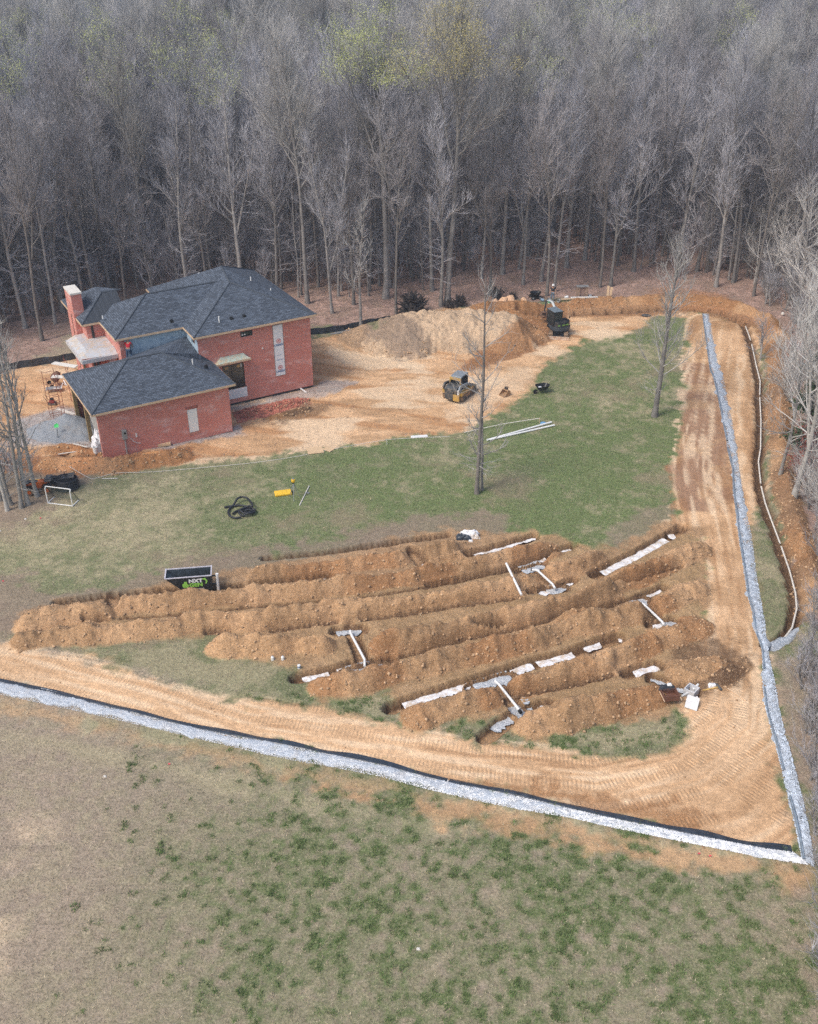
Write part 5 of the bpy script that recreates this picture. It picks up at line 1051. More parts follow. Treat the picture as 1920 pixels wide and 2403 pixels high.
LL = D([(a, b-2.5) for a, b in [(-60, 1452), (0, 1463), (200, 1506), (400, 1553), (560, 1590), (640, 1606), (700, 1616), (800, 1636), (900, 1663), (1000, 1686), (1100, 1706), (1200, 1723), (1300, 1746), (1400, 1766), (1500, 1786), (1600, 1806), (1700, 1822)]])
strip_px('gravel_strip', LU, LL, M_GRAV, zs_, 'band of pale crushed stone along the road beside black plastic', 'gravel', 'stuff', 8, .10, crown=.05)
RLs = [(1650, 737), (1658, 800), (1668, 870), (1676, 886), (1690, 950), (1697, 987), (1707, 1036), (1708, 1052), (1720, 1100), (1722, 1150), (1730, 1211), (1735, 1253), (1741, 1295), (1748, 1337), (1752, 1364), (1755, 1392), (1767, 1434), (1770, 1462), (1777, 1490), (1788, 1517), (1791, 1545), (1792, 1573), (1793, 1615), (1798, 1657), (1806, 1690), (1822, 1746), (1838, 1809), (1852, 1872), (1868, 1934), (1877, 1976), (1885, 2020)]
RRs = [(1662, 737), (1673, 800), (1682, 850), (1696, 886), (1705, 940), (1716, 987), (1724, 1036), (1727, 1052), (1733, 1100), (1741, 1150), (1751, 1211), (1760, 1253), (1766, 1295), (1771, 1337), (1775, 1364), (1780, 1392), (1788, 1434), (1793, 1462), (1795, 1490), (1801, 1517), (1804, 1545), (1810, 1573), (1819, 1615), (1824, 1657), (1832, 1690), (1847, 1746), (1864, 1809), (1879, 1872), (1893, 1934), (1900, 1976), (1910, 2035)]
strip_px('gravel_strip', RLs, RRs, M_GRAVB, zs_, 'band of blue grey stone running up the right side of the site', 'gravel', 'stuff', 6, .14, crown=.04)
# plastic liners: stand up along the strip edge
def liner(name, L, off, h, label, mat=M_PLAS, grp=None, wob=1, seed=0):
    A = PP(L); s = np.r_[0, np.cumsum(np.hypot(*np.diff(A, axis=0).T))]; m = int(s[-1]/.22); t = np.linspace(0, s[-1], m); A = np.stack([np.interp(t, s, A[:, 0]), np.interp(t, s, A[:, 1])], -1)
    tg = np.gradient(A, axis=0); tg /= np.linalg.norm(tg, axis=1)[:, None]; nrm = np.stack([-tg[:, 1], tg[:, 0]], -1); vs = []; fs = []
    pr = [(-.02, -.1), (.0, .05), (.06, .9), (.16, 1.0), (.28, .5), (.40, .02)]
    for i in range(m):
        k = .45+.6*float(vnoise(np.array(t[i]*.45+seed), np.array(3.0)))+.12*math.sin(t[i]*2.3)
        for u, z in pr:
            w = off*(u*(.7+.6*float(vnoise(np.array(t[i]*.6+seed+9), np.array(u*2)))))*.85; vs.append((A[i, 0]+nrm[i, 0]*w, A[i, 1]+nrm[i, 1]*w, float(base_z(*A[i]))+.02+h*z*k))
    n = len(pr)
    for i in range(m-1):
        for j in range(n-1): fs.append((i*n+j, (i+1)*n+j, (i+1)*n+j+1, i*n+j+1))
    o = mesh_np(name, vs, fs, mat, False); setp(o, label, 'plastic sheet', grp); return o
liner('plastic_liner', D([(-60, 1427), (0, 1438), (200, 1483), (400, 1533), (600, 1571), (800, 1612), (940, 1649)]), 1.0, .07, 'black plastic sheet folded along the left half of the near gravel band', grp='black plastic liners')
liner('plastic_liner', D([(945, 1650), (1060, 1672), (1300, 1727), (1500, 1768), (1600, 1787), (1668, 1797)]), 1.05, .09, 'black plastic sheet folded along the right half of the near gravel band', grp='black plastic liners', seed=4)
M_PLB = plain('grey_plastic', (.20, .25, .31), .45, var=.35, scale=3, bump=.05)
for i, (a, b, h, lab) in enumerate(((0, 6, .12, 'farthest piece of grey plastic beside the blue grey stone band'), (7, 16, .16, 'long piece of grey plastic folded beside the middle of the blue grey stone band'), (16, 21, .16, 'grey plastic beside the stone band where the side trench joins it'), (22, 26, .18, 'grey plastic beside the stone band near the concrete lid'), (27, 30, .2, 'nearest piece of grey plastic at the corner of the two stone bands'))):
    liner('plastic_liner', [(x-2, y) for x, y in RLs[a:b+1]], .55, h, lab, M_PLB, 'grey plastic liners', seed=i*5)
strip_px('gravel_fan', [(1795, 1480), (1812, 1488), (1845, 1482), (1868, 1462)], [(1797, 1512), (1815, 1522), (1850, 1505), (1885, 1470)], M_GRAVB, lambda x, y: float(base_z(x, y))-.3, 'grey stone where the side trench meets the gravel band', 'gravel', 'stuff', 4, .08)
def patch(name, line, w, mat, z, label, cat, group=None, kind=None, seed=0, dz=0):
    q = PP(line, z); s = np.r_[0, np.cumsum(np.hypot(*np.diff(q, axis=0).T))]; m = max(4, int(s[-1]/.12)); t = np.linspace(0, s[-1], m); c = np.stack([np.interp(t, s, q[:, 0]), np.interp(t, s, q[:, 1])], -1)
    tg = np.gradient(c, axis=0); tg /= np.linalg.norm(tg, axis=1)[:, None]; nr = np.stack([-tg[:, 1], tg[:, 0]], -1); rs = np.random.RandomState(seed+5); n = 6; vs = []; fs = []
    e0 = np.convolve(rs.uniform(.7, 1.2, m+6), np.ones(7)/7, 'valid')+rs.normal(0, .05, m); e1 = np.convolve(rs.uniform(.5, 1.2, m+6), np.ones(7)/7, 'valid')+rs.normal(0, .10, m); endf = np.minimum(1, np.minimum(t, s[-1]-t)/.12+.6)
    for i in range(m):
        for j in range(n+1):
            u = (j/n-.5)*2; k = (e0 if u > 0 else e1)[i]*endf[i]; p = c[i]+nr[i]*u*k*w/2; vs.append((p[0], p[1], z+dz+rs.normal(0, .009)+.02*math.sin(t[i]*5+u*3)))
    for i in range(m-1):
        for j in range(n): fs.append((i*(n+1)+j, (i+1)*(n+1)+j, (i+1)*(n+1)+j+1, i*(n+1)+j+1))
    o = mesh_np(name, vs, [f[::-1] for f in fs], mat, False); setp(o, label, cat, group, kind); return o
GF = 'white fabric sheets in the trenches'
FB = [([(1107, 1298), (1150, 1290), (1200, 1276), (1254, 1261)], .55, 'white fabric sheet in the trench beside the rags at the top of the heaps'), ([(993, 1330), (1012, 1324)], .5, 'scrap of white fabric between the two topmost heaps'), ([(948, 1330), (958, 1328)], .25, 'tiny scrap of white fabric left of the scrap between the topmost heaps'),
 ([(508, 1374), (560, 1370), (600, 1367)], .3, 'narrow white fabric strip just right of the black hopper'), ([(750, 1357), (766, 1355)], .25, 'short scrap of white fabric in the second trench above the middle'), ([(233, 1461), (255, 1459)], .4, 'small white fabric patch at the left end of the heaps'),
 ([(1262, 1322), (1275, 1317), (1284, 1313)], .55, 'white fabric flap beside the grey stone at the upper elbowed pipe'), ([(1292, 1312), (1315, 1302), (1342, 1291)], .5, 'crumpled white fabric right of the upper elbowed pipe'), ([(1259, 1384), (1275, 1390), (1292, 1386)], .55, 'white fabric at the lower end of the upper elbowed pipe'), ([(1318, 1376), (1342, 1367)], .45, 'white fabric strip right of the lower end of the upper elbowed pipe'),
 ([(1413, 1346), (1450, 1326), (1500, 1302), (1560, 1272), (1566, 1268)], .8, 'long white fabric sheet in the diagonal trench at the upper right'), ([(1568, 1259), (1584, 1258)], .5, 'small white fabric flap at the far end of the diagonal upper right trench'),
 ([(1454, 1414), (1462, 1411)], .6, 'white fabric flap left of the stone at the rightmost cross pipe'), ([(1500, 1402), (1530, 1392), (1548, 1384)], .8, 'white fabric sheet right of the stone at the rightmost cross pipe'), ([(1563, 1381), (1574, 1380)], .4, 'small white fabric scrap at the end of the rightmost trench'), ([(1532, 1470), (1550, 1472), (1566, 1466)], .55, 'white fabric at the lower end of the rightmost cross pipe'),
 ([(708, 1590), (740, 1585), (770, 1577)], .65, 'white fabric at the left end of the trench with the middle cross pipe'), ([(790, 1573), (812, 1569)], .45, 'white fabric left of the lower end of the middle cross pipe'),
 ([(945, 1654), (985, 1642), (1040, 1625), (1100, 1604)], .7, 'long white fabric sheet at the left end of the bold long trench'), ([(1205, 1584), (1225, 1571), (1250, 1562)], .5, 'white fabric flap right of the stone in the bold long trench'), ([(1262, 1560), (1300, 1546), (1344, 1534)], .65, 'white fabric sheet in the right part of the bold long trench'), ([(1368, 1521), (1390, 1516), (1410, 1513)], .6, 'white fabric piece near the right end of the bold long trench'), ([(1452, 1504), (1462, 1503)], .3, 'tiny white fabric scrap beyond the end of the bold long trench'),
 ([(1238, 1654), (1262, 1652), (1281, 1649)], .45, 'white fabric tail right of the nearest cross pipe'), ([(1485, 1577), (1505, 1574), (1522, 1580), (1534, 1588)], 1.05, 'wide white fabric sheet leading to the concrete box')]
for i, (l, w, lab) in enumerate(FB): patch('fabric_sheet', l, w*1.45, M_SHEET, -.44, lab, 'fabric', GF, seed=i)
GV = [([(1222, 1336), (1245, 1329), (1272, 1320)], .9), ([(1282, 1385), (1308, 1381), (1322, 1375)], .7), ([(788, 1474), (820, 1472), (846, 1469)], 1.15), ([(812, 1574), (850, 1567), (898, 1556)], .7), ([(1468, 1412), (1490, 1408), (1510, 1403)], .8), ([(1556, 1468), (1584, 1458)], .7),
 ([(1110, 1608), (1150, 1595), (1195, 1582)], .95), ([(1142, 1704), (1160, 1690), (1190, 1674), (1222, 1660), (1245, 1655)], 1.0), ([(1530, 1584), (1560, 1596), (1590, 1608), (1615, 1614)], .65), ([(1600, 1584), (1625, 1594)], .3), ([(1520, 1560), (1538, 1566)], .5), ([(1226, 1645), (1240, 1640)], .4)]
for i, (l, w) in enumerate(GV): patch('gravel_bed', l, w*1.6, M_GRAVT, {9: .05, 11: .05, 7: -.34, 8: -.34, 2: -.36, 5: -.36, 0: -.36, 1: -.37, 3: -.37, 4: -.37, 6: -.37}.get(i, -.42), 'grey blue stone spread in the bottom of the drain trenches', 'gravel', kind='stuff', seed=40+i, dz=-.04)
# ------------------------------------------------------------------ small things
def at(px, py, up=0): p = G(px, py); return Vector((p[0], p[1], HS(p[0], p[1])+up))
GW = lambda px, py: (lambda p: Vector((p[0], p[1], float(base_z(p[0], p[1])))))(G(px, py))
# concrete distribution box and lid
b = at(1623, 1620); b.z = -.05; e = empty('distribution_box', b, R(12), label='open square concrete box with white pipe stubs set in the ground', cat='concrete box')
m = MB(); s, t = .30, .05
for a, c in (((-s, -s, -.3), (s, -s+t, .22)), ((-s, s-t, -.3), (s, s, .22)), ((-s, -s+t, -.3), (-s+t, s-t, .22)), ((s-t, -s+t, -.3), (s, s-t, .22))): m.b2(a, c)
m.b2((-s+t, -s+t, -.28), (s-t, s-t, -.2)).build('box_shell', plain('box_concrete', (.62, .62, .64), .85, var=.1), e); e.rotation_euler[2] = R(48)
MB().tube([(-s-.5, .12, .12), (-s+.12, .05, .0)], .06, 10).build('pipe_stub', M_WHITE, e); MB().tube([(s+.32, -.05, .1), (s-.12, 0, .0)], .06, 10).build('pipe_stub', M_WHITE, e); MB().tube([(.1, -.1, -.18), (.1, .1, -.18)], .07, 10).build('pipe_stub', M_WHITE, e)
p = at(1623, 1657); MB().box((0, 0, 0), (.64, .74, .08)).build('concrete_lid', plain('lid_white', (.72, .71, .70), .8, var=.06), label='square white concrete lid leaning on the clay near the open box', cat='lid', bevel=.01); o = bpy.context.scene.objects['concrete_lid']; o.location = p+Vector((0, 0, .22)); o.rotation_euler = (R(24), R(8), R(-20))
o = MB().box((0, 0, .08), (.10, .10, .16)).build('small_bottle', M_SHEET, label='small white bottle standing at the upper corner of the concrete lid', cat='bottle', bevel=.02); o.location = at(1635, 1641)
# brown tub / cart with dark jacket
p = at(1569, 1648); e = empty('tool_box', p, R(8), label='open brown tool box with wooden handles on the clay', cat='box'); MBn = plain('rusty_brown', (.16, .07, .045), .7, var=.2)
m = MB(); m.b2((-.42, -.3, .15), (.42, -.26, .5)); m.b2((-.42, .26, .15), (.42, .3, .5)); m.b2((-.42, -.26, .15), (-.38, .26, .5)); m.b2((.38, -.26, .15), (.42, .26, .5)); m.b2((-.38, -.26, .15), (.38, .26, .19)); m.build('tray', MBn, e)
for x in (-.46, .46): MB().tube([(x, -.5, .35), (x, .4, .38)], .025, 6).build('handle', M_FASC, e); MB().tube([(x*.8, -.2, .15), (x*.9, -.25, -.05)], .02, 6).build('leg', MBn, e)
o = crumple('dark_jacket', .9, .35, .18, M_BSHIRT, 12, 8); o.location = p+Vector((-.1, .42, .45)); o.rotation_euler = (0, 0, R(8)); setp(o, 'dark jacket heaped on the back of the brown tool box', 'jacket')
o = crumple('white_cloth', .25, .2, .1, M_WHITE, 13, 6); o.location = p+Vector((.05, .45, .62)); setp(o, 'small white cloth lying on the dark jacket', 'cloth')
def stick(name, a, b, r, mat, label, cat, za=.05, zb=.05, parts=None, group=None):
    A, B = at(*a, za), at(*b, zb); return MB().tube([A, B], r, 8).build(name, mat, label=label, cat=cat, group=group)
M_HAN = plain('yellow_wood', (.62, .40, .12), .6)
A, B = at(1650, 1620, .04), at(1684, 1615, .06); e = empty('mattock', A, 0, label='mattock with a yellow wooden handle lying right of the concrete box', cat='tool'); MB().tube([(0, 0, 0), B-A], .035, 8).build('handle', M_HAN, e); MB().box(B-A+Vector((.05, 0, .02)), (.12, .5, .08), .3).build('mattock_head', M_GRIME, e)
stick('wooden_stake', (1707, 1617), (1752, 1645), .03, M_FASC, 'long thin wooden stake lying on the clay road', 'stake')
o = crumple('fabric_scrap', .45, .35, .15, M_SHEET, 21, 6); o.location = at(1672, 1610); setp(o, 'crumpled pale scrap behind the mattock', 'scrap')
# rags, bags at the top of the heaps
o = crumple('white_rags', 1.3, .7, .4, M_SHEET, 31, 12); o.location = at(1102, 1258); setp(o, 'heap of white bags beside the top spoil heap', 'bag'); o = crumple('black_bag', 1.0, .6, .3, M_PLAS, 32, 10); o.location = at(1089, 1262); setp(o, 'black bag under the heap of white bags', 'bag'); o = crumple('white_scrap', .3, .25, .12, M_SHEET, 33, 6); o.location = at(1105, 1270); setp(o, 'small white scrap just below the heap of white bags', 'scrap')
for px, py, lab in ((640, 1549, 'left one of two white jugs on the grass below the heaps'), (664, 1548, 'right one of two white jugs on the grass below the heaps')):
    p = at(px, py); e = empty('jug', p, 0, label=lab, cat='jug', group='white jugs'); MB().tube([(0, 0, 0), (0, 0, .2), (0, 0, .24), (0, 0, .26)], [.09, .09, .06, .04], 12).build('jug_body', M_WHITE, e); MB().tube([(0, 0, .261), (0, 0, .29)], .035, 10).build('jug_cap', M_METALG, e)
p = at(702, 1568); e = empty('paint_can', p, 0, label='small white and blue can at the corner of the left trench', cat='can'); MB().tube([(0, 0, 0), (0, 0, .22)], .09, 12).build('can_body', M_WHITE, e); MB().tube([(0, 0, .08), (0, 0, .15)], .092, 12).build('can_band', M_LB, e)
# goal
M_NET = plain('net_cord', (.10, .13, .09), .8); c0, c1 = GW(113, 1181), GW(171, 1189); c1.z = c0.z; dx = (c1-c0); Lg = dx.length; e = empty('soccer_goal', c0, math.atan2(dx.y, dx.x), label='white framed small soccer goal with dark net at the left of the lawn', cat='goal')
hg, dg = 1.28, .85
MB().tube([(0, 0, .03), (0, 0, hg-.12), (.0, .12, hg)], .035, 8).tube([(Lg, 0, .03), (Lg, 0, hg-.12), (Lg, .12, hg)], .035, 8).tube([(0, .12, hg), (Lg, .12, hg)], .035, 8).tube([(0, 0, .03), (Lg, 0, .03)], .035, 8).tube([(0, 0, .03), (0, dg, .03)], .035, 8).tube([(Lg, 0, .03), (Lg, dg, .03)], .035, 8).build('goal_frame', M_WHITE, e)
for x in (0, Lg): MB().tube([(x, .12, hg), (x, dg, .03)], .025, 8).build('back_stay', M_BLACK, e)
m = MB(); k = 14
for i in range(1, k): x = Lg*i/k; m.tube([(x, .14, hg), (x, dg, .03)], .006, 3, False)
for i in range(1, 12): t = i/12; m.tube([(0, .14+(dg-.14)*t, hg*(1-t)), (Lg, .14+(dg-.14)*t, hg*(1-t)+.03)], .006, 3, False)
for x in (0.002, Lg-.002):
    for i in range(1, 8): z = hg*i/8; m.tube([(x, .05, z), (x, dg-(dg-.12)*z/hg, z)], .006, 3, False)
    for i in range(1, 5): y = dg*i/5; m.tube([(x, y, .05), (x, y, hg*(dg-y)/dg)], .006, 3, False)
m.build('net', M_NET, e)
# black corrugated coils
def ribbed(pts, r, name, mat, **k):
    P_ = [Vector(p) for p in pts]; out = []; rr = []
    for i in range(len(P_)-1):
        n = max(1, int((P_[i+1]-P_[i]).length/.06))
        for j in range(n): out.append(P_[i].lerp(P_[i+1], j/n)); rr.append(r*(1 if len(rr) % 2 else .86))
    return MB().tube(out, rr, 10).build(name, mat, smooth=False, **k)
M_COR = plain('black_corrugated', (.018, .02, .026), .45, var=.2)
c = at(150, 1162); q = []
for i in range(260): a = i*.17; k = i//37; q.append((c.x+(.78-.03*(k % 2))*math.cos(a), c.y+.95+(.78-.03*(k % 2))*math.sin(a)*.9, c.z+.07+.11*a/6.283))
ribbed(q, .06, 'pipe_coil', M_COR, label='neat upright stacked coil of black corrugated pipe behind the soccer goal', cat='pipe coil')
S = 6.627
def z8(x, y): p = at(500+x/S, 1100+y/S); return p
cc = [(180, 622), (240, 606), (330, 598), (400, 588), (480, 596), (560, 620), (640, 650), (655, 690), (620, 735), (540, 755), (460, 750), (410, 715), (420, 680), (500, 655), (580, 640), (640, 660), (630, 715), (560, 735), (480, 735), (430, 700), (470, 672), (560, 665), (615, 690), (590, 722), (500, 740)]
pts = [z8(a, b)+Vector((0, 0, .10+.05*(i % 5)*(i > 6))) for i, (a, b) in enumerate(cc)]
def smooth_path(p, n=6):
    o = []
    for i in range(len(p)-1):
        p0, p1, p2, p3 = p[max(i-1, 0)], p[i], p[i+1], p[min(i+2, len(p)-1)]
        for j in range(n): t = j/n; o.append(.5*((2*p1)+(p2-p0)*t+(2*p0-5*p1+4*p2-p3)*t*t+(3*p1-p0-3*p2+p3)*t**3))
    return o+[p[-1]]
c2 = [(440, 775), (350, 788), (280, 765), (240, 715), (260, 650), (320, 590), (390, 535), (470, 510), (540, 530), (585, 585), (620, 640), (560, 640), (470, 650), (400, 670), (340, 700), (310, 730)]
e = empty('loose_pipe_coil', z8(440, 680), 0, label='loosely tangled coil of black corrugated pipe on the green lawn', cat='pipe coil'); o = ribbed([p-e.location for p in smooth_path(pts)], .075, 'pipe_loop', M_COR, parent=e)
ribbed([z8(a, b)-e.location+Vector((0, 0, .10+.22*math.sin(math.pi*min(1, max(0, (i-3)/8))))) for i, (a, b) in enumerate(c2)] if 0 else [p-e.location for p in smooth_path([z8(a, b)+Vector((0, 0, .12+(.25 if 5 < i < 11 else 0))) for i, (a, b) in enumerate(c2)])], .075, 'pipe_loop', M_COR, parent=e)
# laser level, case, rod
p = at(691, 1170); e = empty('laser_level', p, 0, label='yellow laser level on a thin silver tripod standing on the lawn', cat='laser level')
for k in range(3):
    a = 2*math.pi*k/3-math.pi/2; MB().tube([(0, 0, 1.25), (.18*math.cos(a), .18*math.sin(a), .7)], .03, 6).tube([(.16*math.cos(a), .16*math.sin(a), .75), (.42*math.cos(a), .42*math.sin(a), 0)], .02, 6).build('leg', M_STEEL, e)
h = MB().tube([(0, 0, 1.25), (0, 0, 1.32)], .1, 10).build('tripod_head', M_BLACK, e); MB().tube([(0, 0, 1.33), (0, 0, 1.36), (0, 0, 1.52), (0, 0, 1.54)], [.10, .14, .14, .10], 12).build('laser_body', plain('laser_yellow', (.85, .50, .03), .45), e); MB().tube([(0, 0, 1.55), (0, 0, 1.62)], .07, 10).build('laser_window', M_METALG, e)
a, b = at(645, 1162), at(684, 1157); M_CASE = plain('case_yellow', (.85, .52, .04), .45, var=.08); e = empty('carrying_case', (a+b)/2, math.atan2((b-a).y, (b-a).x), label='flat yellow carrying case lying on the lawn beside the tripod', cat='case'); l = (b-a).length*1.0
MB().box((0, 0, .1), (l, .62, .18)).build('case_shell', M_CASE, e, bevel=.05); MB().box((-.1, -.02, .2), (l*.6, .3, .03)).build('case_lid_rib', M_CASE, e, bevel=.01); MB().tube([(l/2, -.12, .1), (l/2+.1, -.1, .1), (l/2+.1, .1, .1), (l/2, .12, .1)], .02, 6).build('handle', M_BLACK, e)
A, B = at(703, 1187, .03), at(726, 1142, .06); e = empty('grade_rod', A, 0, label='pale grade rod lying on the lawn right of the tripod', cat='rod'); MB().tube([(0, 0, 0), B-A], .04, 6).build('rod', M_STONE, e); MB().box((B-A)*.62+Vector((.18, 0, .02)), (.16, .1, .08)).build('rod_clamp', M_METALG, e)
# rope along the yard edge
rp = [(165, 1103), (205, 1120), (225, 1123), (275, 1114), (360, 1108), (500, 1096), (600, 1086), (700, 1071), (800, 1051), (900, 1034), (965, 1029), (1055, 1025)]
q = smooth_path([at(a, b, .03) for a, b in rp]); MB().tube(q, .018, 5).build('rope', M_STONE, label='long pale rope marking the edge between clay yard and lawn', cat='rope')
MB().tube([at(1089, 1018, .12), at(1180, 1000, .2), at(1266, 992, .4)], .028, 5).build('rope', M_STONE, label='short pale rope tied to the stake above the long white pipes', cat='rope'); p = at(1266, 993); MB().tube([p-Vector((0, 0, .05)), p+Vector((0, 0, .5))], .022, 6).build('stake', M_FASC, label='little wooden stake holding the end of the short rope', cat='stake')
p = at(908, 1043); MB().tube([p, p+Vector((0, 0, .45))], .018, 6).build('stake', M_WHITE, label='thin white stake in the grass along the long rope', cat='stake')
o = crumple('blue_bag', .5, .3, .15, plain('blue_wrap', (.15, .35, .6), .5), 41, 6); o.location = at(1275, 994); setp(o, 'small blue and white bag above the end of the long white pipes', 'bag')
def board(px, py, l, w, rz, mat, name, label, cat='board', tilt=0, up=.04, grp=None, th=.03):
    o = MB().box((0, 0, 0), (l, w, th)).build(name, mat, label=label, cat=cat, group=grp, bevel=.004); o.location = at(px, py, up); o.rotation_euler = (tilt, 0, R(rz)); return o
M_PLY = plain('plywood', (.62, .44, .27), .8, var=.12, scale=3); M_ORB = plain('orange_board', (.58, .30, .12), .8)
board(740, 1058, 1.2, 1.0, 12, M_PLY, 'plywood_sheet', 'larger of two plywood offcuts on the clay beside the rope'); board(771, 1055, .6, .75, 55, M_PLY, 'plywood_sheet', 'smaller of two plywood offcuts on the clay beside the rope')
board(386, 1045, .95, .5, 14, M_PLY, 'plywood_box', 'plywood offcut with a cut out lying against the garage wall', up=.15, th=.2); board(362, 1063, 2.6, .3, 10, M_ORB, 'long_board', 'long orange brown board in front of the garage wall')
board(984, 1025, 1.3, .35, 8, M_WHITE, 'white_board', 'white board lying on the rope behind the lone tree'); board(258, 1124, 1.1, .07, 3, M_STONE, 'white_strip', 'thin white strip lying on the grass right of the soccer goal')
for i, (x, y, l, rz) in enumerate(((796, 783, 1.9, 20), (802, 787, 2.1, 17), (806, 792, 1.7, 24))): board(x, y, l, .1, rz, M_METALG, 'weathered_board', 'weathered grey board on the pile beside the silt fence', grp='weathered boards', up=.05+.05*i)
board(168, 1063, 1.9, .09, 18, M_STONE, 'white_board', 'white trim board on the gravel left of the garage corner'); board(190, 1055, 1.3, .09, -25, M_STONE, 'white_board', 'short white trim board beside the bucket at the garage corner'); board(158, 967, 2.4, .3, -32, M_STONE, 'plank', 'pale plank lying above the grey stone pile')
def bucket(px, py, label, mat=M_WHITE, lay=False, r=.16, h=.36, rz=0, name='bucket'):
    p = at(px, py); e = empty(name, p, R(rz), label=label, cat='bucket'); rot = Matrix.Rotation(R(85), 4, 'Y') if lay else Matrix()
    m = MB(); n = 14; rg = lambda rr, z: [(rr*math.cos(2*math.pi*i/n), rr*math.sin(2*math.pi*i/n), z) for i in range(n)]
    m.add([tuple(rot @ Vector(v)) for v in rg(r*.85, 0)+rg(r, h)+rg(r*.93, h)+rg(r*.8, .03)], [(i+k*n, (i+1) % n+k*n, (i+1) % n+(k+1)*n, i+(k+1)*n) for k in range(3) for i in range(n)]+[tuple(range(n))[::-1], tuple(range(3*n, 4*n))]); m.v = [(a, b, c+(r if lay else 0)) for a, b, c in m.v]
    m.build('pail', mat, e); MB().tube([tuple(rot @ Vector((r*math.cos(t), 0, h+r*.8*math.sin(t)*.5))) if not lay else (h, r*math.cos(t), r+r*math.sin(t)*.2) for t in [math.pi*i/8 for i in range(9)]], .008, 5).build('handle', M_METALG, e); return e
bucket(226, 1064, 'white bucket standing at the corner of the garage', r=.2, h=.48); e = bucket(1289, 712, 'white bucket with a green print standing at the feet of the man'); MB().tube([(0, 0, .1), (0, 0, .26)], .166, 14).build('green_print', plain('green_print', (.05, .35, .18), .5), e)
bucket(1277, 708, 'blue grey bucket lying on its side left of the white bucket', plain('blue_pail', (.22, .33, .45), .5), True, rz=160); bucket(1325, 702, 'white bucket lying on its side left of the block stack', lay=True, rz=20); bucket(1387, 698, 'grey white bucket lying right of the block stack', plain('grey_pail', (.45, .47, .48), .6), True, rz=200)
bucket(1313, 708, 'tipped pale bucket at the left end of the long boards', plain('grey_pail2', (.5, .52, .5), .6), True, rz=240)
for a, b, lab, mt in (((1316, 707), (1372, 704), 'brownish long board lying left under the white board at the forest edge', M_FASC), ((1339, 703), (1402, 702), 'long white board lying before the block stack', M_WHITE)):
    A, B = at(*a, .22), at(*b, .25); d = B-A; o = MB().box((0, 0, 0), (d.length, .25, .06)).build('long_board', mt, label=lab, cat='board'); o.location = (A+B)/2; o.rotation_euler = (0, 0, math.atan2(d.y, d.x))
# stack of block on pallet
p = at(1365, 699); e = empty('block_pallet', p, R(4), label='stack of tan block on end beneath a grey lid at the forest edge', cat='pallet')
for x in (-.42, .42): MB().box((x, 0, .62), (.32, .4, 1.2)).build('block_stack', gravel_mat('block_tan%d' % (x > 0), (.36, .24, .17), (.5, .35, .26), 7), e)
MB().box((0, .05, .6), (.5, .3, 1.15)).build('block_core', plain('block_core', (.3, .2, .16), .9), e); MB().box((0, 0, 1.26), (1.25, .5, .08)).build('pallet_top', M_METALG, e)
for x, rz, lab in ((1425, 80, 'left one of two upright pale boards at the forest edge'), (1431, 74, 'right one of two upright pale boards at the forest edge')):
    o = MB().box((0, 0, .6), (.22, .05, 1.2)).build('upright_board', M_PLY, label=lab, cat='board', group='upright boards'); o.location = at(x, 706); o.rotation_euler = (R(-20), R(8 if rz < 80 else 3), 0)
p = at(1333, 745, .0); MB().tube([p+Vector((0, 0, -.3)), p+Vector((0, 0, 1.0))], .035, 6).build('survey_stake', M_FASC, label='tall thin survey stake in the clay right of the excavator', cat='stake')
o = MB().sphere((0, 0, .1), .25, 8, 5, (1, .7, .5)).build('white_rock', M_STONE, label='white rock at the foot of the trench wall right of the survey stake', cat='rock'); o.location = at(1388, 738)
o = MB().sphere((0, 0, .1), .3, 8, 5, (1.6, 1, .4)).build('dark_stone', M_GRIME, label='flat dark stone at the far left edge of the lawn strip', cat='rock'); o.location = at(1516, 742)
MB().sphere((0, 0, .2), .17, 10, 6).build('white_ball', M_STONE, label='white round ball among the branches at the far right', cat='ball').location = at(1836, 741)
# silt fences
def silt(pts, name, label, h=.75):
    q = [GW(*a) for a in pts]; e = empty(name, q[0], 0, label=label, cat='fence'); vs = []; fs = []; n = 0
    for i in range(len(q)-1):
        k = max(2, int((q[i+1]-q[i]).length/.5))
        for j in range(k+(i == len(q)-2)):
            c = q[i].lerp(q[i+1], j/k)-e.location; s = .06*math.sin(n*1.9); hh = h*(.75+.3*float(vnoise(np.array(n*.3), np.array(1.7)))); vs += [(c.x, c.y+s, c.z-.1), (c.x+.03, c.y+s+.02, c.z+hh*.5), (c.x, c.y+s*2, c.z+hh)]; n += 1
    for i in range(n-1): b = i*3; fs += [(b, b+3, b+4, b+1), (b+1, b+4, b+5, b+2)]
    mesh_np('fabric', vs, fs, M_PLAS, False, e)
    for i in range(0, n, 5): v = vs[i*3]; MB().box((v[0], v[1]+.05, v[2]+.5), (.04, .04, 1.1)).build('post', M_GRIME, e)
silt([(728, 786), (770, 782), (820, 775), (870, 764), (935, 752)], 'silt_fence', 'black silt fence running from the house to the clay mound'); silt([(-60, 880), (20, 868), (90, 858), (140, 850), (200, 838)], 'silt_fence', 'black silt fence at the forest edge left of the chimney')
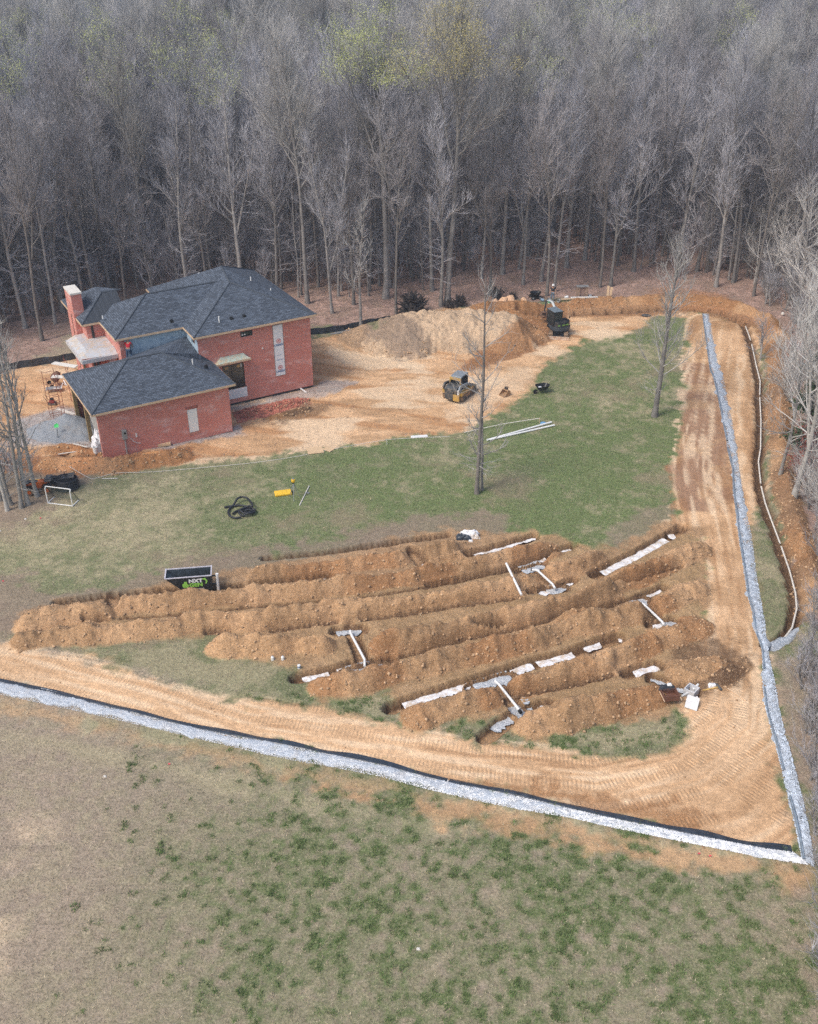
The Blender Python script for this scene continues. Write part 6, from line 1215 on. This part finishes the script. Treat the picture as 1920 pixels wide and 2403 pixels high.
# stumps, root balls, logs
def roots(px, py, r, label, mat, seed, n=46):
    rs = np.random.RandomState(seed); p = at(px, py); m = MB()
    m.sphere((0, 0, r*.4), r*.55, 8, 6, (1.2, 1, .8))
    for i in range(n):
        a, b = rs.uniform(0, 6.28), rs.uniform(-.1, 1.4); d = np.array([math.cos(a)*math.cos(b), math.sin(a)*math.cos(b), math.sin(b)]); s = np.array([0, 0, r*.4])+d*r*.4; pts = [s]
        for k in range(3): d = d+rs.normal(0, .45, 3); d /= np.linalg.norm(d); pts.append(pts[-1]+d*r*rs.uniform(.2, .42))
        m.tube(pts, [r*.10, r*.07, r*.05, r*.015], 5, False)
    o = m.build('root_ball', mat, label=label, cat='stump'); o.location = p
M_ROOT = plain('dark_root', (.04, .032, .028), .9, var=.4)
roots(968, 738, 1.5, 'big black tangled root ball at the left end of the clay mound', M_ROOT, 3, 80); roots(1078, 718, .8, 'dark root ball behind the crest of the clay mound', M_ROOT, 4); roots(1165, 700, .8, 'dark brush clump behind the cut logs', M_ROOT, 5); roots(1203, 702, .5, 'small dark brush clump left of the dump cart', M_ROOT, 6); roots(1055, 722, .6, 'low dark brush beside the trunks behind the clay mound', M_ROOT, 7)
M_LOG = plain('fresh_log', (.66, .42, .26), .8, var=.12)
for i, (x, y, r, lab) in enumerate(((1158, 716, .55, 'pale sawn log end at the left of the log group'), (1176, 712, .5, 'pale sawn log in the middle of the log group'), (1183, 722, .45, 'lowest pale sawn log of the log group'), (1200, 716, .75, 'largest pale sawn log end at the right of the log group'), (1230, 722, .4, 'small pale log chip right of the log group'))):
    o = MB().tube([(-.9*r, 0, 0), (.9*r, 0, 0)], r*.6, 9).build('sawn_log', M_LOG, label=lab, cat='log'); o.location = at(x, y, r*.3); o.rotation_euler = (R(20*i), R(-35), R(35*i))
# grey stone pile by the garage with shovel
c = at(160, 1010); n = 44; vs = []; fs = []; rs = np.random.RandomState(9)
for j in range(n+1):
    for i in range(n+1):
        u, v = (i/n-.5)*2, (j/n-.5)*2; x, y = u*3.4, v*2.3; k = math.hypot(u*.95+.12*v, v); nz = float(fbm(np.array(x), np.array(y), .7, 3)); h = max(0, 1.55*(1-k**.85*1.02)+.35*(nz-.5)*(k < 1)); vs.append((x, y, h-.06+float(HS(c.x+x, c.y+y))-c.z+(.02*rs.randn() if h > 0 else 0)))
for j in range(n):
    for i in range(n): a = j*(n+1)+i; fs.append((a, a+1, a+n+2, a+n+1))
o = mesh_np('stone_pile', vs, fs, M_DUST, True); o.location = c; setp(o, 'pile of blue grey stone dust beside the open side of the garage', 'stone pile')
p = at(137, 1034); z = p.z+.3; e = empty('shovel', (p.x, p.y, z), R(10), label='shovel with a bright green blade stuck in the grey stone pile', cat='shovel'); MB().tube([(0, 0, -.3), (.05, .25, .75)], .02, 6).build('shaft', M_BLACK, e); MB().add([(-.14, .2, .7), (.16, .22, .72), (.18, .32, .90), (.06, .38, 1.0), (-.14, .3, .9), (0, .3, .82)], [(0, 1, 5), (1, 2, 5), (2, 3, 5), (3, 4, 5), (4, 0, 5)]).build('blade', plain('shovel_green', (.07, .62, .16), .5), e)
# scaffold
M_RED = plain('scaffold_red', (.25, .07, .05), .6)
def scaffold(u, v, rz, label, lv=2, z0=.3, hz=2.0):
    q = hl(u, v, z0); e = empty('scaffold', q, HPSI+rz, label=label, cat='scaffold')
    for x in (0, 1.5):
        m = MB()
        for y in (0, .9): m.tube([(x, y, 0), (x, y, hz*lv)], .02, 6)
        for k in range(int(lv*4)): m.tube([(x, 0, .3+k*.5), (x, .9, .3+k*.5)], .018, 5)
        m.build('end_frame', M_RED, e)
    for k in range(lv): MB().tube([(0, 0, .3+k*hz), (1.5, 0, 1.7+k*hz)], .014, 5).build('cross_brace', M_RED, e); MB().tube([(1.5, 0, .3+k*hz), (0, 0, 1.7+k*hz)], .014, 5).build('cross_brace', M_RED, e)
    return e
scaffold(-10.9, 7.5, 1.57, 'tall red scaffold tower behind the corner of the garage roof'); scaffold(-9.6, 10.2, 0, 'red scaffold tower in front of the porch')
for u, v, z, l, rz, lab in ((-9.9, 9.4, 4.25, 2.2, -50, 'higher pale scaffold plank in front of the porch'), (-10.4, 8.7, 3.6, 1.6, -35, 'lower pale scaffold plank beside the garage roof')):
    o = MB().box((0, 0, 0), (l, .5, .05)).build('scaffold_plank', M_STONE, label=lab, cat='plank'); o.location = hl(u, v, z); o.rotation_euler = (0, 0, HPSI+R(rz))
MB().tube([at(145, 915, .1), at(141, 845, 1.4)], .04, 5).build('leaning_pole', M_STONE, label='thin pale pole leaning by the scaffold', cat='pole') if 0 else None
def mixer(px, py):
    p = at(px, py); e = empty('cement_mixer', p, R(30), label='rusty brown cement mixer left of the scaffold', cat='cement mixer'); MB().tube([(-.2, 0, .5), (-.05, 0, .6), (.2, 0, .85), (.4, 0, 1.15)], [.22, .38, .40, .22], 14).build('drum', plain('rusty_drum', (.14, .07, .045), .7), e)
    for s in (-1, 1): MB().tube([(.3, s*.45, 0), (0, s*.42, .7), (-.4, s*.45, 0)], .03, 6).build('stand', M_GRIME, e); MB().tube([(-.4, s*.45, .18), (-.4, s*.52, .18)], .18, 10).build('wheel', M_BLACK, e)
mixer(131, 905)
board(128, 918, 1.3, .7, 15, M_METALG, 'mortar_board', 'grey mortar board beside the cement mixer', up=.3); o = MB().tube([at(128, 922, .4), at(146, 921, .4), at(150, 912, .5), at(158, 912, .3), at(152, 905, .5)], .045, 6).build('tangled_hose', M_WHITE, label='white tangled strip below the cement mixer', cat='hose')
p = at(124, 950); e = empty('petrol_compactor', p, 0, label='small red and black machine on the ground left of the garage', cat='machine'); MB().b2((-.3, -.22, .05), (.3, .22, .2)).build('base_plate', M_GRIME, e); MB().b2((-.2, -.16, .2), (.18, .16, .42)).build('motor', plain('motor_red', (.3, .03, .03), .5), e, bevel=.03); MB().b2((-.15, -.12, .421), (.15, .12, .58)).build('fuel_tank', M_BLACK, e, bevel=.03); MB().tube([(-.25, -.2, .2), (-.55, -.2, .8), (-.55, .2, .8), (-.25, .2, .2)], .018, 6).build('handle', M_BLACK, e)
# quad bikes
def quad(px, py, rz, label, oc):
    p = GW(px, py); e = empty('quad_bike', p, R(rz), label=label, cat='quad bike'); rim = plain('rim_'+label[:4].strip(), oc, .5)
    for x in (-.6, .6):
        for y in (-.42, .42): w = MB().tube([(x, y-.13, .28), (x, y-.10, .28), (x, y+.10, .28), (x, y+.13, .28)], [.24, .29, .29, .24], 16).build('wheel', M_TRK, e); MB().tube([(x, y-.14, .28), (x, y+.14, .28)], .14, 12).build('rim', rim, w)
    MB().prism([(-.85, .45), (-.95, .72), (-.5, .80), (-.15, .74), (.1, .82), (.4, .84), (.6, .78), (.95, .68), (.85, .45), (.3, .35), (-.3, .35)], -.22, .22).build('body', plain('quad_'+label[:4].strip(), oc, .45), e, bevel=.03)
    for x in (-.62, .62):
        for y in (-.42, .42): MB().prism([(x-.36, .5), (x-.22, .68), (x+.22, .68), (x+.36, .5), (x+.3, .5), (x+.2, .62), (x-.2, .62), (x-.3, .5)], y-.16, y+.16).build('fender', M_BLACK, e)
    MB().prism([(-.6, .8), (-.65, .9), (-.1, .88), (.05, .84), (-.1, .78)], -.16, .16).build('seat', M_BLACK, e, bevel=.03); MB().tube([(.42, 0, .8), (.32, 0, 1.02)], .03, 6).tube([(.25, -.36, 1.06), (.32, -.15, 1.04), (.32, .15, 1.04), (.25, .36, 1.06)], .02, 6).build('handlebar', M_BLACK, e)
    for x in (-.75, .72): MB().b2((x-.22, -.36, .86), (x+.22, .36, .89)).build('rack', M_GRIME, e)
    return e
quad(92, 1153, 15, 'quad bike with orange trim half hidden by the pale trunks', (.55, .12, .02)); quad(146, 1143, 10, 'dark quad bike behind the coil and the soccer goal', (.05, .05, .055))
o = crumple('dark_seat_pad', .9, .6, .5, M_BLACK, 52, 8); o.location = GW(138, 1130); setp(o, 'dark folded seat pad behind the soccer goal crossbar', 'seat pad') if 0 else bpy.data.objects.remove(o)
board(84, 1136, 1.9, .12, 3, M_HAN, 'yellow_plank', 'yellow plank lying beside the quad bike', up=.35)
# small marks
M_FLAG = plain('marking_pink', (.85, .12, .15), .6)
for px, py, lab in ((6, 1366, 'red flag marker at the far left above the heaps'), (94, 1218, 'pink marker in the grass left of the copse'), (395, 1795, 'pink marker in the dry grass below the gravel band'), (1637, 2006, 'left one of two pink markers below the black plastic'), (1663, 2011, 'right one of two pink markers below the black plastic')):
    p = at(px, py); e = empty('marker_flag', p, 0, label=lab, cat='marker flag'); MB().tube([(0, 0, 0), (0, 0, .3 if px == 6 else .12)], .01, 5).build('wire', M_METALG, e); MB().b2((0, -.01, .05), (.11, .01, .12)).build('flag', M_FLAG, e)
for px, py, lab in ((60, 1218, 'white stone in the grass left'), (982, 2227, 'small white litter in the lower field'), (0, 1246, 'white paper at the left edge of the lawn'), (246, 1822, 'small dry stake in the lower field')):
    o = crumple('litter', .16, .12, .06, M_STONE, int(px)+3, 5); o.location = at(px, py); setp(o, lab, 'litter')
# brick rubble beside the wall, clods on the heaps
def chunk_field(name, C_, n, smin, smax, mat, label, cat, seed, sq=.7):
    rs = np.random.RandomState(seed); n = len(C_); base = np.array([(1, 0, 0), (-1, 0, 0), (0, 1, 0), (0, -1, 0), (0, 0, 1), (0, 0, -1)], float); tri = np.array([(0, 2, 4), (2, 1, 4), (1, 3, 4), (3, 0, 4), (2, 0, 5), (1, 2, 5), (3, 1, 5), (0, 3, 5)])
    s = rs.uniform(0, 1, (n, 1, 1))**3*(smax-smin)+smin; v = base[None]*rs.uniform(.6, 1.3, (n, 6, 1))*s; a = rs.uniform(0, 6.28, n); c, q = np.cos(a), np.sin(a)
    x = v[:, :, 0]*c[:, None]-v[:, :, 1]*q[:, None]; y = v[:, :, 0]*q[:, None]+v[:, :, 1]*c[:, None]; v = np.stack([x, y, v[:, :, 2]*sq], -1)+C_[:, None]
    f = (tri[None]+np.arange(n)[:, None, None]*6).reshape(-1, 3); o = mesh_np(name, v.reshape(-1, 3), f, mat); setp(o, label, cat, kind='stuff'); return o
def scatter(n, mask, seed, lo=(-27, 22), hi=(32, 108)):
    rs = np.random.RandomState(seed); x = rs.uniform(lo[0], hi[0], n); y = rs.uniform(lo[1], hi[1], n); k = gridval(mask, x, y) > rs.uniform(0, 1, n); x, y = x[k], y[k]; return np.stack([x, y, HSa(x, y)], -1)
GZ = np.gradient(Z, axis=0); foot = np.clip((HEAP > .02)*(1.1-HEAP*.9), 0, 1)
M_CLOD = plain('soil_clod', (.46, .30, .175), .95, var=.45, scale=1.5)
q = scatter(170000, foot*.8, 61); chunk_field('soil_clods', q, 0, .02, .15, M_CLOD, 'loose clods of clay on and around the spoil heaps', 'soil', 61)
q = scatter(60000, np.clip(RG-.25, 0, 1)*(HEAP < .02)*.5, 62); chunk_field('soil_crumbs', q, 0, .015, .09, plain('soil_crumb', (.40, .25, .14), .95, var=.35, scale=1.5), 'small crumbs of clay strewn over the bare ground', 'soil', 62)
rbm = np.zeros(X.shape); w = PP([(550, 968), (600, 952), (700, 932), (730, 940), (640, 975), (560, 992)]); mm = (np.abs(X+8) < 9) & (np.abs(Y-80) < 12); rbm[mm] = (poly_sd(X[mm], Y[mm], w) < 0)*.9
q = scatter(60000, rbm, 63, (-16, 66), (0, 90)); q = np.concatenate([q, q+RS.normal(0, .1, q.shape)*[1, 1, 0]]); chunk_field('brick_rubble', q, 0, .04, .13, plain('rubble_red', (.45, .16, .11), .9, var=.5, scale=2.5), 'heap of broken red brick along the house wall', 'rubble', 63)
# stones of the gravel bands: loose pieces on top and spilled along the edges
def along(L, Rr, n, seed, spill=.12):
    rs = np.random.RandomState(seed); A, B = PP(L), PP(Rr)
    def rr(a, t): s = np.r_[0, np.cumsum(np.hypot(*np.diff(a, axis=0).T))]; t = t*s[-1]; return np.stack([np.interp(t, s, a[:, 0]), np.interp(t, s, a[:, 1])], -1)
    t = rs.uniform(0, 1, n); u = rs.uniform(-spill, 1+spill, n)[:, None]; p = rr(A, t)*(1-u)+rr(B, t)*u; z = base_z(p[:, 0], p[:, 1])+.03+.04*np.sin(np.pi*np.clip(u[:, 0], 0, 1))**.7; return np.c_[p, z]
chunk_field('loose_stones', along(LU, LL, 26000, 64), 0, .02, .055, plain('stone_pale', (.80, .83, .88), .9, var=.35, scale=4), 'loose pale stones on the near gravel band', 'gravel', 64)
chunk_field('loose_stones', along(RLs, RRs, 24000, 65), 0, .02, .06, plain('stone_blue', (.52, .58, .66), .9, var=.45, scale=4), 'loose blue grey stones on the right gravel band', 'gravel', 65)
# grass and dead leaves: small upright blades
def blades(name, C_, h0, h1, w, mats, label, cat, seed, flat=0.0):
    rs = np.random.RandomState(seed); n = len(C_); a = rs.uniform(0, 6.28, n); h = rs.uniform(h0, h1, n); d = np.stack([np.cos(a), np.sin(a), 0*a], -1)*w; ln = np.stack([rs.normal(0, .6+flat, n), rs.normal(0, .6+flat, n), np.ones(n)*(1-flat*.8)], -1)*h[:, None]
    v = np.stack([C_-d, C_+d, C_+ln], 1); f = np.arange(3*n).reshape(n, 3); o = mesh_np(name, v.reshape(-1, 3), f, mats[0])
    for m in mats[1:]: o.data.materials.append(m)
    o.data.polygons.foreach_set('material_index', rs.randint(0, len(mats), n).astype(np.int32)); setp(o, label, cat, kind='stuff'); return o
GRN_ = (COL[..., 1] > COL[..., 0]*1.12).astype(float)
BL1 = plain('blade_green', (.12, .18, .055), .9, var=.3, scale=.6); BL2 = plain('blade_olive', (.20, .22, .10), .9, var=.3, scale=.6); BS1 = plain('blade_straw', (.50, .43, .30), .9, var=.3, scale=.6); BS2 = plain('blade_brown', (.30, .23, .18), .9, var=.3, scale=.6)
q = scatter(420000, np.clip(GR*GRN_*1.1, 0, 1)*(Y < 92), 71); blades('green_grass', q, .05, .14, .016, [BL1, BL2, BL2], 'short green grass growing in patches', 'grass', 71)
q = scatter(380000, np.clip(GR*(1-GRN_*.75), 0, 1)*(Y < 88), 72); blades('dry_grass', q, .03, .10, .016, [BS1, BS2, BS2], 'dry straw coloured grass over the field and lawn', 'grass', 72)
trs = np.random.RandomState(79); cx_ = trs.uniform(-14, 17, 12000); cy_ = trs.uniform(22.5, 41, 12000); kk = (gridval(tuft, cx_, cy_) > trs.uniform(.25, 1, 12000)) & (gridval(GR, cx_, cy_) > .55) & (gridval(HEAP, cx_, cy_) < .02); cx_, cy_ = cx_[kk], cy_[kk]; nb_ = 16
bx_ = np.repeat(cx_, nb_)+trs.normal(0, .07, len(cx_)*nb_); by_ = np.repeat(cy_, nb_)+trs.normal(0, .07, len(cx_)*nb_)
blades('grass_tufts', np.stack([bx_, by_, HSa(bx_, by_)], -1), .05, .13, .018, [plain('tuft_green', (.14, .21, .075), .9, var=.3, scale=1), BL1, BL1], 'small fresh green tufts standing in the dry field', 'grass', 79)
lm = (COL[..., 0] < .48)*(GR < .3)*(RG > .45)*(Y > 66)*(HEAP < .05)*(CUT < .1)*.8; q = scatter(240000, lm, 73, (-60, 60), (60, 150)); blades('fallen_leaves', q, .06, .12, .05, [plain('leaf_rust', (.26, .13, .08), .9, var=.3), plain('leaf_tan', (.34, .22, .15), .9, var=.3), BS2], 'fallen brown leaves covering the forest floor', 'leaves', 73, flat=.9)
# ------------------------------------------------------------------ trees on the lawn and along the right side
LT = make_kind(201, M_BARKD, M_TWIGL, k0=M_TWIGL, h=15.6, r=.135, clear=.22, spread=.19, nl=20, twigs=1.5, wob=.03, tw=.010, tlen=.7, br=.035, ang=(.9, 1.45), up=.07, dead=8)
LT2 = make_kind(202, M_BARK, M_TWIGL, k0=M_TWIGL, h=14.6, r=.20, clear=.24, spread=.23, nl=38, twigs=2.3, wob=.02, tw=.012, tlen=.8, br=.05, ang=(.55, 1.05), up=.16, dead=12, lean=(0, 0))
LT3 = make_kind(203, M_BARK, M_TWIGL, h=9, r=.09, clear=.25, spread=.22, nl=14, twigs=1.6, wob=.06, tw=.014, tlen=.6, ang=(.8, 1.3), dead=4)
p = at(1119, 1158); plant(LT, 'bare_tree', p.x, p.y, p.z, 1.0, .3, 'tall thin bare tree standing alone in the middle of the lawn'); p = at(1131, 1150); plant(LT3, 'sapling', p.x, p.y, p.z, 1.0, .8, 'thin sapling growing close against the lone tree on the lawn', 'sapling')
p = at(1536, 977); plant(LT2, 'bare_tree', p.x, p.y, p.z, 1.0, 2.0, 'tall bare tree on the lawn left of the clay road')
CP = [make_kind(210+i, M_BARKL, M_TWIGL, h=13.5, r=.13, clear=.30, spread=.20, nl=15, twigs=2.0, wob=.05, tw=.015, tlen=.8, ang=(.6, 1.1), dead=6) for i in range(2)]
for i, (px, py, s, ty, lab) in enumerate(((88, 1164, 1.0, -.05, 'rightmost pale trunk of the small copse at the left edge'), (66, 1184, 1.0, -.06, 'second pale trunk from the right in the copse at the left edge'), (50, 1192, .95, -.1, 'middle pale trunk of the copse at the left edge'), (18, 1198, .9, -.04, 'nearest left pale trunk of the copse at the left edge'), (26, 1184, .95, -.08, 'pale trunk standing behind the nearest one in the left copse'), (2, 1175, .9, -.02, 'pale trunk at the very left edge of the photo'))):
    p = at(px, py); plant(CP[i % 2], 'bare_tree', p.x, p.y, p.z-.05, s, i*1.7, lab, tilt=(R(2), ty))
RT_ = [make_kind(220+i, M_BARKL, M_TWIGL, k0=M_TWIGL, h=[16, 13, 10][i], r=[.16, .11, .08][i], clear=.20, spread=.33, nl=28, twigs=2.5, br=.05, wob=.07, tw=.012, tlen=.95, ang=(.8, 1.35), up=.10, fork=[1, 0, 0][i], dead=6) for i in range(3)]
EVG = make_kind(230, M_BARKD, M_TWIGD, (M_PINE, 16000, .16), h=9, r=.14, clear=.06, spread=.28, nl=36, twigs=3.2, tw=.012, tlen=.5, ang=(1.2, 1.6), up=.0)
RTR = [(1860, 1180, 0, 1.0, 'big pale tree leaning over the side trench at the right'), (1829, 1126, 1, .95, 'smaller pale tree just left of the big one by the side trench'), (1852, 668, 0, .95, 'bushy grey tree behind the white ball at the far right'), (1915, 1080, 1, 1.0, 'pale tree at the right edge behind the red buds'),
 (1905, 800, 0, .9, 'pale tree at the right edge level with the top of the side trench'), (1895, 960, 2, 1.1, 'small pale tree between the big trees at the right'), (1935, 1330, 1, .9, 'pale tree at the right edge level with the bend of the white pipe'), (1960, 1560, 2, .85, 'small bare tree at the right edge near the gravel band'), (1985, 1800, 2, .9, 'small bare tree at the right edge above the corner of the bands'), (1990, 2130, 2, .75, 'small bare tree reaching in from the lower right edge'), (1800, 690, 2, 1.1, 'thin tree with pale twigs behind the curve of the clay heap'), (1770, 668, 2, .9, 'thin bare sapling right of the dark leaning tree')]
RTR += [(1950, 700, 0, 1.0, 'pale tree at the right edge beyond the top of the side trench'), (1990, 900, 0, 1.05, 'broad pale tree reaching in at the right edge beside the big mound end'), (2000, 1080, 0, 1.0, 'broad pale tree reaching in at the right edge below the pine'), (1925, 1210, 1, 1.0, 'pale tree at the right edge below the red buds'), (1985, 1430, 1, 1.0, 'small pale tree at the right edge level with the lowest cross pipe'), (1865, 760, 1, 1.0, 'grey tree among the branches below the white ball'), (1975, 620, 0, 1.05, 'tall pale tree at the upper right edge'), (2000, 1680, 1, .8, 'pale tree at the right edge opposite the concrete lid')]
for px, py, k, s, lab in RTR: p = at(px, py); plant(RT_[k], 'bare_tree', p.x, p.y, p.z-.05, s, px*.37, lab, tilt=(0, -.07 if k == 0 and py > 900 else 0))
BUSH = [make_kind(240+i, M_BARK, M_TWIG, h=3.6, r=.05, clear=.08, spread=.5, nl=16, twigs=2.6, wob=.12, tw=.010, tlen=.6, ang=(.5, 1.2), up=.08) for i in range(2)]
rb = make_kind(245, M_BARK, M_TWIG, (M_RED, 900, .09), h=5, r=.06, clear=.15, spread=.35, nl=14, twigs=2.2, tw=.011, tlen=.6, ang=(.6, 1.2))
p = at(1890, 1160); plant(rb, 'red_bud_shrub', p.x, p.y, p.z, 1.0, 0, 'shrub dotted with red buds at the right edge', 'shrub'); p = at(1925, 1110); plant(rb, 'red_bud_shrub', p.x, p.y, p.z, 1.0, 2, 'second shrub with red buds at the very right edge', 'shrub')
p = at(1935, 1040); plant(EVG, 'pine_tree', p.x, p.y, p.z, 1.0, 1, 'dark green pine behind the pale trees at the right edge')
brs = np.random.RandomState(77); BG = 'bare bushes along the right edge'
for i in range(64):
    py = brs.uniform(1180, 2380); px = np.interp(py, [1180, 1400, 1600, 1900, 2100, 2400], [1895, 1900, 1870, 1900, 1925, 1930])+brs.uniform(0, 60); p = at(px, py); plant(BUSH[i % 2], 'bare_bush', p.x, p.y, p.z, brs.uniform(.5, 1.1), brs.uniform(0, 6), 'low bare grey bush in the brush along the right edge', 'bush', BG)
for i in range(26):
    px, py = brs.uniform(1780, 1920), brs.uniform(640, 900); p = at(px, py)
    if HEAP[min(np.searchsorted(ys, p.y), ny-1), min(np.searchsorted(xs, p.x), nx-1)] > .02: continue
    plant(BUSH[i % 2], 'bare_bush', p.x, p.y, p.z, brs.uniform(.7, 1.3), brs.uniform(0, 6), 'bare bush among the trees beyond the side trench', 'bush', 'bare bushes beyond the side trench')
for i in range(12):
    px, py = brs.uniform(-40, 60), brs.uniform(1095, 1160); p = at(px, py); plant(BUSH[i % 2], 'bare_bush', p.x, p.y, p.z, brs.uniform(.5, .9), brs.uniform(0, 6), 'bare bush at the foot of the pale trunks at the left edge', 'bush', 'bare bushes of the left copse')
# ------------------------------------------------------------------ light, camera, render settings
w = bpy.data.worlds.new("World"); sc.world = w; w.use_nodes = True; nt = w.node_tree; nt.nodes.clear()
sky = nt.nodes.new('ShaderNodeTexSky'); sky.sky_type = 'NISHITA'; sky.sun_disc = False
SE, SA = R(52), R(232)            # sun elevation, azimuth (clockwise from +Y)
sky.sun_elevation = SE; sky.sun_rotation = SA; sky.air_density = 1.3; sky.dust_density = 3.5; sky.ozone_density = 1.0
bg = nt.nodes.new('ShaderNodeBackground'); bg.inputs[1].default_value = .12
wo = nt.nodes.new('ShaderNodeOutputWorld'); nt.links.new(sky.outputs[0], bg.inputs[0]); nt.links.new(bg.outputs[0], wo.inputs[0])
sl_ = bpy.data.lights.new('sun', 'SUN'); sl_.energy = 1.4; sl_.angle = R(15); sl_.color = (1, .96, .90)
so = bpy.data.objects.new('sun', sl_); col.objects.link(so)
dv = Vector((math.sin(SA)*math.cos(SE), math.cos(SA)*math.cos(SE), math.sin(SE)))
so.rotation_euler = dv.to_track_quat('Z', 'Y').to_euler(); so.location = (0, 0, 80)
cam = bpy.data.cameras.new('camera'); co_ = bpy.data.objects.new('camera', cam); col.objects.link(co_)
cam.sensor_fit = 'VERTICAL'; cam.sensor_height = 24; cam.sensor_width = 24*1920/2403; cam.lens = 24*FPX/2403
co_.location = (0, 0, CH); co_.rotation_euler = (math.pi/2-TH, 0, 0); cam.clip_end = 3000; cam.clip_start = .5
sc.camera = co_
sc.view_settings.view_transform = 'Standard'; sc.view_settings.look = 'None'; sc.view_settings.exposure = 0.55; sc.view_settings.gamma = 1
sc.cycles.max_bounces = 4; sc.cycles.diffuse_bounces = 2; sc.cycles.glossy_bounces = 2; sc.cycles.transparent_max_bounces = 6
sc.cycles.use_adaptive_sampling = True; sc.cycles.adaptive_threshold = .005
sc.cycles.use_denoising = False; sc.cycles.denoiser = 'OPENIMAGEDENOISE'; sc.cycles.denoising_input_passes = 'RGB_ALBEDO_NORMAL'; sc.cycles.denoising_prefilter = 'NONE'
hz = MB().b2((-420, -60, -12), (420, 620, 48)); vm = bpy.data.materials.new('haze'); vm.use_nodes = True; vt = vm.node_tree; vt.nodes.clear(); vo = vt.nodes.new('ShaderNodeOutputMaterial'); pv = vt.nodes.new('ShaderNodeVolumePrincipled'); vt.links.new(pv.outputs[0], vo.inputs['Volume'])
pv.inputs['Color'].default_value = (.74, .83, .98, 1); pv.inputs['Density'].default_value = .0007; pv.inputs['Anisotropy'].default_value = .2
HZ = hz.build('haze', vm, label='thin pale haze over the forest', cat='haze', kind='stuff')
